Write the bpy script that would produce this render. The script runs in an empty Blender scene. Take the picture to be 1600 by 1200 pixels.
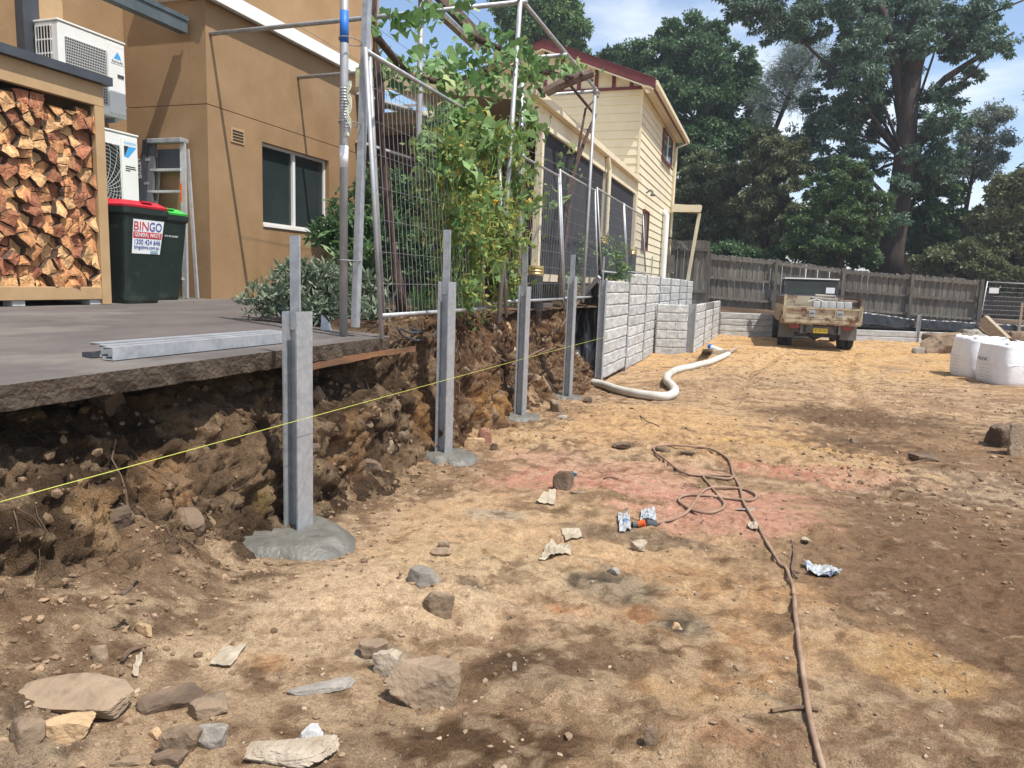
import bpy, math, random
import numpy as np
from mathutils import Vector, Matrix

random.seed(11)
rng = np.random.default_rng(11)
S = bpy.context.scene
COL = S.collection
R = math.radians

# ------------------------------------------------------------------ camera
FPX = 1150.0
EYE = np.array([0.0, 0.0, 1.5])

def _ray0(px, py):
    return np.array([(px - 800) / FPX, -(py - 600) / FPX, 1.0])

_a, _b = _ray0(1200, 452), _ray0(200, 417)
_Z = np.cross(_a, _b); _Z /= np.linalg.norm(_Z)
if _Z[1] < 0: _Z = -_Z
_Y = _a / np.linalg.norm(_a)
_X = np.cross(_Y, _Z)
if _X[0] < 0: _X = -_X
CM = np.array([_X, _Y, _Z])

def _ray(px, py): return CM @ _ray0(px, py)
def at_z(px, py, z=0.0):
    d = _ray(px, py); return EYE + d * (z - EYE[2]) / d[2]
def at_x(px, py, x):
    d = _ray(px, py); return EYE + d * x / d[0]
def at_y(px, py, y):
    d = _ray(px, py); return EYE + d * y / d[1]

cam = bpy.data.cameras.new('camera')
cam.sensor_width = 36; cam.sensor_fit = 'HORIZONTAL'
cam.lens = FPX / 1600 * 36
cam.clip_start = 0.05; cam.clip_end = 600
camo = bpy.data.objects.new('camera', cam); COL.objects.link(camo)
r_, u_, w_ = CM[:, 0], CM[:, 1], CM[:, 2]
camo.matrix_world = Matrix(((r_[0], u_[0], -w_[0], EYE[0]), (r_[1], u_[1], -w_[1], EYE[1]),
                            (r_[2], u_[2], -w_[2], EYE[2]), (0, 0, 0, 1)))
S.camera = camo

# ------------------------------------------------------------------ light
LDIR = Vector((-0.48, 0.20, -1.0)).normalized()
SUN_EL = math.asin(-LDIR.z)
SUN_AZ = math.atan2(-LDIR.x, -LDIR.y)          # clockwise from +Y
W = bpy.data.worlds.new('World'); S.world = W; W.use_nodes = True
nt = W.node_tree; nt.nodes.clear()
wo = nt.nodes.new('ShaderNodeOutputWorld'); bg = nt.nodes.new('ShaderNodeBackground')
sky = nt.nodes.new('ShaderNodeTexSky'); sky.sky_type = 'NISHITA'; sky.sun_disc = False
sky.sun_elevation = SUN_EL; sky.sun_rotation = SUN_AZ
sky.air_density = 1.0; sky.dust_density = 1.2; sky.ozone_density = 1.5
tc = nt.nodes.new('ShaderNodeTexCoord')
mp = nt.nodes.new('ShaderNodeMapping'); mp.inputs['Scale'].default_value = (1.0, 1.0, 2.6)
mp.inputs['Location'].default_value = (1.7, 0.4, 0.2)
cn = nt.nodes.new('ShaderNodeTexNoise'); cn.inputs['Scale'].default_value = 2.1; cn.inputs['Detail'].default_value = 7
cn.inputs['Roughness'].default_value = 0.55; cn.inputs['Distortion'].default_value = 0.4
cr = nt.nodes.new('ShaderNodeValToRGB')
cr.color_ramp.elements[0].position = 0.48; cr.color_ramp.elements[0].color = (0, 0, 0, 1)
cr.color_ramp.elements[1].position = 0.68; cr.color_ramp.elements[1].color = (0.9, 0.9, 0.9, 1)
cm = nt.nodes.new('ShaderNodeMix'); cm.data_type = 'RGBA'
cm.inputs['B'].default_value = (6.0, 6.25, 6.5, 1)
nt.links.new(tc.outputs['Generated'], mp.inputs['Vector']); nt.links.new(mp.outputs['Vector'], cn.inputs['Vector'])
nt.links.new(cn.outputs['Fac'], cr.inputs['Fac']); nt.links.new(cr.outputs['Color'], cm.inputs['Factor'])
skg = nt.nodes.new('ShaderNodeMix'); skg.data_type = 'RGBA'; skg.blend_type = 'MULTIPLY'
skg.inputs['Factor'].default_value = 1.0; skg.inputs['B'].default_value = (1.0, 1.0, 1.0, 1)
nt.links.new(sky.outputs['Color'], skg.inputs['A'])
nt.links.new(skg.outputs['Result'], cm.inputs['A']); nt.links.new(cm.outputs['Result'], bg.inputs['Color'])
bg.inputs['Strength'].default_value = 0.15
nt.links.new(bg.outputs['Background'], wo.inputs['Surface'])
sd = bpy.data.lights.new('sun', 'SUN'); sd.energy = 4.4; sd.angle = R(0.5); sd.color = (1.0, 0.965, 0.91)
so = bpy.data.objects.new('sun', sd); COL.objects.link(so); so.location = (10, -5, 20)
so.rotation_euler = LDIR.to_track_quat('-Z', 'Y').to_euler()
S.view_settings.view_transform = 'Standard'; S.view_settings.look = 'None'
S.view_settings.exposure = 0.46; S.view_settings.gamma = 1.0; S.view_settings.use_curve_mapping = False
S.cycles.max_bounces = 8; S.cycles.transparent_max_bounces = 12

# ------------------------------------------------------------------ noise
def _hash(ix, iy, iz, seed):
    with np.errstate(over='ignore'):
        n = (ix.astype(np.int64) * 374761393 + iy.astype(np.int64) * 668265263 + iz.astype(np.int64) * 1440662683 + seed * 974634947)
        n = (n & 0xFFFFFFFF).astype(np.uint32)
        n = (n ^ (n >> np.uint32(13))) * np.uint32(1274126177)
        n = (n ^ (n >> np.uint32(16))) * np.uint32(2246822519)
        n = n ^ (n >> np.uint32(15))
    return n.astype(np.float64) / 4294967295.0

def vnoise(p, seed=0):
    i = np.floor(p).astype(np.int64); f = p - i
    f = f * f * f * (f * (f * 6 - 15) + 10)
    out = 0
    for dx in (0, 1):
        wx = f[:, 0] if dx else 1 - f[:, 0]
        for dy in (0, 1):
            wy = f[:, 1] if dy else 1 - f[:, 1]
            for dz in (0, 1):
                wz = f[:, 2] if dz else 1 - f[:, 2]
                out = out + wx * wy * wz * _hash(i[:, 0] + dx, i[:, 1] + dy, i[:, 2] + dz, seed)
    return out

def fbm(p, octv=4, seed=0, gain=0.5):
    a, s, t = 1.0, 0, 0.0
    q = np.array(p, float)
    for k in range(octv):
        s = s + a * vnoise(q, seed + k * 17); t += a
        a *= gain; q = q * 2.03 + 13.7
    return s / t

def worley(p, seed=0):
    """distance to nearest and second nearest feature point, random of the cell"""
    i = np.floor(p).astype(np.int64)
    d1 = np.full(len(p), 9.0); d2 = np.full(len(p), 9.0); rid = np.zeros(len(p))
    for dx in (-1, 0, 1):
        for dy in (-1, 0, 1):
            for dz in (-1, 0, 1):
                c = i + np.array([dx, dy, dz])
                h1 = _hash(c[:, 0], c[:, 1], c[:, 2], seed); h2 = _hash(c[:, 0], c[:, 1], c[:, 2], seed + 5)
                h3 = _hash(c[:, 0], c[:, 1], c[:, 2], seed + 9)
                q = c + np.stack([h1, h2, h3], 1) - p
                d = np.sqrt((q * q).sum(1))
                m = d < d1
                d2 = np.where(m, d1, np.minimum(d2, d)); rid = np.where(m, h1, rid); d1 = np.where(m, d, d1)
    return d1, d2, rid

def sm(x, a, b):
    t = np.clip((x - a) / (b - a), 0, 1); return t * t * (3 - 2 * t)

DESAT = 0.20
def lin(r, g, b, k=1.0):
    y_ = 0.3 * r + 0.59 * g + 0.11 * b
    def c(v):
        v = (v * (1 - DESAT) + y_ * DESAT) / 255.0
        return (v / 12.92 if v <= 0.04045 else ((v + 0.055) / 1.055) ** 2.4) * k
    return (c(r), c(g), c(b))

# ------------------------------------------------------------------ mesh helpers
def np_mesh(name, verts, faces, k=4):
    verts = np.asarray(verts, np.float32); faces = np.asarray(faces, np.int32)
    me = bpy.data.meshes.new(name)
    me.vertices.add(len(verts)); me.vertices.foreach_set('co', verts.ravel())
    me.loops.add(faces.size); me.loops.foreach_set('vertex_index', faces.ravel())
    me.polygons.add(len(faces)); me.polygons.foreach_set('loop_start', np.arange(0, faces.size, k, dtype=np.int32))
    me.polygons.foreach_set('use_smooth', np.zeros(len(faces), bool))
    me.update(calc_edges=True); me.validate()
    return me

def col_attr(me, cols):
    a = me.color_attributes.new('Col', 'FLOAT_COLOR', 'POINT')
    c = np.ones((len(cols), 4), np.float32); c[:, :3] = cols
    a.data.foreach_set('color', c.ravel())

def smooth(me, on=True):
    me.polygons.foreach_set('use_smooth', np.full(len(me.polygons), on, bool))

ROOT = {}
def frame_of(o):
    while o.parent is not None: o = o.parent
    return Matrix.Translation(o.location) @ o.rotation_euler.to_matrix().to_4x4()

def link(name, me, parent=None, mats=None, loc=None, rot=None, **props):
    o = bpy.data.objects.new(name, me); COL.objects.link(o)
    if mats is not None and not len(me.materials if hasattr(me, 'materials') else []):
        for m in (mats if isinstance(mats, (list, tuple)) else [mats]): me.materials.append(m)
    if parent is not None: o.parent = parent
    if loc is not None: o.location = loc
    if rot is not None: o.rotation_euler = rot
    for k, v in props.items(): o[k] = v
    return o

def thing(name, label, cat, loc=(0, 0, 0), rz=0, group=None):
    o = bpy.data.objects.new(name, None); COL.objects.link(o)
    o.empty_display_size = 0.1
    o.location = loc; o.rotation_euler = (0, 0, rz); o['label'] = label; o['category'] = cat
    if group: o['group'] = group
    return o

def tag(o, label, cat, group=None):
    o['label'] = label; o['category'] = cat
    if group: o['group'] = group
    return o

class MB:
    def __init__(s): s.v = []; s.f = []; s.m = []; s.cur = 0
    def add(s, vs, fs):
        b = len(s.v); s.v += [tuple(map(float, v)) for v in vs]
        for f in fs: s.f.append(tuple(i + b for i in f)); s.m.append(s.cur)
        return s
    def box(s, x0, x1, y0, y1, z0, z1, taper=0.0, mat=None):
        t = taper
        vs = [(x0 + t, y0 + t, z0), (x1 - t, y0 + t, z0), (x1 - t, y1 - t, z0), (x0 + t, y1 - t, z0), (x0, y0, z1), (x1, y0, z1), (x1, y1, z1), (x0, y1, z1)]
        if mat is not None: vs = [tuple(mat @ Vector(v)) for v in vs]
        return s.add(vs, [(3, 2, 1, 0), (4, 5, 6, 7), (0, 1, 5, 4), (1, 2, 6, 5), (2, 3, 7, 6), (3, 0, 4, 7)])
    def beam(s, p, q, w, h, up=(0, 0, 1)):
        p, q, up = Vector(p), Vector(q), Vector(up)
        d = (q - p); L = d.length; d.normalize()
        a = d.cross(up); a.normalize(); b = a.cross(d)
        m = Matrix((( d.x, a.x, b.x, p.x), (d.y, a.y, b.y, p.y), (d.z, a.z, b.z, p.z), (0, 0, 0, 1)))
        return s.box(0, L, -w / 2, w / 2, -h / 2, h / 2, mat=m)
    def tube(s, pts, r, n=8, cap=True):
        pts = [Vector(p) for p in pts]; k = len(pts)
        rr = r if isinstance(r, (list, tuple)) else [r] * k
        t0 = (pts[1] - pts[0]).normalized()
        a = t0.cross(Vector((0, 0, 1)))
        if a.length < 0.05: a = t0.cross(Vector((1, 0, 0)))
        a.normalize(); vs = []; fs = []
        for i in range(k):
            t = (pts[min(i + 1, k - 1)] - pts[max(i - 1, 0)])
            if t.length < 1e-9: t = t0
            t.normalize()
            a = a - t * a.dot(t); a.normalize(); b = t.cross(a)
            for j in range(n):
                g = 2 * math.pi * j / n
                vs.append(pts[i] + (a * math.cos(g) + b * math.sin(g)) * rr[i])
        for i in range(k - 1):
            for j in range(n):
                fs.append((i * n + j, i * n + (j + 1) % n, (i + 1) * n + (j + 1) % n, (i + 1) * n + j))
        if cap:
            fs.append(tuple(range(n - 1, -1, -1))); fs.append(tuple((k - 1) * n + j for j in range(n)))
        return s.add(vs, fs)
    def prism(s, poly, axis, a, b):
        n = len(poly)
        def P(u, v, t): return {'x': (t, u, v), 'y': (u, t, v), 'z': (u, v, t)}[axis]
        vs = [P(u, v, a) for u, v in poly] + [P(u, v, b) for u, v in poly]
        fs = [tuple(range(n)), tuple(range(2 * n - 1, n - 1, -1))]
        fs += [(i, i + n, (i + 1) % n + n, (i + 1) % n) for i in range(n)]
        return s.add(vs, fs)
    def lathe(s, prof, c=(0, 0, 0), n=16):
        vs = []; fs = []; k = len(prof)
        for r, z in prof:
            for j in range(n):
                g = 2 * math.pi * j / n; vs.append((c[0] + r * math.cos(g), c[1] + r * math.sin(g), c[2] + z))
        for i in range(k - 1):
            for j in range(n):
                fs.append((i * n + j, i * n + (j + 1) % n, (i + 1) * n + (j + 1) % n, (i + 1) * n + j))
        fs.append(tuple(range(n - 1, -1, -1))); fs.append(tuple((k - 1) * n + j for j in range(n)))
        return s.add(vs, fs)
    def mesh(s, name, mats, sm_=False, bevel=0):
        import bmesh
        me = bpy.data.meshes.new(name); me.from_pydata(s.v, [], s.f)
        for m in (mats if isinstance(mats, (list, tuple)) else [mats]): me.materials.append(m)
        bm = bmesh.new(); bm.from_mesh(me)
        for f, mi in zip(bm.faces, s.m): f.material_index = mi; f.smooth = sm_
        bmesh.ops.recalc_face_normals(bm, faces=bm.faces[:])
        if bevel:
            es = [e for e in bm.edges if len(e.link_faces) == 2 and e.calc_face_angle(0) > 0.6]
            bmesh.ops.bevel(bm, geom=es, offset=bevel, segments=1, affect='EDGES', clamp_overlap=True)
        bm.to_mesh(me); bm.free(); me.update()
        return me
    def build(s, name, mats, parent=None, smooth_=False, bevel=0, kind=None, local=False):
        """vertices are in world space unless local; origin follows the thing"""
        if parent is not None:
            if not local:
                inv = frame_of(parent).inverted()
                s.v = [tuple(inv @ Vector(v)) for v in s.v]
            o = link(name, s.mesh(name, mats, smooth_, bevel), parent)
        else:
            a = np.array(s.v); c = (a.min(0) + a.max(0)) / 2; c[2] = a[:, 2].min()
            s.v = [tuple(np.array(v) - c) for v in s.v]
            o = link(name, s.mesh(name, mats, smooth_, bevel), None, loc=c)
        if kind: o['kind'] = kind
        return o

def piece(me, name, parent, loc, rot=(0, 0, 0), scale=None):
    """an instance of a shared mesh, given in world space, under a thing"""
    M_ = frame_of(parent).inverted() @ (Matrix.Translation(Vector(loc)) @ (rot if isinstance(rot, Matrix) else Matrix(
        __import__('mathutils').Euler(rot).to_matrix().to_4x4())))
    o = link(name, me, parent)
    if scale is not None: M_ = M_ @ Matrix.Diagonal((*scale, 1))
    o.matrix_local = M_
    return o

# ------------------------------------------------------------------ materials
def base_mat(name):
    m = bpy.data.materials.new(name); m.use_nodes = True
    n = m.node_tree; return m, n, n.nodes['Principled BSDF'], n.links

def mat(name, c1, c2=None, rough=0.75, scale=6.0, detail=6, metal=0.0, bump=0.0, bscale=40.0, stretch=(1, 1, 1), rnd=0.0, lo=0.35, hi=0.65,
        spec=0.4, c3=None, s3=2.0, lo3=0.55, hi3=0.7, trans=None):
    m, n, p, L = base_mat(name)
    p.inputs['Roughness'].default_value = rough; p.inputs['Metallic'].default_value = metal
    p.inputs['Specular IOR Level'].default_value = spec
    tcn = n.nodes.new('ShaderNodeTexCoord'); mpn = n.nodes.new('ShaderNodeMapping')
    mpn.inputs['Scale'].default_value = stretch
    L.new(tcn.outputs['Object'], mpn.inputs['Vector'])
    vec = mpn.outputs['Vector']
    oi = n.nodes.new('ShaderNodeObjectInfo')
    if rnd:
        ad = n.nodes.new('ShaderNodeVectorMath'); ad.operation = 'ADD'
        sc_ = n.nodes.new('ShaderNodeMath'); sc_.operation = 'MULTIPLY'; sc_.inputs[1].default_value = 37.0
        L.new(oi.outputs['Random'], sc_.inputs[0]); L.new(vec, ad.inputs[0]); L.new(sc_.outputs[0], ad.inputs[1]); vec = ad.outputs[0]
    nz = n.nodes.new('ShaderNodeTexNoise'); nz.inputs['Scale'].default_value = scale; nz.inputs['Detail'].default_value = detail
    nz.inputs['Roughness'].default_value = 0.62
    L.new(vec, nz.inputs['Vector'])
    rp = n.nodes.new('ShaderNodeValToRGB')
    rp.color_ramp.elements[0].position = lo; rp.color_ramp.elements[1].position = hi
    rp.color_ramp.elements[0].color = (*c1, 1); rp.color_ramp.elements[1].color = (*(c2 or c1), 1)
    L.new(nz.outputs['Fac'], rp.inputs['Fac']); colr = rp.outputs['Color']
    if c3 is not None:
        n3 = n.nodes.new('ShaderNodeTexNoise'); n3.inputs['Scale'].default_value = s3; n3.inputs['Detail'].default_value = 8
        n3.inputs['Roughness'].default_value = 0.65
        L.new(vec, n3.inputs['Vector'])
        r3 = n.nodes.new('ShaderNodeMapRange'); r3.inputs['From Min'].default_value = lo3; r3.inputs['From Max'].default_value = hi3
        L.new(n3.outputs['Fac'], r3.inputs['Value'])
        mx = n.nodes.new('ShaderNodeMix'); mx.data_type = 'RGBA'
        L.new(r3.outputs[0], mx.inputs['Factor']); L.new(colr, mx.inputs['A']); mx.inputs['B'].default_value = (*c3, 1); colr = mx.outputs['Result']
    if rnd:
        hs = n.nodes.new('ShaderNodeHueSaturation')
        mr = n.nodes.new('ShaderNodeMapRange'); mr.inputs['To Min'].default_value = 1 - rnd; mr.inputs['To Max'].default_value = 1 + rnd
        L.new(oi.outputs['Random'], mr.inputs['Value']); L.new(mr.outputs[0], hs.inputs['Value']); L.new(colr, hs.inputs['Color']); colr = hs.outputs['Color']
    L.new(colr, p.inputs['Base Color'])
    if bump:
        nb = n.nodes.new('ShaderNodeTexNoise'); nb.inputs['Scale'].default_value = bscale; nb.inputs['Detail'].default_value = 6
        L.new(vec, nb.inputs['Vector'])
        bp = n.nodes.new('ShaderNodeBump'); bp.inputs['Strength'].default_value = bump; bp.inputs['Distance'].default_value = 0.02
        L.new(nb.outputs['Fac'], bp.inputs['Height']); L.new(bp.outputs['Normal'], p.inputs['Normal'])
    return m

def soil_mat(name, amt=0.45, bump=0.7, big=30.0):
    m, n, p, L = base_mat(name)
    p.inputs['Roughness'].default_value = 0.95; p.inputs['Specular IOR Level'].default_value = 0.12
    at = n.nodes.new('ShaderNodeVertexColor'); at.layer_name = 'Col'
    tcn = n.nodes.new('ShaderNodeTexCoord')
    val = None
    def nz(sc, det, rough=0.7):
        x = n.nodes.new('ShaderNodeTexNoise'); x.inputs['Scale'].default_value = sc; x.inputs['Detail'].default_value = det
        x.inputs['Roughness'].default_value = rough
        L.new(tcn.outputs['Object'], x.inputs['Vector']); return x.outputs['Fac']
    f1 = nz(big, 10, 0.75); f2 = nz(160.0, 4, 0.7)
    ad = n.nodes.new('ShaderNodeMath'); ad.operation = 'ADD'; L.new(f1, ad.inputs[0]); L.new(f2, ad.inputs[1])
    mr = n.nodes.new('ShaderNodeMapRange'); mr.inputs['From Min'].default_value = 0.80; mr.inputs['From Max'].default_value = 1.20
    mr.inputs['To Min'].default_value = 1 - amt; mr.inputs['To Max'].default_value = 1 + amt
    L.new(ad.outputs[0], mr.inputs['Value'])
    mu = n.nodes.new('ShaderNodeMix'); mu.data_type = 'RGBA'; mu.blend_type = 'MULTIPLY'; mu.inputs['Factor'].default_value = 1.0
    L.new(at.outputs['Color'], mu.inputs['A']); L.new(mr.outputs[0], mu.inputs['B'])
    # crisp crumbs: darker damp flecks and paler dry ones
    for sc_, det_, lo_, hi_, k_ in ((15.0, 12, 0.55, 0.585, (0.66, 0.63, 0.60)), (38.0, 10, 0.57, 0.61, (1.22, 1.22, 1.22)), (5.5, 13, 0.575, 0.60, (0.72, 0.70, 0.68))):
        fx = nz(sc_, det_, 0.68)
        fm = n.nodes.new('ShaderNodeMapRange'); fm.inputs['From Min'].default_value = lo_; fm.inputs['From Max'].default_value = hi_; L.new(fx, fm.inputs['Value'])
        fmul = n.nodes.new('ShaderNodeMix'); fmul.data_type = 'RGBA'; fmul.blend_type = 'MULTIPLY'
        L.new(fm.outputs[0], fmul.inputs['Factor']); L.new(mu.outputs['Result'], fmul.inputs['A']); fmul.inputs['B'].default_value = (*k_, 1); mu = fmul
    # scattered pale grit
    vo = n.nodes.new('ShaderNodeTexVoronoi'); vo.inputs['Scale'].default_value = 55.0; L.new(tcn.outputs['Object'], vo.inputs['Vector'])
    g1 = n.nodes.new('ShaderNodeMapRange'); g1.inputs['From Min'].default_value = 0.10; g1.inputs['From Max'].default_value = 0.16
    g1.inputs['To Min'].default_value = 1.0; g1.inputs['To Max'].default_value = 0.0; L.new(vo.outputs['Distance'], g1.inputs['Value'])
    sp = n.nodes.new('ShaderNodeSeparateColor'); L.new(vo.outputs['Color'], sp.inputs['Color'])
    g2 = n.nodes.new('ShaderNodeMath'); g2.operation = 'GREATER_THAN'; g2.inputs[1].default_value = 0.86; L.new(sp.outputs['Red'], g2.inputs[0])
    g3 = n.nodes.new('ShaderNodeMath'); g3.operation = 'MULTIPLY'; L.new(g1.outputs[0], g3.inputs[0]); L.new(g2.outputs[0], g3.inputs[1])
    g4 = n.nodes.new('ShaderNodeMath'); g4.operation = 'MULTIPLY'; g4.inputs[1].default_value = 0.6; L.new(g3.outputs[0], g4.inputs[0])
    mx = n.nodes.new('ShaderNodeMix'); mx.data_type = 'RGBA'; L.new(g4.outputs[0], mx.inputs['Factor'])
    L.new(mu.outputs['Result'], mx.inputs['A']); mx.inputs['B'].default_value = (0.36, 0.29, 0.20, 1)
    L.new(mx.outputs['Result'], p.inputs['Base Color'])
    h = n.nodes.new('ShaderNodeMath'); h.operation = 'ADD'; L.new(ad.outputs[0], h.inputs[0]); L.new(g3.outputs[0], h.inputs[1])
    bp = n.nodes.new('ShaderNodeBump'); bp.inputs['Strength'].default_value = bump; bp.inputs['Distance'].default_value = 0.028
    L.new(h.outputs[0], bp.inputs['Height']); L.new(bp.outputs['Normal'], p.inputs['Normal'])
    return m

def leaf_mat(name, c1, c2, rough=0.5, tr=0.35, c3=None, k=2.15):
    c1, c2, c3 = [None if c is None else tuple(v * k for v in c) for c in (c1, c2, c3)]
    m, n, p, L = base_mat(name)
    g = n.nodes.new('ShaderNodeNewGeometry'); oi = n.nodes.new('ShaderNodeObjectInfo')
    ad = n.nodes.new('ShaderNodeMath'); ad.operation = 'ADD'; L.new(g.outputs['Random Per Island'], ad.inputs[0]); L.new(oi.outputs['Random'], ad.inputs[1])
    fr = n.nodes.new('ShaderNodeMath'); fr.operation = 'FRACT'; L.new(ad.outputs[0], fr.inputs[0])
    rp = n.nodes.new('ShaderNodeValToRGB'); e = rp.color_ramp.elements
    e[0].color = (*c1, 1); e[1].color = (*c2, 1); e[1].position = 0.85
    if c3: x = e.new(0.97); x.color = (*c3, 1)
    L.new(fr.outputs[0], rp.inputs['Fac']); L.new(rp.outputs['Color'], p.inputs['Base Color'])
    p.inputs['Roughness'].default_value = rough; p.inputs['Specular IOR Level'].default_value = 0.35
    tl = n.nodes.new('ShaderNodeBsdfTranslucent'); L.new(rp.outputs['Color'], tl.inputs['Color'])
    ms = n.nodes.new('ShaderNodeMixShader'); ms.inputs['Fac'].default_value = tr
    L.new(p.outputs['BSDF'], ms.inputs[1]); L.new(tl.outputs['BSDF'], ms.inputs[2])
    L.new(ms.outputs['Shader'], n.nodes['Material Output'].inputs['Surface'])
    return m

M_SOIL = soil_mat('soil', 0.40, 0.9)
M_BANK = soil_mat('bank_soil', 0.5, 1.0, 22.0)
M_GALV = mat('galvanised', (0.34, 0.355, 0.37), (0.46, 0.475, 0.485), rough=0.5, scale=24, metal=0.55, bump=0.05, bscale=90, c3=(0.56, 0.57, 0.58), s3=5.0, lo3=0.5, hi3=0.75)
M_PIPE = mat('grey_pipe', (0.30, 0.31, 0.32), (0.46, 0.46, 0.46), rough=0.55, scale=14, metal=0.45, c3=(0.40, 0.36, 0.31), s3=9, stretch=(1, 1, 0.3))
M_ALU = mat('aluminium', (0.55, 0.55, 0.55), (0.68, 0.68, 0.68), rough=0.42, scale=12, metal=0.6)
M_TAN = mat('tan_render', lin(153, 118, 78), lin(165, 128, 86), rough=0.92, scale=2.0, detail=9, bump=0.35, bscale=120, c3=lin(144, 108, 64), s3=0.9, lo3=0.48, hi3=0.75, spec=0.2)
M_TANWOOD = mat('tan_paint', lin(186, 148, 98), lin(176, 138, 90), rough=0.7, scale=5)
M_CHAR = mat('charcoal_metal', (0.05, 0.055, 0.065), (0.065, 0.07, 0.08), rough=0.5)
M_WHITE = mat('white_metal', (0.72, 0.72, 0.68), (0.78, 0.78, 0.75), rough=0.4, scale=3)
M_DARK = mat('painted_shade', (0.015, 0.015, 0.016), (0.03, 0.03, 0.03), rough=0.6)  # near-black stands in for shade inside openings and log gaps
M_CONC = mat('slab_concrete', lin(84, 76, 72), lin(104, 95, 89), rough=0.85, scale=1.6, detail=9, bump=0.12, bscale=120, stretch=(1, 0.6, 1), c3=lin(138, 128, 115), s3=1.1, lo3=0.52, hi3=0.78)
M_SLABEDGE = mat('slab_edge', lin(68, 56, 44), lin(96, 79, 62), rough=0.95, scale=9, detail=9, bump=0.9, bscale=45, c3=lin(70, 56, 44), s3=4)
M_WETC = mat('wet_concrete', lin(92, 89, 79), lin(114, 110, 99), rough=0.48, scale=5, detail=8, bump=0.5, bscale=45, c3=lin(86, 82, 70), s3=8, lo3=0.55, hi3=0.68, spec=0.5)
M_SLEEP = mat('sleeper_concrete', lin(156, 155, 150), lin(192, 191, 186), rough=0.9, scale=7, detail=9, bump=0.35, bscale=70, rnd=0.10, c3=lin(182, 176, 162), s3=2.0)
M_CREAM = mat('cream_paint', lin(212, 198, 160), lin(222, 208, 172), rough=0.55, scale=1.5)
M_CREAM2 = mat('cream_trim', lin(214, 196, 158), lin(224, 208, 172), rough=0.5)
M_MAROON = mat('maroon_paint', lin(120, 48, 46), lin(104, 38, 40), rough=0.5)
M_SCREEN = mat('shade_mesh', (0.016, 0.017, 0.022), (0.022, 0.023, 0.028), rough=0.85, scale=300)
M_GLASS = mat('dark_glass', (0.02, 0.03, 0.03), (0.035, 0.045, 0.045), rough=0.08, spec=0.6, scale=1)
M_BLACKP = mat('black_plastic', (0.012, 0.012, 0.014), (0.02, 0.02, 0.022), rough=0.32, spec=0.5, bump=0.4, bscale=12)
M_BRASS = mat('brass_band', (0.55, 0.42, 0.16), (0.48, 0.36, 0.14), rough=0.35, metal=0.7)
M_PALING = mat('weathered_paling', lin(86, 80, 71), lin(122, 114, 102), rough=0.95, scale=5, detail=8, stretch=(6, 6, 0.6), rnd=0.22, bump=0.3, bscale=60, c3=lin(70, 74, 50), s3=1.5, lo3=0.58, hi3=0.72)
M_BARK = mat('tree_bark', lin(74, 58, 49), lin(50, 41, 37), rough=0.95, scale=6, stretch=(3, 3, 0.6), bump=0.6, bscale=14, c3=lin(116, 84, 66), s3=1.2, lo3=0.58, hi3=0.7)
M_VBARK = mat('vine_bark', lin(96, 70, 58), lin(62, 46, 40), rough=0.95, scale=20, stretch=(2, 2, 0.3), bump=0.9, bscale=50)
M_TIMBER = mat('old_timber', lin(142, 124, 100), lin(172, 152, 124), rough=0.9, scale=8, stretch=(1, 1, 6), bump=0.3)
M_DKTIMBER = mat('dark_timber', lin(86, 66, 54), lin(112, 92, 78), rough=0.9, scale=12, bump=0.4)
M_LOGEND = mat('cut_wood', lin(226, 158, 92), lin(192, 116, 62), rough=0.85, scale=7, detail=7, stretch=(1, 5, 1), bump=0.6, bscale=30, rnd=0.26, c3=lin(128, 62, 42), s3=3.0, lo3=0.52, hi3=0.62)
M_LOGRED = mat('red_heartwood', lin(186, 112, 72), lin(158, 86, 54), rough=0.85, scale=7, stretch=(1, 5, 1), bump=0.6, bscale=30, rnd=0.2, c3=lin(196, 140, 88), s3=3.0, lo3=0.55, hi3=0.65)
M_LOGPALE = mat('pale_split_wood', lin(224, 172, 108), lin(198, 138, 80), rough=0.85, scale=7, stretch=(1, 5, 1), bump=0.6, bscale=30, rnd=0.22, c3=lin(150, 92, 54), s3=3.0)
M_LOGBARK = mat('log_bark', lin(112, 84, 62), lin(78, 58, 46), rough=0.95, scale=14, bump=0.7, bscale=40)
M_BIN = mat('bin_green', (0.014, 0.024, 0.019), (0.020, 0.032, 0.026), rough=0.45, scale=4, c3=(0.05, 0.06, 0.05), s3=6)
M_RED = mat('red_lid', (0.55, 0.03, 0.045), (0.48, 0.025, 0.04), rough=0.45)
M_GREEN = mat('green_lid', (0.07, 0.50, 0.08), (0.06, 0.42, 0.07), rough=0.45)
M_PAPER = mat('label_white', (0.80, 0.80, 0.80), (0.74, 0.74, 0.74), rough=0.6)
M_INKR = mat('ink_red', (0.55, 0.04, 0.04)); M_INKB = mat('ink_blue', (0.03, 0.07, 0.30)); M_INKK = mat('ink_black', (0.03, 0.03, 0.03))
M_SKYB = mat('ink_cyan', (0.05, 0.35, 0.70)); M_INKW = mat('ink_white', (0.8, 0.8, 0.8)); M_INKT = mat('ink_teal', (0.20, 0.34, 0.40))
M_STONE = mat('field_stone', lin(124, 101, 77), lin(158, 132, 102), rough=0.92, scale=4, detail=9, bump=0.7, bscale=28, rnd=0.15, c3=lin(86, 68, 52), s3=4.5)
M_STONEG = mat('grey_stone', lin(120, 112, 100), lin(156, 146, 132), rough=0.92, scale=5, detail=9, bump=0.6, bscale=30, rnd=0.12, c3=lin(178, 166, 150), s3=3.0)
M_SAND = mat('sandstone', lin(170, 132, 88), lin(192, 156, 110), rough=0.95, scale=6, detail=8, bump=0.7, bscale=30, rnd=0.12, c3=lin(150, 110, 70), s3=3.0)
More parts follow.
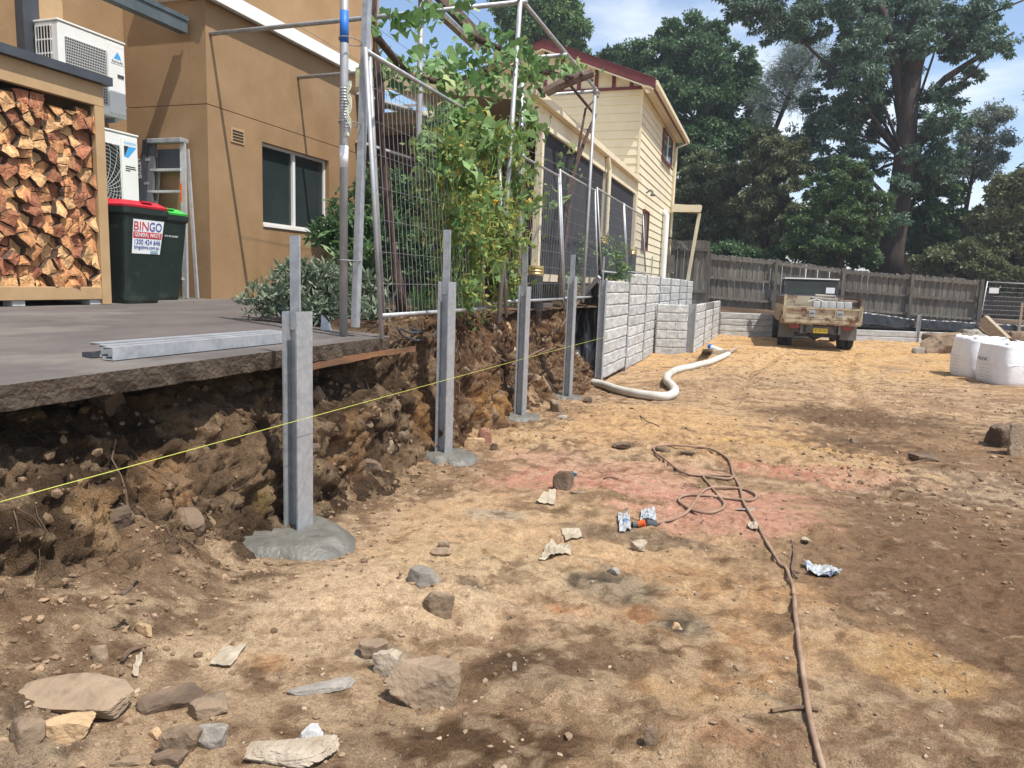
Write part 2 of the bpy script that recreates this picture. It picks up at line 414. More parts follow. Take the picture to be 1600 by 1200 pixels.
M_PALEROCK = mat('pale_mortar_rock', lin(150, 130, 104), lin(184, 168, 146), rough=0.95, scale=5, detail=9, bump=0.8, bscale=26, c3=lin(120, 100, 78), s3=3)
M_DKROCK = mat('damp_rock', lin(92, 72, 54), lin(126, 102, 78), rough=0.92, scale=5, detail=9, bump=0.8, bscale=26, rnd=0.15, c3=lin(70, 54, 42), s3=3)
M_BAGW = mat('woven_white', (0.74, 0.74, 0.75), (0.82, 0.82, 0.82), rough=0.6, scale=3, bump=0.25, bscale=14)
M_STRING = mat('yellow_string', (0.56, 0.58, 0.10), (0.48, 0.50, 0.10), rough=0.6)
M_WPIPE = mat('white_pipe', lin(206, 200, 186), lin(186, 178, 162), rough=0.6, scale=4, c3=lin(160, 140, 112), s3=5)
M_HOSE = mat('brown_hose', lin(128, 96, 74), lin(154, 122, 96), rough=0.8, scale=10, c3=lin(170, 142, 110), s3=4)
M_TRUCKC = mat('rusty_cream', lin(190, 176, 142), lin(168, 152, 120), rough=0.7, scale=2.5, detail=9, c3=lin(112, 66, 38), s3=3.5, lo3=0.50, hi3=0.62, bump=0.15)
M_TRUCKG = mat('truck_grey', (0.10, 0.10, 0.10), (0.15, 0.145, 0.14), rough=0.7, scale=5)
M_TYRE = mat('tyre', (0.02, 0.02, 0.02), (0.035, 0.033, 0.03), rough=0.9, scale=8)
M_PLATE = mat('plate_yellow', (0.62, 0.46, 0.04), (0.55, 0.40, 0.04), rough=0.5)
M_BLOCK = mat('concrete_block', lin(168, 168, 166), lin(196, 196, 192), rough=0.9, scale=8, bump=0.2)
M_BLUEP = mat('blue_paint', (0.02, 0.13, 0.48), (0.025, 0.16, 0.52), rough=0.5)
M_ORANGE = mat('orange_plastic', (0.75, 0.13, 0.02), (0.7, 0.12, 0.02), rough=0.5)
M_CARD = mat('dusty_paper', lin(178, 162, 134), lin(152, 136, 110), rough=0.9, scale=9)
M_FORM = mat('rusty_formwork', lin(150, 96, 54), lin(100, 70, 46), rough=0.9, scale=8, stretch=(1, 0.15, 1), bump=0.3)
M_PLAST = mat('dull_plastic', (0.30, 0.31, 0.31), (0.44, 0.44, 0.42), rough=0.35, scale=12, c3=(0.12, 0.17, 0.26), s3=9, lo3=0.56, hi3=0.6)
M_CORR = mat('pale_roofing', (0.55, 0.56, 0.56), (0.66, 0.67, 0.66), rough=0.5)
M_WIRE = mat('fence_wire', (0.22, 0.22, 0.23), (0.30, 0.30, 0.30), rough=0.5, metal=0.5)
M_ROOTM = mat('root', lin(120, 92, 68), lin(92, 70, 52), rough=0.95, scale=20)
M_ROPE = mat('pale_rope', (0.55, 0.52, 0.40), (0.40, 0.46, 0.36), rough=0.9, scale=30)

L_EUC = leaf_mat('gum_leaf', (0.025, 0.050, 0.028), (0.060, 0.095, 0.058), rough=0.45, tr=0.25, c3=(0.12, 0.15, 0.11))
L_DK = leaf_mat('dark_leaf', (0.020, 0.042, 0.018), (0.050, 0.090, 0.036), tr=0.25, c3=(0.085, 0.13, 0.05))
L_OLIVE = leaf_mat('olive_leaf', (0.035, 0.048, 0.022), (0.085, 0.095, 0.045), tr=0.25, c3=(0.13, 0.12, 0.06))
L_MID = leaf_mat('mid_leaf', (0.030, 0.065, 0.022), (0.080, 0.130, 0.040), tr=0.3, c3=(0.14, 0.18, 0.06))
L_MIDD = leaf_mat('mid_leaf_dark', (0.022, 0.046, 0.018), (0.058, 0.092, 0.034), tr=0.28, c3=(0.12, 0.14, 0.05))  # darker tone of the mid green leaf
L_GREY = leaf_mat('grey_leaf', (0.06, 0.075, 0.06), (0.12, 0.14, 0.11), tr=0.3)
L_VINE = leaf_mat(k=1.5, name='vine_leaf', c1=(0.075, 0.150, 0.050), c2=(0.200, 0.300, 0.110), rough=0.5, tr=0.4, c3=(0.30, 0.34, 0.10))
L_VDRY = leaf_mat('drying_leaf', (0.16, 0.20, 0.04), (0.34, 0.30, 0.07), rough=0.7, tr=0.35, c3=(0.48, 0.32, 0.08), k=1.15)
L_GRAPE = leaf_mat('grape_leaf', (0.045, 0.095, 0.030), (0.110, 0.180, 0.060), rough=0.5, tr=0.35, c3=(0.20, 0.24, 0.10))
L_SAGE = leaf_mat('sage_leaf', (0.13, 0.17, 0.10), (0.24, 0.28, 0.19), rough=0.8, tr=0.25, c3=(0.30, 0.33, 0.24), k=1.05)
L_STRAP = leaf_mat('strap_leaf', (0.05, 0.12, 0.03), (0.11, 0.22, 0.05), tr=0.3)
L_VINE2 = leaf_mat('vine_leaf_small', (0.08, 0.14, 0.04), (0.18, 0.25, 0.08), rough=0.5, tr=0.45, c3=(0.32, 0.32, 0.09), k=1.45)
M_FLOWER = mat('yellow_flower', (0.75, 0.42, 0.03), (0.70, 0.36, 0.03), rough=0.7)

# ------------------------------------------------------------------ ground
def near_rut(y): return sm(y, 9.0, 11.5) * sm(-y, -20.4, -20.0)
def gh(x, y, detail=True):
    x = np.asarray(x, float); y = np.asarray(y, float)
    sh = x.shape; x = x.ravel(); y = y.ravel(); z0 = np.zeros_like(x)
    P = np.stack([x, y, z0], 1)
    z = -0.10 * sm(y, 7.5, 11.5) * sm(-x, 1.0, 2.3) * sm(-y, -22, -18)
    z += 0.09 * (fbm(P / 1.9, 3, 3) - 0.5) + 0.06 * (fbm(P / 0.42, 4, 5) - 0.5)
    near = sm(-y, -14, -9)
    # loose earth fallen at the foot of the cut
    wob = 0.35 * (fbm(P / 0.8, 3, 21) - 0.5)
    x0_ = 1.75 + 0.70 * sm(y, 1.9, 3.3)
    foot = np.clip((-x + wob * (1 - 0.6 * sm(y, 2.2, 3.3)) - x0_) / (2.80 - x0_), 0, 1) * sm(-y, -11.8, -11.0)
    k = 0.30 + 0.22 * sm(-y, -4.5, -1.0)
    z += k * foot ** 1.8 * (0.75 + 0.5 * fbm(P / 0.45, 3, 8))
    # wheel ruts running out from the truck
    for off in (-0.78, 0.78):
        xc = 1.35 + off - 0.9 * np.sin((20.0 - y) * 0.16) + 0.05 * np.sin(y * 2.1)
        q = np.abs(x - xc)
        z += near_rut(y) * (-0.045 * np.exp(-(q / 0.13) ** 2) + 0.022 * np.exp(-((q - 0.22) / 0.07) ** 2) + 0.012 * np.sin(y * 38 + 9 * np.abs(x - xc)) * (q < 0.15))
    # mounds
    for px, py, rx, ry, hgt in ((430, 945, 0.55, 0.35, 0.05), (800, 690, 0.35, 0.18, 0.10), (640, 930, 0.5, 0.3, 0.04), (960, 650, 0.7, 0.3, 0.05), (1120, 1165, 0.25, 0.16, 0.06), (1340, 655, 0.9, 0.4, 0.06), (1215, 710, 0.7, 0.25, 0.05)):
        c = at_z(px, py)
        z += hgt * np.exp(-(((x - c[0]) / rx) ** 2 + ((y - c[1]) / ry) ** 2))
    if detail:
        rough = sm(fbm(P / 1.1, 3, 31), 0.42, 0.62)
        rough = np.maximum(rough * (0.45 + 0.55 * near), foot)
        d1, d2, rid = worley(P * 9.0 + 0.35 * fbm(P * 14, 2, 2)[:, None], 4)
        z += rough * (0.030 * np.sqrt(np.clip(0.75 - d1, 0, 1)) * rid)
        d1, d2, rid = worley(P * 26.0, 14)
        z += (0.25 + 0.75 * rough) * 0.012 * np.clip(0.7 - d1, 0, 1) * (rid > 0.45)
        z += (0.45 + rough) * 0.017 * (fbm(P * 15.0, 4, 51, 0.6) - 0.5) * 2
        z -= 0.016 * sm(fbm(P * 5.0, 4, 53), 0.55, 0.68) * (0.4 + rough)
        # raked / scraped streaks
        st = fbm(np.stack([x * 2.0 + y * 0.6, y * 14.0 - x * 3.0, z0], 1), 3, 61)
        z += 0.010 * (st - 0.5) * sm(y, 2.0, 5.0)
        z *= 1.0
    return z.reshape(sh)

def g1(x, y): return float(gh(np.array([x]), np.array([y]))[0])

def grow(start, step, ratio, end, cap=9e9):
    out = []; v = start; s = step
    while v < end:
        v += s; out.append(v); s = min(s * ratio, cap)
    return out
xs = np.arange(-2.95, 1.6, 0.018).tolist()
xs = sorted([-v for v in grow(2.95, 0.05, 1.25, 110)]) + xs + grow(xs[-1], 0.019, 1.022, 10, 0.14) 
xs += grow(xs[-1], 0.2, 1.3, 110)
ys = [-9, -6, -4, -2.5, -1.5, -0.8, -0.3, 0.1, 0.4, 0.65, 0.85, 1.0]
v = 1.0
while v < 31: v += max(0.016, 0.0056 * v); ys.append(v)
ys += grow(v, 0.3, 1.25, 160)
XS, YS = np.meshgrid(np.array(xs), np.array(ys))
nx, ny = len(xs), len(ys)
GZ = gh(XS, YS)
gv = np.stack([XS.ravel(), YS.ravel(), GZ.ravel()], 1)
idx = np.arange(nx * ny).reshape(ny, nx)
gf = np.stack([idx[:-1, :-1].ravel(), idx[:-1, 1:].ravel(), idx[1:, 1:].ravel(), idx[1:, :-1].ravel()], 1)

def ground_colour(P):
    x, y = P[:, 0], P[:, 1]; Q = P.copy(); Q[:, 2] = 0
    A = np.array
    n1 = fbm(Q / 1.6, 5, 101); n2 = fbm(Q / 0.35, 4, 111); n3 = fbm(Q / 4.0, 4, 121)
    n4 = fbm(Q / 0.09, 4, 115, 0.6); n5 = fbm(np.stack([x * 1.2 + y * 0.3, y * 7.0 - x * 1.5, 0 * x], 1), 4, 117)
    n2 = n2 + 0.55 * (n4 - 0.5) + 0.35 * (n5 - 0.5)
    c = np.empty((len(P), 3))
    brown, tan = A(lin(156, 127, 97)), A(lin(200, 168, 127))
    t = sm(n1 * 0.6 + n2 * 0.4, 0.38, 0.62)[:, None]
    c[:] = brown * (1 - t) + tan * t
    def patch(px, py, rx, ry, rgb, s=1.0, rot=0.0, edge=0.28):
        nonlocal c
        o = at_z(px, py)
        dx, dy = x - o[0], y - o[1]
        u = dx * math.cos(rot) + dy * math.sin(rot); v_ = -dx * math.sin(rot) + dy * math.cos(rot)
        d = np.sqrt((u / rx) ** 2 + (v_ / ry) ** 2) + 1.6 * (n2 - 0.5) + 0.7 * (n1 - 0.5)
        w = (s * (1 - sm(d, 0.95 - edge, 1.1 + edge)))[:, None]
        c = c * (1 - w) + A(lin(*rgb)) * w
    # far yellow sand
    w = (sm(y, 12, 16.5) * sm(fbm(Q / 1.2, 4, 131) + 0.25 * sm(y, 14.5, 18), 0.36, 0.52))[:, None]
    c = c * (1 - w) + A(lin(208, 168, 112)) * w
    # broad dark soil on the open side
    w = (sm(x + 0.9 * (n3 - 0.5) + 0.5 * (n1 - 0.5), 0.15 , 0.8) * sm(-y, -11, -7.5) * 0.8)[:, None]
    c = c * (1 - w) + A(lin(130, 102, 76)) * w
    patch(1480, 900, 0.9, 1.1, (122, 94, 70), 0.6)
    patch(1340, 655, 1.3, 0.8, (106, 82, 60), 0.85); patch(1300, 690, 1.0, 0.5, (98, 76, 56), 0.7)
    patch(1500, 760, 0.8, 0.6, (150, 134, 112), 0.5)
    patch(1130, 690, 1.5, 0.8, (206, 166, 118), 0.85); patch(900, 690, 0.9, 0.6, (204, 164, 118), 0.8)
    patch(1010, 655, 1.3, 0.9, (218, 178, 126), 0.9)
    patch(1215, 700, 0.6, 0.25, (206, 166, 106), 0.9)
    # bright sandy scrape
    patch(420, 945, 0.9, 0.48, (255, 222, 178), 1.0, 0.5, 0.2); patch(570, 895, 0.8, 0.42, (250, 216, 172), 1.0, 0.0, 0.2)
    patch(740, 830, 0.85, 0.6, (228, 190, 144), 0.95); patch(930, 880, 0.7, 0.38, (234, 196, 148), 0.95)
    patch(780, 890, 0.5, 0.3, (230, 200, 154), 0.9)
    patch(1120, 930, 0.45, 0.35, (200, 158, 110), 0.8); patch(1150, 1010, 0.35, 0.3, (204, 160, 112), 0.8)
    patch(1330, 1000, 0.3, 0.25, (196, 158, 112), 0.7); patch(1450, 1040, 0.25, 0.16, (200, 160, 104), 0.7)
    # pink dust
    patch(960, 750, 0.72, 0.65, (214, 152, 126), 0.95); patch(1090, 790, 0.7, 0.55, (216, 160, 134), 0.9); patch(880, 720, 0.3, 0.3, (216, 160, 136), 0.9)
    patch(1280, 742, 0.6, 0.25, (196, 136, 110), 0.8)
    # cement washings
    patch(955, 915, 0.26, 0.17, (98, 92, 78), 1.0); patch(1060, 968, 0.13, 0.11, (92, 88, 76), 1.0); patch(990, 838, 0.42, 0.14, (124, 108, 86), 0.8)
    patch(785, 808, 0.18, 0.12, (156, 150, 132), 0.7); patch(600, 1030, 0.14, 0.07, (160, 152, 136), 0.7); patch(1170, 1105, 0.16, 0.07, (112, 102, 84), 0.8)
    patch(20, 1180, 0.16, 0.1, (104, 98, 88), 0.9); patch(740, 930, 0.1, 0.06, (142, 132, 112), 0.7)
    # damp patches
    patch(835, 1050, 0.30, 0.17, (96, 74, 52), 1.0, 0.7, 0.22); patch(760, 1165, 0.45, 0.13, (98, 75, 52), 1.0, 0.4, 0.22); patch(1010, 1010, 0.3, 0.14, (112, 88, 62), 0.7)
    # orange clods
    patch(1000, 955, 0.12, 0.06, (196, 140, 92), 0.7); patch(880, 950, 0.09, 0.05, (190, 132, 84), 0.7); patch(425, 1040, 0.10, 0.05, (186, 136, 84), 0.7)
    patch(1070, 1090, 0.2, 0.09, (192, 148, 92), 0.7); patch(1120, 1165, 0.16, 0.08, (172, 126, 90), 0.6); patch(330, 880, 0.15, 0.08, (196, 146, 92), 0.9)
    patch(800, 690, 0.45, 0.22, (214, 172, 118), 0.95)
    # talus brown
    w = (sm(-x + 0.6 * (n1 - 0.5), 1.75, 2.15) * sm(-y, -11.8, -10.5) * (0.9 - 0.45 * sm(y, 3.3, 5.5)))[:, None]
    c = c * (1 - w) + A(lin(128, 104, 80)) * w
    w = (sm(n2, 0.64, 0.80) * 0.35)[:, None]
    c = c * (1 - w) + A(lin(96, 75, 56)) * w
    # ragged noise flecks, darker and paler
    # trodden darker soil shows through everywhere in ragged flecks
    w = (sm(n4 * 0.55 + n2 * 0.45, 0.54, 0.64) * 0.42)[:, None]; c = c * (1 - w) + A(lin(112, 89, 66)) * w
    w = (sm(1 - n4 * 0.6 - n1 * 0.4, 0.52, 0.62) * 0.45)[:, None]; c = c * (1 - w) + A(lin(214, 188, 150)) * w
    w = (sm(n5, 0.57, 0.66) * 0.32)[:, None]; c = c * (1 - w) + A(lin(124, 97, 70)) * w
    c = c * A([1.09, 1.02, 0.96])
    c = c * (0.80 + 0.40 * fbm(Q * 14, 4, 141, 0.65))[:, None]
    mx_ = c.max(1); c = c * np.minimum(1.0, 0.54 / mx_ + 0.35 * (1 - 0.54 / np.maximum(mx_, 0.54)))[:, None]
    return np.clip(c, 0.01, 0.8)

DESAT = 0.13
me = np_mesh('ground', gv, gf); col_attr(me, ground_colour(gv)); smooth(me)
DESAT = 0.20
link('ground', me, None, M_SOIL, kind='structure')

# ------------------------------------------------------------------ cut bank
by = np.arange(0.2, 11.95, 0.0135); bt = np.linspace(0, 1, 96)
profA = np.array([(-2.32, -0.10), (-2.52, 0.10), (-2.62, 0.32), (-2.70, 0.52), (-2.86, 0.70), (-3.12, 0.85), (-3.45, 0.955)])
profB = np.array([(-2.38, -0.10), (-2.50, 0.08), (-2.60, 0.36), (-2.66, 0.68), (-2.72, 0.98), (-2.86, 1.12), (-3.35, 1.14)])
profC = np.array([(-2.36, -0.20), (-2.56, 0.05), (-2.76, 0.30), (-2.92, 0.58), (-3.02, 0.86), (-3.16, 1.08), (-3.45, 1.12)])
def interp_prof(pr):
    d = np.r_[0, np.cumsum(np.hypot(*np.diff(pr, axis=0).T))]; d /= d[-1]
    return np.stack([np.interp(bt, d, pr[:, 0]), np.interp(bt, d, pr[:, 1])], 1)
pA, pB, pC = map(interp_prof, (profA, profB, profC))
wb = sm(by, 4.7, 5.4); wc = sm(by, 7.2, 8.6)
prof = pA[None] * (1 - wb)[:, None, None] + pB[None] * wb[:, None, None]
prof = prof * (1 - wc)[:, None, None] + pC[None] * wc[:, None, None]
BV = np.stack([prof[:, :, 0], np.repeat(by[:, None], len(bt), 1), prof[:, :, 1]], 2).reshape(-1, 3)
P = BV + 0.0
top = np.tile(sm(-bt, -1.0, -0.86), len(by))
d1, d2, rid = worley(P * 3.4 + 0.5 * (fbm(P * 5, 2, 7)[:, None] - 0.5), 77)
e1, e2, rid2 = worley(P * 10.0 + 0.4 * (fbm(P * 12, 2, 9)[:, None] - 0.5), 78)
f1_, f2_, rid3 = worley(P * 27.0, 79)
dis = 0.20 * (fbm(P * 1.8, 3, 71) - 0.5) + 0.13 * (rid - 0.4) * sm(d2 - d1, 0.0, 0.12) + 0.035 * (rid2 - 0.35) * sm(e2 - e1, 0, 0.12) + 0.05 * (fbm(np.stack([P[:, 0] * 6, P[:, 1] * 9, P[:, 2] * 26], 1), 4, 76, 0.6) - 0.5) \
    + 0.030 * (rid3 - 0.4) * sm(f2_ - f1_, 0, 0.25) + 0.07 * (fbm(P * 14, 5, 73, 0.65) - 0.5) - 0.06 * (1 - np.abs(fbm(P * 4.5, 4, 74) - 0.5) * 2) ** 6
streak = fbm(np.stack([P[:, 0] * 3, P[:, 1] * 15, P[:, 2] * 1.6], 1), 4, 75)
isB = np.repeat(sm(by, 5.2, 6.0), len(bt))
dis += (0.04 + 0.08 * isB) * (streak - 0.5)
dis = np.where(isB > 0.5, np.minimum(dis, 0.12), dis)
BV[:, 0] += dis * top * 0.95
BV[:, 2] += (dis * 0.35 + 0.02 * (fbm(P * 14, 2, 83) - 0.5)) * top
cap = np.where(P[:, 1] < 4.95, 0.945, 9)
BV[:, 2] = np.minimum(BV[:, 2], cap)
nb, nt_ = len(by), len(bt)
idx = np.arange(nb * nt_).reshape(nb, nt_)
bf = np.stack([idx[:-1, :-1].ravel(), idx[1:, :-1].ravel(), idx[1:, 1:].ravel(), idx[:-1, 1:].ravel()], 1)
A = np.array
t = sm(fbm(P * 1.6, 4, 91), 0.4, 0.62)[:, None]
bc = A(lin(84, 66, 48)) * (1 - t) + A(lin(128, 104, 78)) * t
red = A(lin(92, 62, 42)); w = (isB * 0.75)[:, None]; bc = bc * (1 - w) + red * w
w = (isB * sm(streak, 0.5, 0.66) * 0.6)[:, None]; bc = bc * (1 - w) + A(lin(140, 104, 72)) * w
for px, py, r0, rgb in ((770, 640, 0.35, (190, 140, 76)), (735, 640, 0.25, (176, 128, 72)), (400, 775, 0.13, (152, 128, 70)), (140, 810, 0.16, (190, 150, 100)), (275, 760, 0.2, (170, 130, 88)), (650, 650, 0.25, (150, 108, 62)), (865, 600, 0.5, (140, 112, 84)), (540, 690, 0.25, (150, 112, 74)), (930, 620, 0.4, (150, 120, 90))):
    o = at_x(px, py, -2.68)
    d = np.sqrt(((P - o) ** 2).sum(1)) / r0 + 1.3 * (fbm(P * 6, 3, 95) - 0.5)
    w = (0.75 * (1 - sm(d, 0.4, 1.2)))[:, None]; bc = bc * (1 - w) + A(lin(*rgb)) * w
w = (sm(rid2, 0.72, 0.86) * 0.5)[:, None]; bc = bc * (1 - w) + A(lin(168, 142, 108)) * w
bc = np.clip(bc * A([1.10, 1.03, 0.96]) * (0.7 + 0.6 * fbm(P * 13, 4, 97, 0.65))[:, None], 0.01, 1)
me = np_mesh('earth_bank', BV, bf); col_attr(me, bc); smooth(me)
bank = link('earth_bank', me, None, M_BANK, kind='structure')

# ------------------------------------------------------------------ upper level: slab, garden, back terrace
def slab_z(x): return 1.05 + max(0.0, (-2.65 - x)) * 0.018
edge = [(-2.65 + 0.008 * (random.random() - 0.5), y) for y in np.arange(-3.0, 4.96, 0.06)]
poly = edge + [(-2.80, 5.05), (-3.2, 5.12), (-3.9, 5.3), (-4.3, 6.2), (-4.6, 8.6), (-6.6, 9.4), (-9.0, 9.4), (-9.0, -3.0)]
mb = MB(); vs = [(x, y, slab_z(x)) for x, y in poly]; n = len(vs)
low = [(x - 0.012 * random.random(), y, slab_z(x) - 0.055 + 0.006 * random.random()) for x, y in poly]
bot = [(x - 0.022 * random.random() - 0.006, y, slab_z(x) - 0.098 - 0.008 * random.random()) for x, y in poly]
rings = vs + low + bot
mb.cur = 0; mb.add(rings, [tuple(range(n))])
mb.cur = 1
mb.add(rings, [(i, (i + 1) % n, (i + 1) % n + n, i + n) for i in range(n)] + [(i + n, (i + 1) % n + n, (i + 1) % n + 2 * n, i + 2 * n) for i in range(n)] + [tuple(range(3 * n - 1, 2 * n - 1, -1))])
slab = mb.build('concrete_slab', [M_CONC, M_SLABEDGE], kind='structure')
mb = MB()
pts = [(-2.668 + 0.006 * math.sin(y * 9), y, 0.925 + 0.008 * math.sin(y * 3) ) for y in np.arange(3.7, 5.5, 0.12)]
for p, q in zip(pts, pts[1:]): mb.beam(p, q, 0.02, 0.035 + 0.012 * random.random())
tag(mb.build('formwork_board', M_FORM), 'splintered orange brown timber board under the slab edge', 'board')

def up_z(y): return 1.13 + 0.36 * float(sm(np.array(y), 10.5, 12.5))
def sheet(name, xa, ya, zf, m, colA, colB, amp=0.05, seed=1):
    X_, Y_ = np.meshgrid(xa, ya); PP = np.stack([X_.ravel(), Y_.ravel(), 0 * X_.ravel()], 1)
    PP[:, 2] = zf(PP[:, 0], PP[:, 1]) + amp * (fbm(PP * np.array([3, 3, 0]), 4, seed) - 0.5) * 2
    nx_, ny_ = len(xa), len(ya); ix = np.arange(nx_ * ny_).reshape(ny_, nx_)
    F = np.stack([ix[:-1, :-1].ravel(), ix[:-1, 1:].ravel(), ix[1:, 1:].ravel(), ix[1:, :-1].ravel()], 1)
    me_ = np_mesh(name, PP, F); t_ = sm(fbm(PP * np.array([1.5, 1.5, 0]), 4, seed + 3), 0.4, 0.6)[:, None]
    col_attr(me_, A(colA) * (1 - t_) + A(colB) * t_); smooth(me_)
    return link(name, me_, None, m, kind='structure')
# planted bed along the top of the cut
def bed_z(x, y):
    z = 1.10 + 0.34 * sm(y, 11.4, 12.6)
    return z - 0.12 * sm(-x, -3.1, -2.7) * (y < 11.5)
sheet('garden_bed', np.r_[np.linspace(-9.5, -3.2, 40), np.linspace(-3.15, -3.02, 4)], np.linspace(5.02, 11.5, 90), lambda x, y: 1.09 - 0.25 * ((x < -4.2 - 0.1 * (y - 6.2)) & (y < 9.3)) - 0.25 * (y < 5.4), M_SOIL, lin(74, 60, 46), lin(110, 90, 66), 0.04, 5)
sheet('garden_bed', np.r_[np.linspace(-9.5, -3.2, 40), np.linspace(-3.1, -2.54, 10)], np.r_[np.linspace(11.5, 26, 100)], bed_z, M_SOIL, lin(74, 60, 46), lin(110, 90, 66), 0.04, 6)
# terrace behind the far wall
T0, T1 = A([-1.42, 24.62]), A([9.5, 28.42])
def terr_z(x, y):
    s_ = x + 1.4
    return np.clip(0.72 - 0.05 * s_, 0.30, 0.95) + 0.0 * y + 0.14 * sm(y - (24.6 + 0.348 * (x + 1.42)), 0.3, 1.4)
tx = np.r_[np.linspace(-60, -3, 25), np.linspace(-2.3, 11, 60), np.linspace(12, 100, 30)]
tt = np.r_[np.linspace(0.06, 3, 24), np.linspace(3.4, 110, 40)]
X_, T_ = np.meshgrid(tx, tt); Yb = np.clip(24.6 + 0.348 * (X_ + 1.42), 24.6, 60) + T_
PP = np.stack([X_.ravel(), Yb.ravel(), 0 * X_.ravel()], 1); PP[:, 2] = terr_z(PP[:, 0], PP[:, 1]) + 0.08 * (fbm(PP * A([2, 2, 0]), 4, 15) - 0.5)
ix = np.arange(X_.size).reshape(X_.shape)
F = np.stack([ix[:-1, :-1].ravel(), ix[:-1, 1:].ravel(), ix[1:, 1:].ravel(), ix[1:, :-1].ravel()], 1)
me = np_mesh('back_terrace', PP, F); t = sm(fbm(PP * A([1.2, 1.2, 0]), 4, 18), 0.4, 0.6)[:, None]
col_attr(me, A(lin(88, 68, 52)) * (1 - t) + A(lin(112, 88, 66)) * t); smooth(me)
link('back_terrace', me, None, M_SOIL, kind='structure')

# ------------------------------------------------------------------ lettering
EX, EY = (R(90), 0, R(90)), (R(90), 0, 0)          # readable from +X, readable from -Y
def text(s, size, loc, rot, m, parent, name='lettering', width=None, align='CENTER', ext=0.0008):
    cu = bpy.data.curves.new(name, 'FONT'); cu.body = s; cu.size = size; cu.extrude = ext
    cu.align_x = align; cu.align_y = 'CENTER'; cu.resolution_u = 3; cu.materials.append(m)
    o = bpy.data.objects.new(name, cu); COL.objects.link(o)
    M_ = Matrix.Translation(Vector(loc)) @ __import__('mathutils').Euler(rot).to_matrix().to_4x4()
    if parent is not None:
        o.parent = parent; M_ = frame_of(parent).inverted() @ M_
    if width is not None:
        bpy.context.view_layer.update()
        w = max(o.dimensions.x, 1e-4); M_ = M_ @ Matrix.Diagonal((width / w, 1, 1, 1))
    bpy.context.view_layer.update()
    me_ = bpy.data.meshes.new_from_object(o)
    o2 = bpy.data.objects.new(name, me_); COL.objects.link(o2); o2.parent = o.parent; o2.matrix_local = M_
    bpy.data.objects.remove(o); return o2

# ------------------------------------------------------------------ tan rendered house
HX, HY = -6.8, 7.8
house = thing('rendered_house', 'tan rendered house wall with a dark sliding window behind the bins', 'house', (HX, HY, 1.0))
mb = MB()
for z0, z1 in ((0.9, 2.16), (2.16, 3.29), (3.29, 3.546), (3.556, 4.78)):
    if z0 == 2.16:
        mb.box(HX - 0.25, HX, HY, 8.86, z0, z1); mb.box(HX - 0.25, HX, 10.52, 12.25, z0, z1)
    else: mb.box(HX - 0.25, HX, HY, 12.25, z0, z1)
mb.build('side_wall', M_TAN, house)
mb = MB(); mb.box(-8.1, HX - 0.252, HY, HY + 0.25, 0.9, 3.546); mb.box(-8.1, HX - 0.252, HY, HY + 0.25, 3.556, 5.0)
mb.box(-8.1, HX - 0.26, HY + 0.012, HY + 0.24, 3.546, 3.556)
mb.build('end_wall', M_TAN, house)
MB().box(-8.35, -8.1, -2.0, 7.8, 0.9, 8.0).build('rear_wall', M_TAN, house)
MB().box(-8.098, -8.02, 6.56, 6.86, 0.95, 8.0).build('pilaster', M_TANWOOD, house)
MB().box(-8.098, -7.98, 6.33, 6.52, 3.0, 8.0).build('dark_post', M_CHAR, house)
MB().box(-8.3, -7.8, 7.81, 13.85, 4.6, 8.2).build('upper_wall', M_TAN, house)
MB().box(-8.1, -7.802, HY + 0.002, HY + 0.25, 5.001, 8.2).build('upper_end_wall', M_TAN, house)
MB().box(-7.799, -6.8, 7.9, 12.25, 4.93, 4.97).build('lower_roof', M_CORR, house)
mb = MB(); mb.box(-7.8, -6.72, 7.7, 12.3, 4.80, 4.92); mb.box(-6.72, -6.66, 7.7, 12.3, 4.77, 4.94)
mb.build('gutter', M_WHITE, house)
p = at_x(293, 40, -7.0)
mb = MB(); mb.box(-7.12, -7.0, 3.6, p[1], p[2] - 0.09, p[2] + 0.09); mb.box(-7.0, -6.985, 3.6, p[1] + 0.01, p[2] + 0.05, p[2] + 0.10)
mb.build('eaves_beam', mat('beam_green', (0.06, 0.08, 0.085), (0.09, 0.11, 0.115), rough=0.6), house)
win = MB()
for y0, y1, z0, z1 in ((8.86, 10.52, 3.25, 3.29), (8.86, 10.52, 2.16, 2.20), (8.86, 8.90, 2.20, 3.25), (10.48, 10.52, 2.20, 3.25), (9.66, 9.72, 2.20, 3.25)):
    win.box(HX - 0.13, HX - 0.07, y0, y1, z0, z1)
win.box(HX - 0.07, HX + 0.02, 8.86, 10.52, 2.13, 2.158)
wo_ = win.build('window', M_WHITE, house)
MB().box(HX - 0.115, HX - 0.105, 8.90, 9.66, 2.20, 3.25).build('pane', M_GLASS, wo_)
MB().box(HX - 0.105, HX - 0.095, 9.72, 10.48, 2.20, 3.25).build('pane', M_GLASS, wo_)
MB().box(HX - 0.25, HX - 0.24, 8.8, 10.6, 2.1, 3.3).build('room_shade_panel', M_DARK, house)  # near-black panel, the room's shade painted behind the panes
v_ = MB(); v_.box(HX + 0.001, HX + 0.012, 8.22, 8.48, 3.17, 3.36)
vo_ = v_.build('wall_vent', M_TANWOOD, house)
mb = MB()
for k in range(4): mb.box(HX + 0.0125, HX + 0.018, 8.245, 8.455, 3.198 + k * 0.038, 3.214 + k * 0.038)
mb.build('vent_slot_shade', M_DARK, vo_)  # black bars painted for the shade in the slots

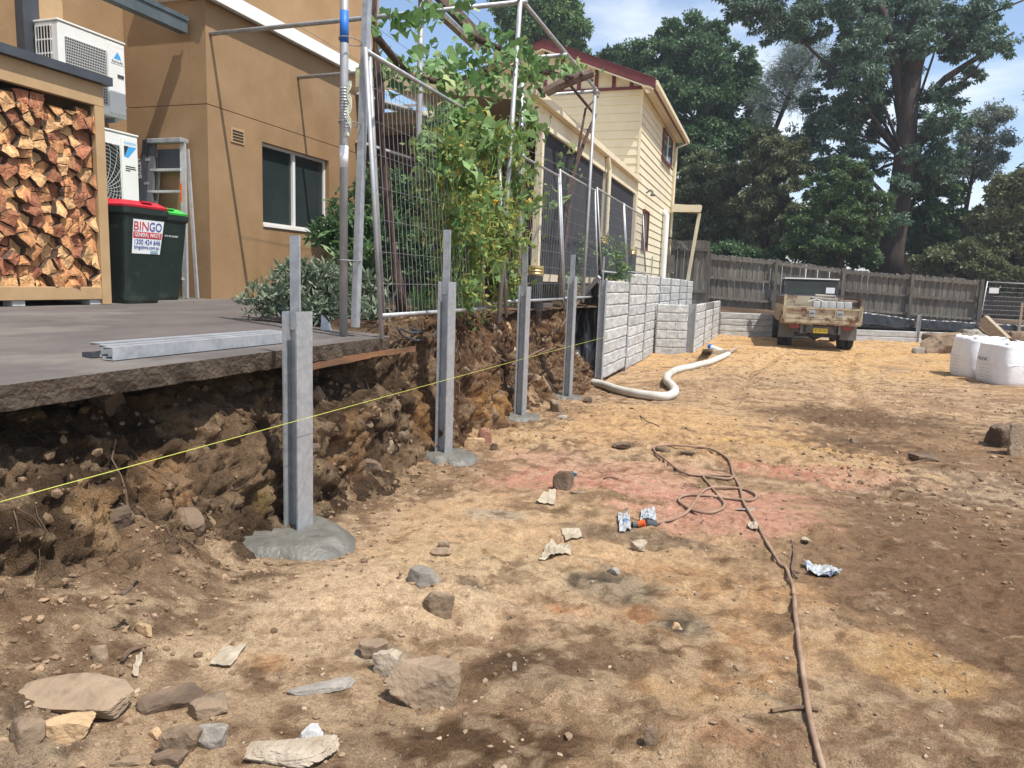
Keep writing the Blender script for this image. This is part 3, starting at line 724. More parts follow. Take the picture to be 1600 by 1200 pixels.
# ------------------------------------------------------------------ air conditioners
def ac_unit(label, y0, y1, z0, z1, xf, fan):
    t = thing('air_conditioner', label, 'air conditioner', (xf - 0.17, (y0 + y1) / 2, z0), 0, 'air conditioner outdoor units')
    ys_ = y0 + (y1 - y0) * 0.70
    mb = MB(); mb.box(xf - 0.35, xf, y0, y1, z0, z1 - 0.025)
    mb.build('cabinet', M_WHITE, t, bevel=0.012)
    MB().box(xf - 0.36, xf + 0.01, y0 - 0.008, y1 + 0.008, z1 - 0.023, z1).build('lid', M_WHITE, t, bevel=0.006)
    MB().box(xf + 0.001, xf + 0.012, ys_ + 0.015, y1 - 0.02, z0 + 0.04, z1 - 0.06).build('service_panel', M_WHITE, t, bevel=0.004)
    g0, g1_, h0, h1 = y0 + 0.08, ys_ - 0.01, z0 + 0.12, z1 - 0.17
    MB().box(xf + 0.001, xf + 0.004, g0, g1_, h0, h1).build('fan_shade_plate', M_DARK, t)  # black plate on the closed cabinet, imitates shade behind the grille
    gr = MB()
    if fan:
        cy, cz = (g0 + g1_) / 2, (h0 + h1) / 2; rad = (h1 - h0) / 2 * 1.12
        for k in range(1, 15):
            rr = rad * k / 14
            pts = [(xf + 0.012, cy + rr * math.cos(a), cz + rr * math.sin(a)) for a in np.linspace(0, 2 * math.pi, 25)]
            pts = [(x, min(max(y, g0), g1_), min(max(z, h0), h1)) for x, y, z in pts]
            gr.tube(pts, 0.003, 4, False)
        for k in range(28):
            a = 2 * math.pi * k / 28
            pts = [(xf + 0.015, min(max(cy + r * rad * math.cos(a + 0.5 * r), g0), g1_), min(max(cz + r * rad * math.sin(a + 0.5 * r), h0), h1)) for r in np.linspace(0.1, 1, 6)]
            gr.tube(pts, 0.0025, 4, False)
    else:
        nh, nv = 20, 24
        for k in range(nh + 1):
            z = h0 + (h1 - h0) * k / nh; gr.box(xf + 0.006, xf + 0.016, g0, g1_, z - 0.004, z + 0.004)
        for k in range(nv + 1):
            y = g0 + (g1_ - g0) * k / nv; gr.box(xf + 0.0165, xf + 0.019, y - 0.0025, y + 0.0025, h0, h1)
    gr.build('front_grille', mat('grille_grey', (0.50, 0.50, 0.48), rough=0.5), t)
    MB().box(xf - 0.31, xf - 0.10, y0 - 0.004, y0 - 0.001, z0 + 0.10, z1 - 0.07).build('side_shade_plate', M_DARK, t)  # black plate imitating the shade behind the side grille
    gs = MB()
    for k in range(6):
        z = z0 + 0.10 + (z1 - z0 - 0.17) * k / 5; gs.box(xf - 0.32, xf - 0.09, y0 - 0.016, y0 - 0.005, z - 0.007, z + 0.007)
    for k in range(6):
        x = xf - 0.315 + 0.22 * k / 5; gs.box(x - 0.005, x + 0.005, y0 - 0.019, y0 - 0.0165, z0 + 0.10, z1 - 0.07)
    gs.build('side_grille', M_WHITE, t)
    br = MB(); br.box(xf - 0.5, xf - 0.02, y0 + 0.12, y0 + 0.16, z0 - 0.05, z0 - 0.002); br.box(xf - 0.5, xf - 0.02, y1 - 0.16, y1 - 0.12, z0 - 0.05, z0 - 0.002)
    br.build('bracket', M_GALV, t)
    return t, (ys_ + y1) / 2
t, yc = ac_unit('white outdoor unit mounted high on the tan wall above the firewood shed', 6.43, 7.33, 3.28, 4.18, -7.6, False)
b = MB().box(-7.5878, -7.584, yc - 0.09, yc + 0.10, 3.90, 4.06).build('badge', M_PAPER, t)
text('ActronAir', 0.05, (-7.5828, yc + 0.004, 3.925), EX, M_INKK, t, width=0.165)
mb = MB(); mb.add([(-7.583, yc - 0.05, 3.955), (-7.583, yc + 0.06, 3.955), (-7.583, yc + 0.045, 3.995), (-7.583, yc + 0.005, 4.04)], [(0, 1, 2, 3)])
mb.build('logo', M_SKYB, t)
MB().box(-7.587, -7.580, yc - 0.0, yc + 0.09, 3.75, 3.785).build('handle_slot', M_CHAR, t)
t, yc = ac_unit('white outdoor unit with round fan grille standing behind the red-lidded bin', 6.55, 7.48, 1.75, 3.13, -7.6, True)
text('DAIKIN', 0.045, (-7.5868, yc + 0.005, 3.005), EX, M_SKYB, t, width=0.17)
mb = MB(); mb.add([(-7.586, yc - 0.09, 2.97), (-7.586, yc - 0.02, 2.97), (-7.586, yc - 0.085, 2.84), (-7.586, yc - 0.09, 2.84)], [(3, 2, 1, 0)]); mb.build('logo', M_INKK, t)
mb = MB(); mb.add([(-7.5862, yc - 0.02, 2.97), (-7.5862, yc + 0.10, 2.97), (-7.5862, yc - 0.03, 2.83), (-7.5862, yc - 0.085, 2.84)], [(3, 2, 1, 0)]); mb.build('logo', M_SKYB, t)
mb = MB()
for k, w in enumerate((0.15, 0.16, 0.07)): mb.box(-7.5868, -7.5862, yc - 0.075, yc - 0.075 + w, 2.72 - k * 0.025, 2.733 - k * 0.025)
mb.build('small_print', M_INKK, t)

# ------------------------------------------------------------------ firewood shed
SX = -6.3
shed = thing('firewood_shed', 'tan timber firewood shed with charcoal roof edge, full of split logs', 'shed', (SX - 0.4, 4.6, 1.115))
MB().box(SX - 0.9, SX + 0.06, 3.0, 5.86, 3.25, 3.33).build('roof', M_CHAR, shed)
MB().box(SX - 0.06, SX, 3.0, 5.80, 3.04, 3.248).build('top_rail', M_TANWOOD, shed, bevel=0.004)
MB().box(SX - 0.06, SX, 5.692, 5.80, 1.118, 3.038).build('post', M_TANWOOD, shed, bevel=0.004)
MB().box(SX - 0.85, SX - 0.79, 5.692, 5.80, 1.118, 3.24).build('post', M_TANWOOD, shed)
MB().box(SX - 0.06, SX, 3.0, 5.688, 1.17, 1.292).build('bottom_rail', M_TANWOOD, shed, bevel=0.004)
MB().box(SX - 0.79, SX - 0.062, 5.74, 5.77, 1.17, 3.24).build('side_panel', M_TANWOOD, shed)
MB().box(SX - 0.85, SX - 0.80, 3.0, 5.69, 1.17, 3.24).build('back_panel', M_DARK, shed)  # backing board coloured near-black so gaps between logs read as shade
MB().box(SX - 0.79, SX - 0.065, 3.0, 5.73, 1.25, 1.285).build('floor_board', M_DKTIMBER, shed)
for y in (4.82, 5.62): MB().box(SX - 0.14, SX - 0.02, y - 0.06, y + 0.06, slab_z(SX) + 0.004, 1.168).build('foot', M_BLOCK, shed)

def clip_poly(poly, m, nrm):
    out = []
    for i in range(len(poly)):
        a, b = poly[i], poly[(i + 1) % len(poly)]
        da = (a[0] - m[0]) * nrm[0] + (a[1] - m[1]) * nrm[1]; db = (b[0] - m[0]) * nrm[0] + (b[1] - m[1]) * nrm[1]
        if da <= 0: out.append(a)
        if da * db < 0:
            t = da / (da - db); out.append((a[0] + (b[0] - a[0]) * t, a[1] + (b[1] - a[1]) * t))
    return out
seeds = []; rows = 18
for r_i in range(rows):
    for c_i in range(10):
        y = 4.36 + (c_i + 0.5 * (r_i % 2) + 0.72 * (random.random() - 0.5)) * 0.142
        z = 1.29 + (r_i + 0.5 + 0.75 * (random.random() - 0.5)) * 0.095
        if 4.3 < y < 5.67: seeds.append((y, z))
for i, s_ in enumerate(seeds):
    zt = 2.98 + 0.05 * math.sin(s_[0] * 9)
    pl = [(4.25, 1.287), (5.688, 1.287), (5.688, zt), (4.25, zt)]
    for j, o_ in enumerate(seeds):
        if i != j and abs(o_[0] - s_[0]) < 0.6 and abs(o_[1] - s_[1]) < 0.45:
            pl = clip_poly(pl, ((s_[0] + o_[0]) / 2, (s_[1] + o_[1]) / 2), (o_[0] - s_[0], o_[1] - s_[1]))
            if len(pl) < 3: break
    if len(pl) < 3: continue
    cy = sum(q[0] for q in pl) / len(pl); cz = sum(q[1] for q in pl) / len(pl)
    k = random.uniform(0.95, 1.02)
    pl = [(cy + (q[0] - cy) * k, cz + (q[1] - cz) * k) for q in pl]
    # one side bulges like the round of the trunk
    fine = []; side = random.randrange(len(pl))
    for a_ in range(len(pl)):
        q0, q1 = pl[a_], pl[(a_ + 1) % len(pl)]
        for t_ in (0.0, 0.25, 0.5, 0.75):
            y = q0[0] + (q1[0] - q0[0]) * t_; z = q0[1] + (q1[1] - q0[1]) * t_
            s2 = 1.0 + (0.10 * math.sin(t_ * math.pi) if a_ == side else -0.05 * math.sin(t_ * math.pi)) + random.uniform(-0.035, 0.025)
            fine.append((cy + (y - cy) * s2, cz + (z - cz) * s2))
    xf = SX - 0.035 + random.uniform(-0.06, 0.04)
    tilt = (random.uniform(-0.4, 0.4), random.uniform(-0.6, 0.25))
    n = len(fine); mb = MB()
    def P_(q, s_k, dx): return (xf + dx + tilt[0] * (q[0] - cy) * 0.6 + tilt[1] * (q[1] - cz) * 0.6, cy + (q[0] - cy) * s_k, cz + (q[1] - cz) * s_k)
    v_ = [P_(q, 0.97, random.uniform(-0.005, 0.003)) for q in fine] + [P_(q, 0.5, random.uniform(-0.003, 0.003)) for q in fine] + [P_((cy, cz), 0, 0.0)]
    v_ += [(xf - 0.045, cy + (q[0] - cy) * 1.0, cz + (q[1] - cz) * 1.0) for q in fine] + [(xf - 0.34, cy + (q[0] - cy) * 0.93, cz + (q[1] - cz) * 0.93) for q in fine]
    f_ = [(j, (j + 1) % n, n + (j + 1) % n, n + j) for j in range(n)] + [(n + j, n + (j + 1) % n, 2 * n) for j in range(n)]
    o1, o2 = 2 * n + 1, 3 * n + 1
    mb.add(v_, f_); mb.cur = 1
    mb.add([], [])
    base = 0
    for j in range(n):
        mb.f.append((j, o1 + j, o1 + (j + 1) % n, (j + 1) % n)); mb.m.append(1)
        mb.f.append((o1 + j, o2 + j, o2 + (j + 1) % n, o1 + (j + 1) % n)); mb.m.append(1)
    mb.f.append(tuple(o2 + j for j in range(n))); mb.m.append(1)
    o = mb.build('firewood_log', [random.choice([M_LOGEND, M_LOGEND, M_LOGRED, M_LOGPALE]) if cz > 1.95 else random.choice([M_LOGEND, M_LOGPALE, M_LOGPALE, M_LOGEND, M_LOGRED]), M_LOGBARK])
    tag(o, 'split firewood log stacked in the open tan shed', 'log', 'split logs stacked in the firewood shed')

# ------------------------------------------------------------------ wheelie bins
def bin_(label, cx, cy, lidm):
    z0 = slab_z(cx) + 0.002
    t = thing('wheelie_bin', label, 'bin', (cx, cy, z0), 0, 'wheelie bins beside the firewood shed')
    mb = MB()
    rings = [(0.00, 0.45, 0.46), (0.03, 0.47, 0.48), (0.90, 0.56, 0.66), (0.93, 0.60, 0.70), (0.985, 0.60, 0.70)]
    def ring(h, wy, wx, c=0.05):
        hx, hy = wx / 2, wy / 2; pts = []
        for sx, sy, a0 in ((1, 1, 0), (-1, 1, 90), (-1, -1, 180), (1, -1, 270)):
            for q in range(4):
                a = R(a0 + q * 30); pts.append((cx + sx * (hx - c) + c * math.cos(a), cy + sy * (hy - c) + c * math.sin(a), z0 + h))
        return pts
    vs = []; fs = []
    for h, wy, wx in rings: vs += ring(h, wy, wx)
    for i in range(len(rings) - 1):
        for j in range(16): fs.append((i * 16 + j, i * 16 + (j + 1) % 16, (i + 1) * 16 + (j + 1) % 16, (i + 1) * 16 + j))
    fs += [tuple(range(15, -1, -1)), tuple(range(64, 80))]
    mb.add(vs, fs); mb.build('body', M_BIN, t, smooth_=False)
    mb = MB(); vs = ring(0.99, 0.585, 0.70, 0.06) + [(x, y, z + 0.012) for x, y, z in ring(1.0, 0.59, 0.71, 0.06)] + [(x, y, z + 0.02 + 0.05 * (0.5 - (x - cx))) for x, y, z in ring(1.03, 0.46, 0.56, 0.08)]
    fs = [(i * 16 + j, i * 16 + (j + 1) % 16, (i + 1) * 16 + (j + 1) % 16, (i + 1) * 16 + j) for i in range(2) for j in range(16)] + [tuple(range(15, -1, -1)), tuple(range(32, 48))]
    mb.add(vs, fs); lid = mb.build('lid', lidm, t)
    MB().box(cx + 0.10, cx + 0.34, cy - 0.07, cy + 0.07, z0 + 1.045, z0 + 1.062).build('lid_grip', lidm, lid)
    MB().tube([(cx - 0.42, cy - 0.22, z0 + 1.0), (cx - 0.42, cy + 0.22, z0 + 1.0)], 0.015).build('handle', M_BIN, t)
    for s_ in (-1, 1):
        MB().tube([(cx - 0.24, cy + s_ * 0.24, z0 + 0.1), (cx - 0.24, cy + s_ * 0.29, z0 + 0.1)], 0.098, 16).build('wheel', M_TYRE, t)
    return t, z0
t, z0 = bin_('dark green wheelie bin with red lid and white sticker next to the shed', -6.55, 6.22, M_RED)
xb = lambda h: -6.55 + (0.24 + 0.09 * (h - 0.03) / 0.87) + 0.004
lab = MB(); lab.add([(xb(0.52) , 6.03, z0 + 0.52), (xb(0.52), 6.40, z0 + 0.52), (xb(0.87), 6.44, z0 + 0.87), (xb(0.87), 6.03, z0 + 0.87)], [(0, 1, 2, 3)])
lab.v = lab.v + [(x - 0.002, y, z) for x, y, z in lab.v]; lab.f += [(7, 6, 5, 4)]; lab.m.append(0)
lab.build('sticker', M_PAPER, t)
LR = (R(90) - math.atan(0.09 / 0.87), 0, R(90)); LR = (R(84) + R(11.8), 0, R(90))
text('BIN', 0.13, (xb(0.80) + 0.003, 6.135, z0 + 0.80), LR, M_INKR, t, width=0.19)
text('GO', 0.13, (xb(0.80) + 0.003, 6.325, z0 + 0.80), LR, M_INKB, t, width=0.165)
mb = MB(); mb.add([(xb(0.68) + 0.002, 6.035, z0 + 0.68), (xb(0.68) + 0.002, 6.41, z0 + 0.68), (xb(0.745) + 0.002, 6.415, z0 + 0.745), (xb(0.745) + 0.002, 6.035, z0 + 0.745)], [(0, 1, 2, 3)]); mb.build('red_band', M_INKR, t)
text('GENERAL WASTE', 0.06, (xb(0.712) + 0.005, 6.222, z0 + 0.712), LR, M_INKW, t, width=0.34)
text('1300 424 646', 0.075, (xb(0.64) + 0.003, 6.22, z0 + 0.64), LR, M_INKB, t, width=0.34)
text('bingobins.com.au', 0.055, (xb(0.588) + 0.003, 6.22, z0 + 0.588), LR, M_INKB, t, width=0.33)
MB().box(xb(0.54) + 0.001, xb(0.54) + 0.004, 6.27, 6.37, z0 + 0.53, z0 + 0.558).build('stamp', M_INKT, t)
t, z0 = bin_('plain dark green wheelie bin with bright green lid beside the ladder', -6.98, 6.98, M_GREEN)
xb = lambda h: -6.98 + (0.24 + 0.09 * (h - 0.03) / 0.87) + 0.006
text('CITY OF SYDNEY', 0.03, (xb(0.72), 7.0, z0 + 0.74), LR, M_INKW, t, width=0.22)

# ------------------------------------------------------------------ ladders
lad = thing('step_ladder', 'folded aluminium step ladder leaning in the corner behind the green-lidded bin', 'ladder', (-7.2, 7.6, 1.125))
def lerp(a, b, t): return tuple(a[i] + (b[i] - a[i]) * t for i in range(3))
fl, fr, tl, tr = (-7.70, 7.46, 1.13), (-6.90, 7.46, 1.13), (-7.56, 7.70, 3.06), (-7.10, 7.70, 3.06)
MB().beam(fl, tl, 0.03, 0.075, (1, 0, 0)).build('rail', M_ALU, lad); MB().beam(fr, tr, 0.03, 0.075, (1, 0, 0)).build('rail', M_ALU, lad)
for a, b in (((-7.62, 7.62, 1.13), (-7.52, 7.755, 3.0)), ((-6.86, 7.62, 1.13), (-7.08, 7.755, 3.0))): MB().beam(a, b, 0.025, 0.04, (1, 0, 0)).build('rear_rail', M_ALU, lad)
for k in range(6):
    tt_ = (k + 0.9) / 7.1; a, b = lerp(fl, tl, tt_), lerp(fr, tr, tt_)
    MB().beam((a[0] + 0.018, a[1], a[2]), (b[0] - 0.018, b[1], b[2]), 0.075, 0.03, (0, 0, 1)).build('tread', M_ALU, lad)
MB().box(-7.6, -7.06, 7.62, 7.76, 3.065, 3.12).build('top_cap', M_PIPE, lad, bevel=0.006)
MB().box(-7.52, -7.13, 7.712, 7.72, 2.72, 3.0).build('tool_tray', M_CHAR, lad)
a, b = lerp(fr, tr, 0.62), lerp(fr, tr, 0.74); MB().beam((a[0], a[1] - 0.042, a[2]), (b[0], b[1] - 0.042, b[2]), 0.022, 0.004, (0, 1, 0)).build('warning_sticker', M_ORANGE, lad)
_q = at_y(228, 250, 7.62)[0]; _d = _q + 7.85
lad2 = thing('leaning_ladder', 'dark grey ladder leaning upright between the outdoor unit and step ladder', 'ladder', (-7.8, 7.55, 1.125))
for k, (x0, x1) in enumerate(((-7.86 + _d, -7.91 + _d), (-7.74 + _d, -7.80 + _d))):
    MB().beam((x0, 7.42, 1.13), (x1, 7.70, 3.12), 0.035, 0.095, (1, 0, 0)).build('rail', M_CHAR if k == 0 else mat('grey_rail', (0.11, 0.11, 0.12), rough=0.5), lad2)
for k in range(6):
    z = 1.35 + k * 0.3; f_ = (z - 1.13) / 1.99
    MB().box(-7.86 - 0.05 * f_ + 0.02 + _d, -7.74 - 0.06 * f_ - 0.02 + _d, 7.42 + 0.28 * f_ - 0.02, 7.42 + 0.28 * f_ + 0.02, z, z + 0.03).build('rung', M_ALU, lad2)
text('BAILEY', 0.085, (-7.90 + _d, 7.565, 2.75), (R(90 - 8), R(-91.5), 0), M_INKW, lad2)

# ------------------------------------------------------------------ steel channels lying on the slab
def channel(label, x, y0, y1, w, h, flip=False, dz=0.0, x2=None):
    t = MB(); th = 0.004; z0 = slab_z(x) + 0.004 + dz
    pr = [(-w / 2, 0), (w / 2, 0), (w / 2, h), (-w / 2, h), (-w / 2, h - 0.012), (-w / 2 + th, h - 0.012), (-w / 2 + th, h - th), (w / 2 - th, h - th), (w / 2 - th, th), (-w / 2 + th, th), (-w / 2 + th, 0.012), (-w / 2, 0.012)]
    x2 = x if x2 is None else x2
    n = len(pr); vs = [(x + u, y0, z0 + v) for u, v in pr] + [(x2 + u, y1, z0 + v) for u, v in pr]
    t.add(vs, [(i, (i + 1) % n, (i + 1) % n + n, i + n) for i in range(n)] + [(0, 1, 8, 9), (0, 9, 10, 11), (1, 2, 7, 8), (2, 3, 6, 7), (3, 4, 5, 6)] )
    return tag(t.build('steel_channel', M_GALV), label, 'steel channel', 'galvanised channels on the slab')
channel('galvanised steel channel on the slab, the one closest to the cut edge', -2.93, 2.66, 4.02, 0.062, 0.062, x2=-2.89)
channel('galvanised steel channel on the slab, middle one of the three', -3.02, 2.72, 4.08, 0.062, 0.060, x2=-2.98)
channel('galvanised steel channel on the slab, the one closest to the bins', -3.14, 2.78, 4.1, 0.075, 0.058, x2=-3.08)
mb = MB(); mb.box(-3.09, -3.045, 2.68, 2.72, slab_z(-3.05) + 0.003, slab_z(-3.05) + 0.03); mb.box(-3.125, -3.1, 2.69, 2.72, slab_z(-3.05) + 0.003, slab_z(-3.05) + 0.026)
tag(mb.build('offcut', M_CHAR), 'small black steel offcut at the end of the channels', 'offcut')

# ------------------------------------------------------------------ steel posts in footings
def hbeam(mb, cx, cy, z0, z1, d=0.15, w=0.15, tf=0.011, tw=0.008):
    hx, hy = d / 2, w / 2
    pr = [(-hx, -hy), (-hx + tf, -hy), (-hx + tf, -tw / 2), (hx - tf, -tw / 2), (hx - tf, -hy), (hx, -hy), (hx, hy), (hx - tf, hy), (hx - tf, tw / 2), (-hx + tf, tw / 2), (-hx + tf, hy), (-hx, hy)]
    n = len(pr); vs = [(cx + u, cy + v, z0) for u, v in pr] + [(cx + u, cy + v, z1) for u, v in pr]
    fs = [(i, (i + 1) % n, (i + 1) % n + n, i + n) for i in range(n)]
    for b in (0, n): fs += [(b + 0, b + 1, b + 2, b + 9), (b + 9, b + 10, b + 11, b + 0), (b + 2, b + 3, b + 8, b + 9), (b + 3, b + 4, b + 5, b + 8), (b + 8, b + 5, b + 6, b + 7)]
    mb.add(vs, fs)
def footing(label, cx, cy, rx, ry, hgt, seed):
    na, nr = 56, 22; vs = []; fs = []
    aa = np.linspace(0, 2 * math.pi, na, endpoint=False)
    o_ = A([[math.cos(a), math.sin(a), 0] for a in aa]) * 1.6 + seed
    lob = 0.80 + 0.4 * fbm(o_, 3, seed)
    for k in range(nr + 1):
        f = k / nr
        for j, a in enumerate(aa):
            vs.append((cx + rx * f * lob[j] * math.cos(a), cy + ry * f * lob[j] * math.sin(a), 0))
    V = A(vs); g = gh(V[:, 0], V[:, 1], False); f = np.repeat(np.arange(nr + 1) / nr, na)
    rim = sm(f, 0.35, 0.8) * (1 - sm(f, 0.9, 1.0))
    V[:, 2] = g * 0.85 + 0.15 * g1(cx, cy) + hgt * (1 - sm(f, 0.62, 1.0)) - 0.05 * sm(f, 0.84, 1.0) \
        + (0.005 + 0.014 * rim) * (fbm(V * A([24, 24, 0]), 4, seed + 2) - 0.5) * 2 + 0.012 * (fbm(V * A([4, 4, 0]), 3, seed + 4) - 0.5)
    V[:, 2] = np.minimum(V[:, 2], g1(cx, cy) + hgt + 0.012 + 0.012 * (fbm(V * A([14, 14, 0]), 3, seed + 6) - 0.5))
    for k in range(nr):
        for j in range(na): fs.append((k * na + j, k * na + (j + 1) % na, (k + 1) * na + (j + 1) % na, (k + 1) * na + j))
    c0 = V[0].copy(); V = V - c0
    me = np_mesh('concrete_footing', V, fs); smooth(me)
    return tag(link('concrete_footing', me, None, M_WETC, loc=c0), label, 'footing', 'concrete footings round the steel posts')
PX = -2.437
where = ['in the widest wet concrete footing beside the slab', 'in front of the trailing green vine', 'between the vine and the black pipe', 'one bay before the block wall']
sizes = [(0.47, 0.36, 0.07), (0.27, 0.25, 0.05), (0.27, 0.24, 0.05), (0.25, 0.24, 0.04)]
fw = ['widest wet grey concrete footing, at the post beside the slab', 'wet concrete footing at the post in front of the vine', 'low concrete footing behind a heap of sandy spoil', 'small concrete footing at the post next to the block wall']
for k, (y, zt, ze) in enumerate(((3.46, 1.29, 1.70), (5.47, 1.47, 1.88), (7.48, 1.44, 1.86), (9.5, 1.58, 1.86))):
    g = g1(PX, y)
    t = thing('steel_post', 'galvanised H-section steel post standing ' + where[k], 'post', (PX, y, g), 0, 'bare steel posts along the cut')
    mb = MB(); hbeam(mb, PX, y, g - 0.05, zt, 0.094, 0.148, 0.009, 0.007); mb.build('column', M_GALV, t)
    MB().box(PX - 0.034, PX + 0.026, y - 0.018, y - 0.005, zt - 0.10, ze).build('extension', M_GALV, t)
    footing(fw[k], PX + (0.0, 0.04, -0.02, 0)[k], y + (-0.07, 0.0, 0, 0)[k], *sizes[k], 11 + k)

st = MB().tube([(-2.335, 0.9, 0.722), (-2.335, 3.46, 0.713), (-2.335, 7.5, 0.70), (-2.335, 11.55, 0.675)], 0.0017, 6)
tag(st.build('string_line', M_STRING), 'taut yellow builder string line running past all the steel posts', 'string')

# ------------------------------------------------------------------ retaining walls
def sleeper_mesh(seed, L=1.0, H=0.196, T=0.075, blocks=None, amp=0.016):
    nu, nv = 64, 14
    u = np.linspace(0, L, nu); v = np.linspace(0, H, nv); U, V = np.meshgrid(u, v)
    joints = [0, L] + [b * L for b in (blocks or [])]
    dj = np.min(np.abs(U[..., None] - A(joints)), -1)
    de = np.minimum(V, H - V)
    PP = np.stack([U.ravel() * 1.0, V.ravel() * 1.6, np.full(U.size, seed * 3.1)], 1)
    d = amp * (fbm(PP * 9, 4, seed) - 0.5).reshape(U.shape) * 2 + amp * 0.8 * (fbm(PP * 3.2, 2, seed + 8) - 0.5).reshape(U.shape) * 2
    d = d - 0.016 * (1 - sm(dj, 0.002, 0.012)) - 0.014 * (1 - sm(de, 0.0, 0.014))
    V3 = np.stack([U, -(T / 2 + d), V], -1).reshape(-1, 3)
    ix = np.arange(nu * nv).reshape(nv, nu)
    F = [tuple(q) for q in np.stack([ix[:-1, :-1].ravel(), ix[:-1, 1:].ravel(), ix[1:, 1:].ravel(), ix[1:, :-1].ravel()], 1)]
    b = nu * nv; vs = V3.tolist() + [[0, T / 2, 0], [L, T / 2, 0], [L, T / 2, H], [0, T / 2, H]]
    bot = ix[0].tolist(); topr = ix[-1].tolist(); lf = ix[:, 0].tolist(); rt = ix[:, -1].tolist()
    F += [(b, b + 3, b + 2, b + 1), tuple(bot[::-1]) + (b, b + 1), tuple(topr) + (b + 2, b + 3), tuple(lf) + (b + 3, b), tuple(rt[::-1]) + (b + 1, b + 2)]
    me = bpy.data.meshes.new('sleeper'); me.from_pydata(vs, [], F); me.materials.append(M_SLEEP)
    me.polygons.foreach_set('use_smooth', np.r_[np.ones(len(F) - 5, bool), np.zeros(5, bool)]); me.update(); return me
SL = [sleeper_mesh(i, 1.0, 0.196, 0.075, None if i < 4 else [[0.42], [0.6], [0.33, 0.7], [0.55]][i - 4], 0.010 if i < 4 else 0.009) for i in range(8)]
def run(parent, p, q, rows, zb, which, h=0.2, flip=False, gap=0.02):
    p, q = Vector((*p, 0)), Vector((*q, 0)); d = q - p; L = d.length - gap; a = math.atan2(d.y, d.x); d.normalize()
    for r_i in range(rows):
        s_ = p + d * gap / 2
        piece(SL[which[(r_i * 3 + int(abs(p.x + p.y) * 7)) % len(which)]], 'sleeper', parent, (s_.x, s_.y, zb + r_i * h), (0, 0, a), (L, 1, h / 0.2))
def wall_post(parent, x, y, z0, z1, w=0.10, d=0.11):
    mb = MB(); hbeam(mb, x, y, z0, z1, d, w, 0.009, 0.007); mb.build('post', M_GALV, parent)
WY = [11.6, 13.75, 15.8, 17.85, 19.9, 22.0, 24.1, 26.2, 28.1]
WX = -2.47
rw = thing('retaining_wall', 'tall grey concrete sleeper retaining wall with steel posts in front of the cream house', 'retaining wall', (WX, 19.8, -0.12))
for k in range(8):
    run(rw, (WX, WY[k]), (WX, WY[k + 1]), 8 if k == 0 else 9, -0.05 if k == 0 else -0.10 + (0 if k < 6 else -0.02), [0, 1, 2, 3])
for k, y in enumerate(WY): wall_post(rw, WX, y, -0.25, 1.56 if k == 0 else 1.71 if k < 7 else 1.66)
MB().box(WX - 0.022, WX - 0.008, 11.58, 11.64, 1.3, 1.92).build('post_extension', M_GALV, rw)
MB().box(WX - 0.03, WX + 0.02, 13.70, 13.72, 1.55, 1.72).build('end_plate', M_GALV, rw)
sw = thing('stepped_wall', 'lower grey concrete sleeper wall stepping out from the tall one', 'retaining wall', (-1.6, 21, -0.12))
run(sw, (-2.40, 17.30), (-1.70, 17.52), 6, -0.12, [4, 5, 6, 7], 0.2)
LW = [(-1.56, 17.68), (-1.53, 19.9), (-1.49, 22.15), (-1.44, 24.45)]
for k in range(3): run(sw, LW[k], LW[k + 1], 6 if k != 1 else 5, -0.11, [4, 5, 6, 7])
me_d = SL[5].copy(); me_d.materials.clear(); me_d.materials.append(mat('damp_sleeper', lin(104, 100, 92), lin(130, 126, 116), rough=0.9, scale=6, bump=0.4))
d_ = A(LW[2]) - A(LW[1]); piece(me_d, 'sleeper', sw, (LW[1][0], LW[1][1] + 0.01, 0.89), (0, 0, math.atan2(d_[1], d_[0])), (2.2, 1, 1.0))
mb = MB(); hbeam(mb, -1.62, 17.60, -0.25, 1.10, 0.17, 0.16); mb.build('corner_post', M_GALV, sw)
for x, y in LW[1:]: wall_post(sw, x, y, -0.25, 1.08)
bw = thing('far_wall', 'low grey concrete sleeper wall across the far end behind the truck', 'retaining wall', (2.5, 26, -0.1))
BW = [(-1.40, 24.60 + 0.348 * 0.02 + k * 0) for k in range(1)]
BWx = [-1.40, 0.62, 2.64, 4.66, 6.68, 8.70, 10.7]
for k in range(6):
    a = (BWx[k], 24.6 + 0.348 * (BWx[k] + 1.42)); b = (BWx[k + 1], 24.6 + 0.348 * (BWx[k + 1] + 1.42))
    run(bw, a, b, 4 if k < 2 else 3, -0.08 if k < 2 else -0.30 + 0.02, [4, 5, 6, 7])
    if k: wall_post(bw, a[0], a[1], -0.3, 0.75 if k < 2 else (0.86 if k in (2, 3) else 0.62), 0.13)

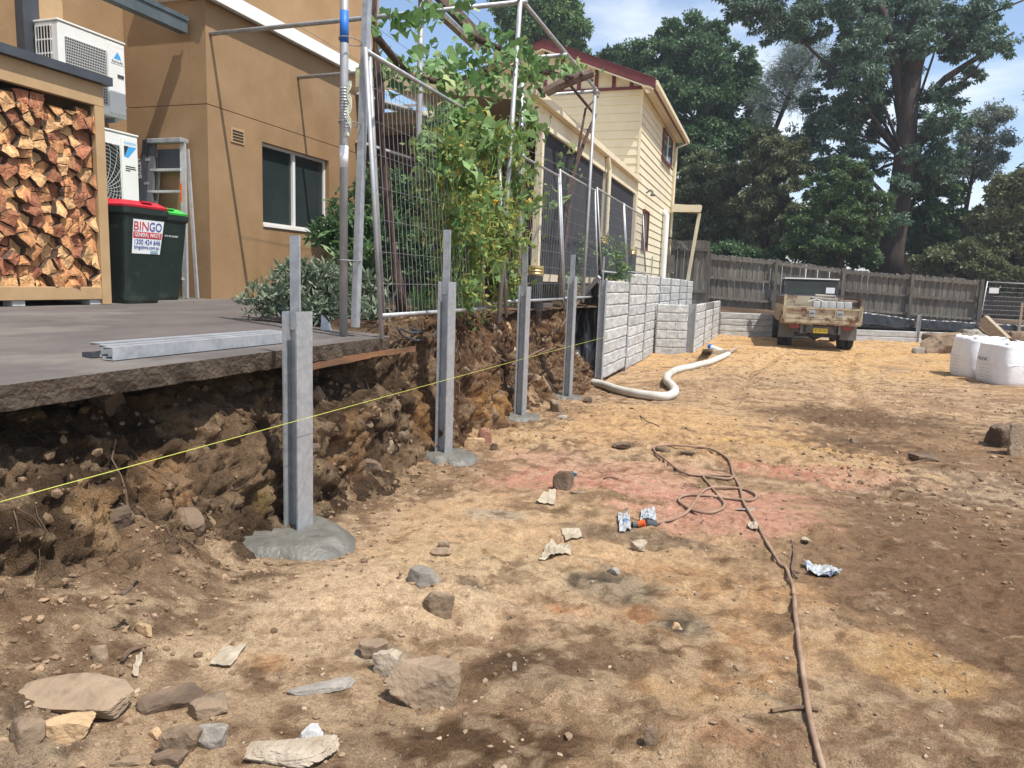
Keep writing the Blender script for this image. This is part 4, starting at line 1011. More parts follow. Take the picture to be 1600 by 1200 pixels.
# black membrane hanging at the raw end of the wall
def drape(name, label, cat, c00, c10, c11, c01, nu, nv, amp, seed, m=M_BLACKP, nrm=(0, -1, 0)):
    c00, c10, c11, c01 = map(A, (c00, c10, c11, c01)); vs = []
    for j in range(nv + 1):
        for i in range(nu + 1):
            u, v_ = i / nu, j / nv
            vs.append((c00 * (1 - u) + c10 * u) * (1 - v_) + (c01 * (1 - u) + c11 * u) * v_)
    V = A(vs); w = fbm(V * A([7, 7, 3]), 4, seed) - 0.5 + 0.7 * (fbm(V * A([18, 18, 5]), 2, seed + 1) - 0.5)
    V = V + A(nrm)[None] * (w * amp)[:, None]
    ix = np.arange((nu + 1) * (nv + 1)).reshape(nv + 1, nu + 1)
    F = np.stack([ix[:-1, :-1].ravel(), ix[:-1, 1:].ravel(), ix[1:, 1:].ravel(), ix[1:, :-1].ravel()], 1)
    c = V.mean(0); me_ = np_mesh(name, V - c, F); smooth(me_)
    o = link(name, me_, None, m, loc=c)
    md = o.modifiers.new('thick', 'SOLIDIFY'); md.thickness = 0.004
    return tag(o, label, cat)
drape('plastic_membrane', 'black plastic membrane hanging at the open end of the block wall', 'membrane', (-2.56, 11.62, 1.55), (-2.54, 11.62, -0.02), (-2.80, 11.35, 0.02), (-3.05, 11.9, 1.12), 30, 24, 0.12, 41)
mb = MB().tube([(-2.52, 11.5, 1.60), (-3.05, 11.75, 1.05)], 0.035, 10)
tag(mb.build('steel_pipe', M_PIPE), 'dark grey pipe sloping along the top of the black membrane', 'pipe')
def far_y(x): return 24.6 + 0.348 * (x + 1.42)
drape('plastic_sheet', 'black plastic sheet strung low along the far timber fence', 'plastic sheet', (2.55, far_y(2.55) + 0.16, 0.36), (4.6, far_y(4.6) + 0.16, 0.33), (4.6, far_y(4.6) + 0.22, 0.70), (2.55, far_y(2.55) + 0.24, 0.94), 40, 8, 0.10, 43)
drape('plastic_sheet', 'black plastic sheet behind the boulder pile near the mesh fence', 'plastic sheet', (4.7, far_y(4.7) + 0.16, 0.33), (8.7, far_y(8.7) + 0.16, 0.26), (8.7, far_y(8.7) + 0.22, 0.60), (4.7, far_y(4.7) + 0.22, 0.72), 60, 8, 0.10, 44)

# ------------------------------------------------------------------ cream weatherboard house
CX, CY = -3.2, 18.3
ch = thing('weatherboard_house', 'cream two-storey weatherboard house with maroon roof above the block wall', 'house', (CX - 2.4, CY, 1.3))
EXP = 0.197
def board_x(y0, y1, z):   # on the +X face
    mb = MB(); mb.prism([(CX, z), (CX + 0.030, z), (CX + 0.012, z + EXP - 0.004), (CX, z + EXP - 0.004)], 'y', y0, y1); return mb
def board_y(x0, x1, z):
    mb = MB(); mb.prism([(CY, z), (CY - 0.030, z), (CY - 0.012, z + EXP - 0.004), (CY, z + EXP - 0.004)], 'x', x0, x1); return mb
for k in range(25):
    z = 1.24 + k * EXP
    board_x(CY + 0.02, 24.72, z).build('weatherboard', M_CREAM, ch)
    if z > 3.7: board_y(-8.0, CX - 0.02, z).build('weatherboard', M_CREAM, ch)
mb = MB(); mb.box(CX - 4.8, CX - 0.001, CY + 0.001, 24.72, 1.0, 6.16); mb.build('wall_core', M_CREAM2, ch)
MB().box(CX - 0.019, CX + 0.036, CY - 0.036, CY + 0.019, 1.2, 6.15).build('corner_stop', M_CREAM, ch)
MB().box(CX, CX + 0.036, 24.721, 24.78, 1.2, 6.15).build('corner_stop', M_CREAM, ch)
RX = -5.6; RZ = 7.25; SLOPE = (RZ - 6.20) / (RX - (CX + 0.36))
GY = CY - 0.42
def rz_(x): return 6.20 + (x - (CX + 0.36)) * SLOPE
mb = MB()
for x0, x1 in ((CX + 0.36, RX), (RX, 2 * RX - CX - 0.36)):
    za, zb = (6.20, RZ) if x0 > RX else (RZ, 6.20)
    mb.add([(x0, GY, za), (x1, GY, zb), (x1, 25.2, zb), (x0, 25.2, za), (x0, GY, za + 0.05), (x1, GY, zb + 0.05), (x1, 25.2, zb + 0.05), (x0, 25.2, za + 0.05)],
           [(0, 1, 2, 3), (4, 5, 6, 7), (0, 1, 5, 4), (1, 2, 6, 5), (2, 3, 7, 6), (3, 0, 4, 7)])
roof = mb.build('roof', M_MAROON, ch)
mb = MB()
for s_ in (1, -1):
    xe = RX + s_ * (CX + 0.38 - RX)
    mb.add([(xe, GY - 0.03, 6.02), (RX, GY - 0.03, RZ - 0.18), (RX, GY - 0.03, RZ + 0.02), (xe, GY - 0.03, 6.22), (xe, GY - 0.002, 6.02), (RX, GY - 0.002, RZ - 0.18), (RX, GY - 0.002, RZ + 0.02), (xe, GY - 0.002, 6.22)],
           [(0, 1, 2, 3), (7, 6, 5, 4), (0, 4, 5, 1), (3, 2, 6, 7), (0, 3, 7, 4), (1, 5, 6, 2)])
    mb.add([(xe, GY - 0.05, 6.225), (RX, GY - 0.05, RZ + 0.025), (RX, GY + 0.14, RZ + 0.075), (xe, GY + 0.14, 6.275)], [(0, 1, 2, 3)])
mb.build('barge_board', M_MAROON, roof)
mb = MB()
for s_ in (1, -1):
    xe = RX + s_ * (CX + 0.34 - RX)
    mb.add([(xe, GY - 0.015, 5.985), (RX, GY - 0.015, RZ - 0.22), (RX, GY - 0.015, RZ - 0.182), (xe, GY - 0.015, 6.018), (xe, GY + 0.02, 5.985), (RX, GY + 0.02, RZ - 0.22), (RX, GY + 0.02, RZ - 0.182), (xe, GY + 0.02, 6.018)],
           [(0, 1, 2, 3), (0, 4, 5, 1), (3, 2, 6, 7)])
mb.build('trim_strip', M_CREAM, roof)
# gable infill with maroon battens
mb = MB(); mb.add([(CX - 4.8, CY - 0.06, 6.16), (CX + 0.0, CY - 0.06, 6.16), (RX, CY - 0.06, RZ - 0.05)], [(0, 1, 2)])
mb.add([(CX - 4.8, CY, 6.16), (CX, CY, 6.16), (RX, CY, RZ - 0.05)], [(2, 1, 0)]); mb.build('gable_panel', M_CREAM, ch)
MB().box(CX - 4.8, CX + 0.03, CY - 0.09, CY - 0.062, 6.10, 6.165).build('gable_rail', M_MAROON, ch)
for k in range(-4, 6):
    x = RX + 0.43 * k
    zt = rz_(RX + abs(x - RX)) - 0.12
    if zt > 6.2: MB().box(x - 0.045, x + 0.045, CY - 0.086, CY - 0.0615, 6.166, zt).build('gable_batten', M_MAROON, ch)
MB().box(CX + 0.037, CX + 0.30, CY - 0.38, 25.1, 6.10, 6.13).build('soffit', M_CREAM2, ch)
MB().box(CX + 0.30, CX + 0.325, CY - 0.42, 25.15, 6.02, 6.19).build('fascia', M_MAROON, ch)
MB().box(CX + 0.327, CX + 0.43, CY - 0.44, 25.2, 6.07, 6.19).build('gutter', M_CREAM2, ch, bevel=0.01)
fl_ = MB(); fl_.lathe([(0.055, 0), (0.07, 0.05), (0.03, 0.09)], (CX + 0.16, CY - 0.12, 6.005), 12); fl_.build('flood_light', M_WHITE, ch)
def house_window(y0, y1, z0, z1, dark=M_MAROON):
    f = MB()
    for a in ((y0, y1, z1 - 0.05, z1), (y0, y1, z0, z0 + 0.05), (y0, y0 + 0.05, z0 + 0.05, z1 - 0.05), (y1 - 0.05, y1, z0 + 0.05, z1 - 0.05)): f.box(CX + 0.031, CX + 0.075, *a)
    o = f.build('window', dark, ch)
    MB().box(CX + 0.034, CX + 0.05, y0 + 0.05, y1 - 0.05, z0 + 0.05, z1 - 0.05).build('pane', M_GLASS, o)
    return o
w1 = house_window(21.9, 23.9, 5.12, 5.95); MB().box(CX + 0.052, CX + 0.07, 22.87, 22.93, 5.17, 5.9).build('mullion', M_WHITE, w1)
MB().box(CX + 0.076, CX + 0.11, 21.86, 23.94, 5.07, 5.115).build('sill', M_MAROON, w1)
house_window(19.25, 20.1, 2.40, 3.42)
lt = MB(); lt.tube([(CX + 0.03, 19.6, 3.86), (CX + 0.14, 19.6, 3.94), (CX + 0.2, 19.6, 3.88)], 0.018); lt.lathe([(0.03, 0.06), (0.07, 0.0), (0.06, -0.02)], (CX + 0.2, 19.6, 3.80), 12)
lt.build('wall_lamp', M_CHAR, ch)
MB().tube([(CX + 0.14, 22.9, 1.5), (CX + 0.14, 22.9, 3.6), (CX + 0.03, 22.9, 3.72)], 0.09, 12).build('vent_pipe', M_WHITE, ch)
MB().tube([(CX + 0.36, 25.0, 6.05), (CX + 0.10, 24.6, 5.85), (CX + 0.08, 24.6, 1.4)], 0.04, 10).build('downpipe', M_CREAM, ch)
MB().tube([(CX + 0.08, 21.0, 1.4), (CX + 0.08, 21.0, 2.3)], 0.02, 8).build('conduit', M_PIPE, ch)
mb = MB()
for k in range(7):
    a0, a1 = R(90 - k * 11), R(90 - (k + 1) * 11)
    q = lambda a, dr=0: (CX + 0.05 + 0.65 * math.cos(a), 2.55 + 0.45 * math.sin(a) + dr)
    (xa, za), (xb_, zb) = q(a0), q(a1)
    mb.add([(xa, 23.2, za), (xb_, 23.2, zb), (xb_, 24.5, zb), (xa, 24.5, za)], [(0, 1, 2, 3)])
mb.build('door_canopy', M_CHAR, ch)
MB().box(CX + 0.0, CX + 0.34, 23.6, 24.0, 1.9, 2.45).build('meter_box', M_STONEG, ch)
bp_ = thing('back_porch', 'cream timber porch roof on a thin leaning post at the house rear', 'porch', (-2.6, 25.4, 1.2))
MB().beam((-3.1, 25.0, 4.02), (-2.25, 25.1, 3.98), 1.2, 0.14).build('porch_roof', M_CREAM2, bp_)
MB().box(-3.1, -2.2, 24.36, 24.40, 3.84, 4.06).build('porch_fascia', M_CREAM, bp_)
MB().beam((-2.28, 24.9, 3.85), (-2.55, 24.9, 1.3), 0.10, 0.10, (1, 0, 0)).build('porch_post', M_CREAM, bp_)

# ------------------------------------------------------------------ verandah with shade screens
ve = thing('verandah', 'cream verandah with dark shade screens and a gutter, joined to the weatherboard house', 'verandah', (-4.5, 14, 1.3))
MB().box(CX - 0.06, CX + 0.02, 9.7, CY - 0.05, 3.66, 3.92).build('beam', M_CREAM, ve)
MB().box(CX - 0.02, CX + 0.12, 9.6, CY - 0.06, 3.925, 4.04).build('gutter', M_CREAM2, ve, bevel=0.01)
mb = MB(); mb.add([(CX + 0.05, 9.6, 4.05), (-5.75, 9.6, 4.36), (-5.75, 18.2, 4.36), (CX + 0.05, 18.2, 4.05)], [(0, 1, 2, 3)])
mb.add([(CX + 0.05, 9.6, 4.08), (-5.75, 9.6, 4.39), (-5.75, 18.2, 4.39), (CX + 0.05, 18.2, 4.08)], [(3, 2, 1, 0)]); mb.build('roof_sheet', M_CREAM2, ve)
mb = MB(); mb.add([(CX + 0.05, 9.57, 3.84), (-5.75, 9.57, 4.14), (-5.75, 9.57, 4.40), (CX + 0.05, 9.57, 4.10), (CX + 0.05, 9.598, 3.84), (-5.75, 9.598, 4.14), (-5.75, 9.598, 4.40), (CX + 0.05, 9.598, 4.10)],
    [(0, 1, 2, 3), (7, 6, 5, 4), (0, 4, 5, 1), (3, 2, 6, 7), (0, 3, 7, 4)]); mb.build('fascia', mat('tan_fascia', lin(206, 182, 138), lin(196, 172, 130), rough=0.6), ve)
MB().box(-8.7, -5.76, 12.35, 18.2, 4.30, 4.36).build('rear_roof', M_CREAM2, ve)
MB().box(-8.7, -5.76, 12.30, 12.345, 4.20, 4.42).build('fascia', M_CREAM2, ve)
for y in (10.3, 14.65, 18.12):
    p_ = MB().box(CX - 0.055, CX + 0.045, y - 0.05, y + 0.05, 1.2, 3.655).build('post', M_CREAM, ve)
    zt = {10.3: 1.72, 14.65: 2.42, 18.12: 2.36}[y]
    zz = 0.75 if y < 11 else 1.3
    MB().lathe([(0.115, zz), (0.115, zt - 0.14)], (CX, y, 0), 20).build('sleeve', M_BLACKP, p_)
    MB().lathe([(0.12, zt - 0.138), (0.125, zt - 0.11), (0.118, zt - 0.10), (0.125, zt - 0.07), (0.118, zt - 0.06), (0.125, zt - 0.03), (0.118, zt)], (CX, y, 0), 20).build('brass_band', M_BRASS, p_)
MB().tube([(CX + 0.07, 14.5, 3.93), (CX + 0.09, 14.62, 3.7), (CX + 0.09, 14.62, 2.44)], 0.045, 10).build('downpipe', M_CREAM, ve)
MB().box(CX - 0.035, CX - 0.025, 10.36, 14.59, 1.62, 3.658).build('shade_screen', M_SCREEN, ve)
MB().box(CX - 0.035, CX - 0.025, 14.71, 18.06, 1.62, 3.658).build('shade_screen', M_SCREEN, ve)
MB().box(CX - 0.06, CX + 0.01, 10.36, 18.06, 1.50, 1.61).build('floor_edge', M_CREAM2, ve)
MB().box(-8.6, CX - 0.07, 13.62, 13.7, 1.0, 4.29).build('interior_shade_wall', M_DKTIMBER, ve)  # dark wall put in so the verandah interior reads as shaded
MB().box(-6.7, CX - 0.07, 9.9, 13.6, 1.05, 1.16).build('floor', M_CONC, ve)
for y, z, nm in ((11.3, 4.22, 'upper'), (11.3, 3.45, 'lower')):
    a_ = thing('wall_awning', 'pale ribbed metal awning on the tan wall, the %s of two behind the mesh' % nm, 'awning', (-6.2, y + 1, z), 0, 'metal awnings on the tan wall')
    mb = MB(); mb.add([(-6.78, y, z + 0.30), (-5.75, y, z), (-5.75, y + 1.6, z), (-6.78, y + 1.6, z + 0.30), (-6.78, y, z + 0.28), (-5.75, y, z - 0.02), (-5.75, y + 1.6, z - 0.02), (-6.78, y + 1.6, z + 0.28)], [(0, 1, 2, 3), (7, 6, 5, 4), (0, 4, 5, 1), (1, 5, 6, 2)])
    mb.build('sheet', M_CORR, a_)
    mb = MB()
    for k in range(9): mb.beam((-6.78, y + 0.05 + k * 0.185, z + 0.31), (-5.75, y + 0.05 + k * 0.185, z + 0.01), 0.03, 0.02)
    mb.build('ribs', M_CORR, a_)

# ------------------------------------------------------------------ pipe trellis frame
pf = thing('pipe_trellis', 'tall galvanised scaffold pipe trellis between the tan wall and the cut', 'trellis', (-3.5, 8.5, 1.15))
def pole(p, q, r=0.024, m=M_PIPE, name='pole'): return MB().tube([p, lerp(p, q, 0.5), q], r, 10).build(name, m, pf, smooth_=True)
pole((-6.8, 7.88, 4.40), (-2.66, 7.88, 4.44), 0.026); pole((-6.8, 9.7, 4.35), (-2.70, 9.7, 4.42), 0.026); pole((-6.6, 11.72, 4.36), (-2.74, 11.72, 4.46), 0.026)
pole((-2.72, 7.6, 4.46), (-2.78, 11.95, 4.49), 0.024)
pole((-2.66, 7.32, 1.05), (-2.72, 7.84, 4.50), 0.026); pole((-2.70, 11.2, 1.2), (-2.79, 11.75, 4.52), 0.026)
pole((-3.89, 7.85, 1.15), (-3.89, 7.85, 5.4), 0.034)
pole((-3.94, 7.80, 2.9), (-3.80, 7.80, 2.9), 0.02, M_GALV, 'clamp'); 
pole((-3.2, 9.55, 1.2), (-3.22, 9.6, 4.0), 0.028)
pole((-3.0, 8.95, 1.15), (-2.98, 8.75, 3.9), 0.03, M_GALV)
mb = MB(); mb.tube([(-2.89, 4.66, 1.06), (-2.89, 4.66, 4.6)], 0.029, 12); mb.build('pole', M_PIPE, pf, smooth_=True)
za, zb = at_y(540, 67, 4.66)[2], at_y(540, 17, 4.66)[2]
mb = MB(); mb.tube([(-2.89, 4.66, za), (-2.89, 4.66, zb)], 0.0305, 12); mb.build('blue_paint_band', M_BLUEP, pf, smooth_=True)
za, zb = at_y(540, 262, 4.66)[2], at_y(540, 228, 4.66)[2]
mb = MB(); mb.tube([(-2.89, 4.66, za), (-2.89, 4.66, zb)], 0.0303, 12); mb.build('white_label', M_PAPER, pf, smooth_=True)
za, zb = at_y(540, 200, 4.66)[2], at_y(540, 140, 4.66)[2]
mb = MB()
for k in range(14):
    z = za + (zb - za) * k / 13; mb.lathe([(0.029, 0), (0.033, 0.006), (0.029, 0.012)], (-2.89, 4.66, z), 12)
mb.build('threaded_collar', M_PIPE, pf)
MB().beam((-2.84, 4.74, 1.12), (-2.82, 4.92, 4.7), 0.055, 0.045, (1, 0, 0)).build('square_tube', M_GALV, pf)
for z in (1.6, 2.55, 3.1): MB().tube([(-2.865 + 0.065 * math.cos(a), 4.70 + 0.11 * math.sin(a), z) for a in np.linspace(0, 2 * math.pi, 13)], 0.004, 5).build('wire_tie', M_WIRE, pf)
mb = MB(); c_ = at_y(548, 128, 4.62)
for s_ in (0, 1, 2):
    mb.tube([(c_[0] + 0.012 * math.sin(k * 1.3 + s_), 4.60 + 0.012 * math.cos(k + s_), c_[2] - 0.028 * k) for k in range(14)], 0.006, 6)
tag(mb.build('rope', M_ROPE), 'pale knotted rope hanging from the clamp on the blue-banded pole', 'rope')
pole((-2.95, 5.35, 1.12), (-3.02, 5.2, 3.35), 0.02)
bt_ = lambda a, b, w, h: MB().beam(a, b, w, h).build('timber', M_DKTIMBER, pf)
bt_((-3.72, 7.2, 4.66), (-3.78, 9.6, 4.58), 0.06, 0.14)
MB().beam((-3.88, 7.0, 4.6), (-3.92, 9.6, 4.55), 0.08, 0.06).build('timber', M_STONEG, pf)
a, b = at_y(836, 152, 10.6), at_y(926, 114, 10.9); MB().tube([tuple(a), tuple((a + b) / 2 + A([0, 0, 0.03])), tuple(b)], [0.07, 0.08, 0.06], 8).build('timber', M_DKTIMBER, pf)
for x, z in ((-5.6, 4.42), (-4.7, 4.43), (-3.4, 4.44)): MB().tube([(x, 7.88, z + 0.03), (x + 0.03, 9.7, z - 0.01), (x, 11.7, z + 0.04)], 0.003, 5).build('trellis_wire', M_WIRE, pf)
MB().tube([(-2.69, 7.60, 2.95), (-2.69, 11.5, 3.05)], 0.003, 5).build('trellis_wire', M_WIRE, pf)

# ------------------------------------------------------------------ temporary mesh fence panels
def mesh_panel(label, y0, y1, xb=-2.66, xt=-2.80, z0=1.21, z1=3.06, leg=True, nv=30):
    t = thing('mesh_fence', label, 'fence panel', ((xb + xt) / 2, (y0 + y1) / 2, z0), 0, 'temporary mesh fence panels along the cut')
    X = lambda z: xb + (xt - xb) * (z - z0) / (z1 - z0)
    zl = z0 - 0.17 if leg else z0 - 0.05
    mb = MB()
    mb.tube([(X(zl), y0, zl), (X(z1), y0, z1 + 0.02)], 0.017, 8); mb.tube([(X(zl + 0.1), y1, zl + 0.1), (X(z1), y1, z1 + 0.02)], 0.017, 8)
    mb.tube([(X(z0), y0, z0), (X(z0), y1, z0)], 0.017, 8); mb.tube([(X(z1), y0, z1), (X(z1), y1, z1)], 0.017, 8)
    mb.build('frame', M_PIPE, t, smooth_=True)
    w = MB()
    for k in range(1, nv):
        y = y0 + (y1 - y0) * k / nv; w.tube([(X(z0), y, z0), (X(z1), y, z1)], 0.0018, 4, False)
    for k in range(1, 8):
        z = z0 + (z1 - z0) * k / 8; w.tube([(X(z) + 0.003, y0, z), (X(z) + 0.003, y1, z)], 0.0018, 4, False)
    w.build('wire_mesh', M_WIRE, t)
    return t
mesh_panel('temporary mesh fence panel closest to the concrete slab, beside the blue-banded pole', 4.79, 6.88)
mesh_panel('temporary mesh fence panel behind the leaning pole at the vine edge', 7.52, 9.88, z0=1.27, z1=2.92)
mesh_panel('temporary mesh fence panel in front of the first dark shade screen', 9.95, 12.1, z0=1.28, z1=3.0)
mesh_panel('temporary mesh fence panel above the block wall beside the second shade screen', 12.25, 14.6, z0=1.70, z1=3.05, leg=False)
mesh_panel('temporary mesh fence panel above the block wall near the house corner', 14.7, 17.0, z0=1.75, z1=3.05, leg=False)

# ------------------------------------------------------------------ far timber fence
F0, F1 = A([-2.0, 26.45]), A([6.75, 28.7])
fe = thing('timber_fence', 'weathered grey paling fence running across behind the truck', 'fence', (2.3, 27.5, 0.6))
fd = (F1 - F0); fL = np.hypot(*fd); fd = fd / fL; fa = math.atan2(fd[1], fd[0])
def fence_pt(s_): return F0 + fd * s_
def f_base(s_): f = s_ / fL; return 0.86 - 0.40 * f
def f_top(s_): f = s_ / fL; return 2.62 - 0.62 * f + 0.04 * math.sin(s_ * 0.9)
mb = MB(); mb.box(-0.0495, 0.0495, 0, 0.016, 0, 1.0); pal = mb.mesh('paling', M_PALING)
s_ = 0.0; k = 0
while s_ < fL:
    p = fence_pt(s_); zb, zt = f_base(s_) - 0.04, f_top(s_) + random.uniform(-0.025, 0.025)
    off = 0.05 + 0.012 * (k % 2)
    piece(pal, 'paling', fe, (p[0] - fd[1] * off, p[1] + fd[0] * off, zb), (0, random.uniform(-0.012, 0.012), fa), (1, 1, zt - zb)); s_ += 0.0985; k += 1
for hgt in (0.18, 0.56, 0.93):
    for a0 in np.arange(0, fL - 0.1, 2.25):
        a1_ = min(a0 + 2.25, fL); p, q = fence_pt(a0), fence_pt(a1_)
        z = lambda s2: f_base(s2) + (f_top(s2) - f_base(s2)) * hgt
        MB().beam((p[0], p[1], z(a0)), (q[0], q[1], z(a1_)), 0.045, 0.085).build('rail', M_PALING, fe)
for a0 in np.arange(0.02, fL + 0.1, 2.25):
    p = fence_pt(a0); p = (p[0] + fd[1] * 0.085, p[1] - fd[0] * 0.085)
    MB().box(p[0] - 0.05, p[0] + 0.05, p[1] - 0.045, p[1] + 0.045, f_base(a0) - 0.3, f_top(a0) + 0.04).build('post', M_PALING, fe)
lf = thing('side_fence', 'taller grey paling fence beside the cream porch post', 'fence', (-2.6, 26.2, 1.2))
for k in range(14):
    x = -3.55 + k * 0.118; zt = 3.05 + random.uniform(-0.02, 0.02)
    piece(pal, 'paling', lf, (x, 26.0 + 0.012 * (k % 2), 0.9), (0, 0, 0.02), (1.15, 1, zt - 0.9))
for z in (1.3, 2.7): MB().box(-3.6, -1.98, 25.95, 25.995, z, z + 0.08).build('rail', M_PALING, lf)
mf = thing('mesh_fence', 'dark temporary mesh fence panel with white sign beyond the bulk bags', 'fence panel', (8.3, 28.9, 0.4))
m0, m1 = A([6.80, 28.62]), A([10.2, 29.2])
mb = MB(); q3 = lambda p, z: (p[0], p[1], z)
for a, b in ((q3(m0, 0.3), q3(m0 + A([0.10, 0]), 2.02)), (q3(m1, 0.3), q3(m1, 1.95)), (q3(m0, 0.5), q3(m1, 0.45)), (q3(m0 + A([0.10, 0]), 2.0), q3(m1, 1.93))): mb.tube([a, b], 0.02, 8)
mb.build('frame', M_GALV, mf, smooth_=True)
mb = MB()
for k in range(1, 36):
    p = m0 + (m1 - m0) * k / 36; mb.tube([q3(p, 0.48), q3(p + A([0.10 * (1 - k / 36), 0]), 1.98)], 0.0022, 4, False)
for k in range(1, 10): mb.tube([q3(m0 + A([0.01 * k, 0]), 0.48 + k * 0.15), q3(m1, 0.45 + k * 0.15)], 0.0022, 4, False)
mb.build('wire_mesh', M_WIRE, mf)
sp_ = at_y(1553, 454, 28.62); MB().box(sp_[0] - 0.14, sp_[0] + 0.14, 28.60, 28.615, sp_[2] - 0.09, sp_[2] + 0.09).build('sign', M_PAPER, mf)
sk = MB().box(7.75, 7.82, 27.9, 27.95, 0.3, 1.35); tag(sk.build('survey_stake', M_TIMBER), 'thin pale timber stake standing in front of the mesh fence', 'stake')

# ------------------------------------------------------------------ tip truck (local space: origin on the ground at the tail, +Y forward)
tr = thing('tip_truck', 'old rusty cream tip truck parked with its tail facing us', 'truck', (1.34, 20.3, g1(1.4, 20.5) + 0.0), R(2.5), None)
def tb(name, m, mb, **k): return mb.build(name, m, tr, local=True, **k)
HW = 0.93
mb = MB(); mb.box(-HW, HW, 0.0, 3.2, 0.66, 0.76); tb('tray_floor', M_TRUCKC, mb)
mb = MB(); mb.box(-HW - 0.02, HW + 0.02, -0.07, 0.0, 0.70, 0.80); tb('rear_sill', M_TRUCKC, mb)
tg = MB(); tg.box(-HW + 0.02, HW - 0.02, -0.045, -0.02, 0.80, 1.09); tailgate = tb('tailgate', M_TRUCKC, tg)
mb = MB()
for x0, x1, z0, z1 in ((-HW + 0.02, HW - 0.02, 1.05, 1.10), (-HW + 0.02, HW - 0.02, 0.805, 0.85), (-HW + 0.02, -HW + 0.07, 0.851, 1.049), (HW - 0.07, HW - 0.02, 0.851, 1.049), (-0.37, -0.32, 0.851, 1.049), (0.30, 0.35, 0.851, 1.049)):
    mb.box(x0, x1, -0.075, -0.046, z0, z1)
mb.build('frame_rib', M_TRUCKC, tailgate, local=True)
for x in (-0.24, 0.42):
    mb = MB(); mb.box(x - 0.075, x + 0.075, -0.085, -0.046, 0.86, 1.03); mb.build('latch_plate', M_GALV, tailgate, local=True)
    mb = MB(); mb.box(x - 0.05, x + 0.05, -0.10, -0.086, 0.935, 0.96); mb.build('latch_handle', M_CHAR, tailgate, local=True)
M_FADE = mat('faded_red', lin(140, 60, 44), lin(180, 130, 96), rough=0.8, scale=30)
mb = MB()
for k in range(9):
    x = -0.80 + k * 0.047
    mb.box(x, x + 0.03 * random.uniform(0.6, 1.2), -0.0475, -0.0465, 0.965 + random.uniform(0, 0.01), 1.0 + random.uniform(0, 0.03))
    if k < 7: mb.box(x, x + 0.03, -0.0475, -0.0465, 0.91, 0.93 + random.uniform(0, 0.015))
mb.build('faded_paint_marks', M_FADE, tailgate, local=True)
for sx in (-1, 1):
    x0, x1 = sorted((sx * HW, sx * (HW - 0.035)))
    mb = MB(); mb.box(x0, x1, 0.0, 3.2, 0.761, 1.13); sd_ = tb('side_board', M_TRUCKC, mb)
    for k in range(9):
      mb = MB(); mb.box(min(sx * HW, sx * (HW + 0.03)) + 0.001 * sx, max(sx * HW, sx * (HW + 0.03)) + 0.001 * sx, 0.05 + k * 0.38, 0.10 + k * 0.38, 0.70, 1.12)
      mb.build('side_rib', M_TRUCKC, sd_, local=True)
    mb = MB(); mb.box(x0, x1, 0.05, 3.15, 1.135, 1.36); tb('hungry_board', M_DKTIMBER, mb)
    mb = MB(); mb.box(min(sx * 0.93, sx * 0.87), max(sx * 0.93, sx * 0.87), -0.075, 0.0, 0.76, 1.40 if sx < 0 else 1.16); tb('corner_post', M_TRUCKC, mb)
mb = MB(); mb.box(-HW + 0.04, HW - 0.04, 3.16, 3.2, 0.77, 1.36); tb('headboard', M_TRUCKC, mb)
mb = MB(); mb.box(-0.72, 0.74, 3.35, 5.2, 0.75, 1.30); mb.box(-0.72, 0.74, 3.5, 5.0, 1.78, 1.84)
for x in (-0.72, 0.69): mb.box(x, x + 0.05, 3.36, 3.42, 1.30, 1.78); mb.box(x, x + 0.05, 4.7, 4.76, 1.30, 1.78)
cab = tb('cab', M_CHAR, mb)
mb = MB(); mb.box(-0.74, 0.76, 3.32, 5.0, 1.845, 1.88); mb.build('cab_roof', M_WHITE, cab, local=True)
mb = MB(); mb.box(-0.66, 0.68, 3.38, 3.40, 1.31, 1.775); mb.build('rear_window', M_GLASS, cab, local=True)
mb = MB(); mb.box(0.42, 0.66, 3.33, 3.345, 1.45, 1.62); mb.build('window_sticker', M_PAPER, cab, local=True)
mb = MB(); mb.box(-0.95, 0.95, 3.24, 3.30, 1.36, 1.41); mb.box(-0.95, -0.91, 3.24, 3.30, 0.8, 1.36); mb.box(0.91, 0.95, 3.24, 3.30, 0.8, 1.36); tb('ladder_rack', M_CHAR, mb)
mb = MB(); mb.box(-1.16, -1.02, 4.4, 4.45, 1.28, 1.52); tb('side_mirror', M_CHAR, mb)
mb = MB(); mb.box(-0.40, -0.32, 0.15, 5.0, 0.42, 0.655); mb.box(0.32, 0.40, 0.15, 5.0, 0.42, 0.655); mb.box(-0.40, 0.40, 0.15, 0.22, 0.44, 0.62); mb.box(-0.75, 0.75, 1.15, 1.27, 0.28, 0.40); mb.lathe([(0.02, 0), (0.17, 0.08), (0.17, 0.2), (0.02, 0.28)], (0, 1.2, 0.2), 12)
tb('chassis', M_TRUCKG, mb)
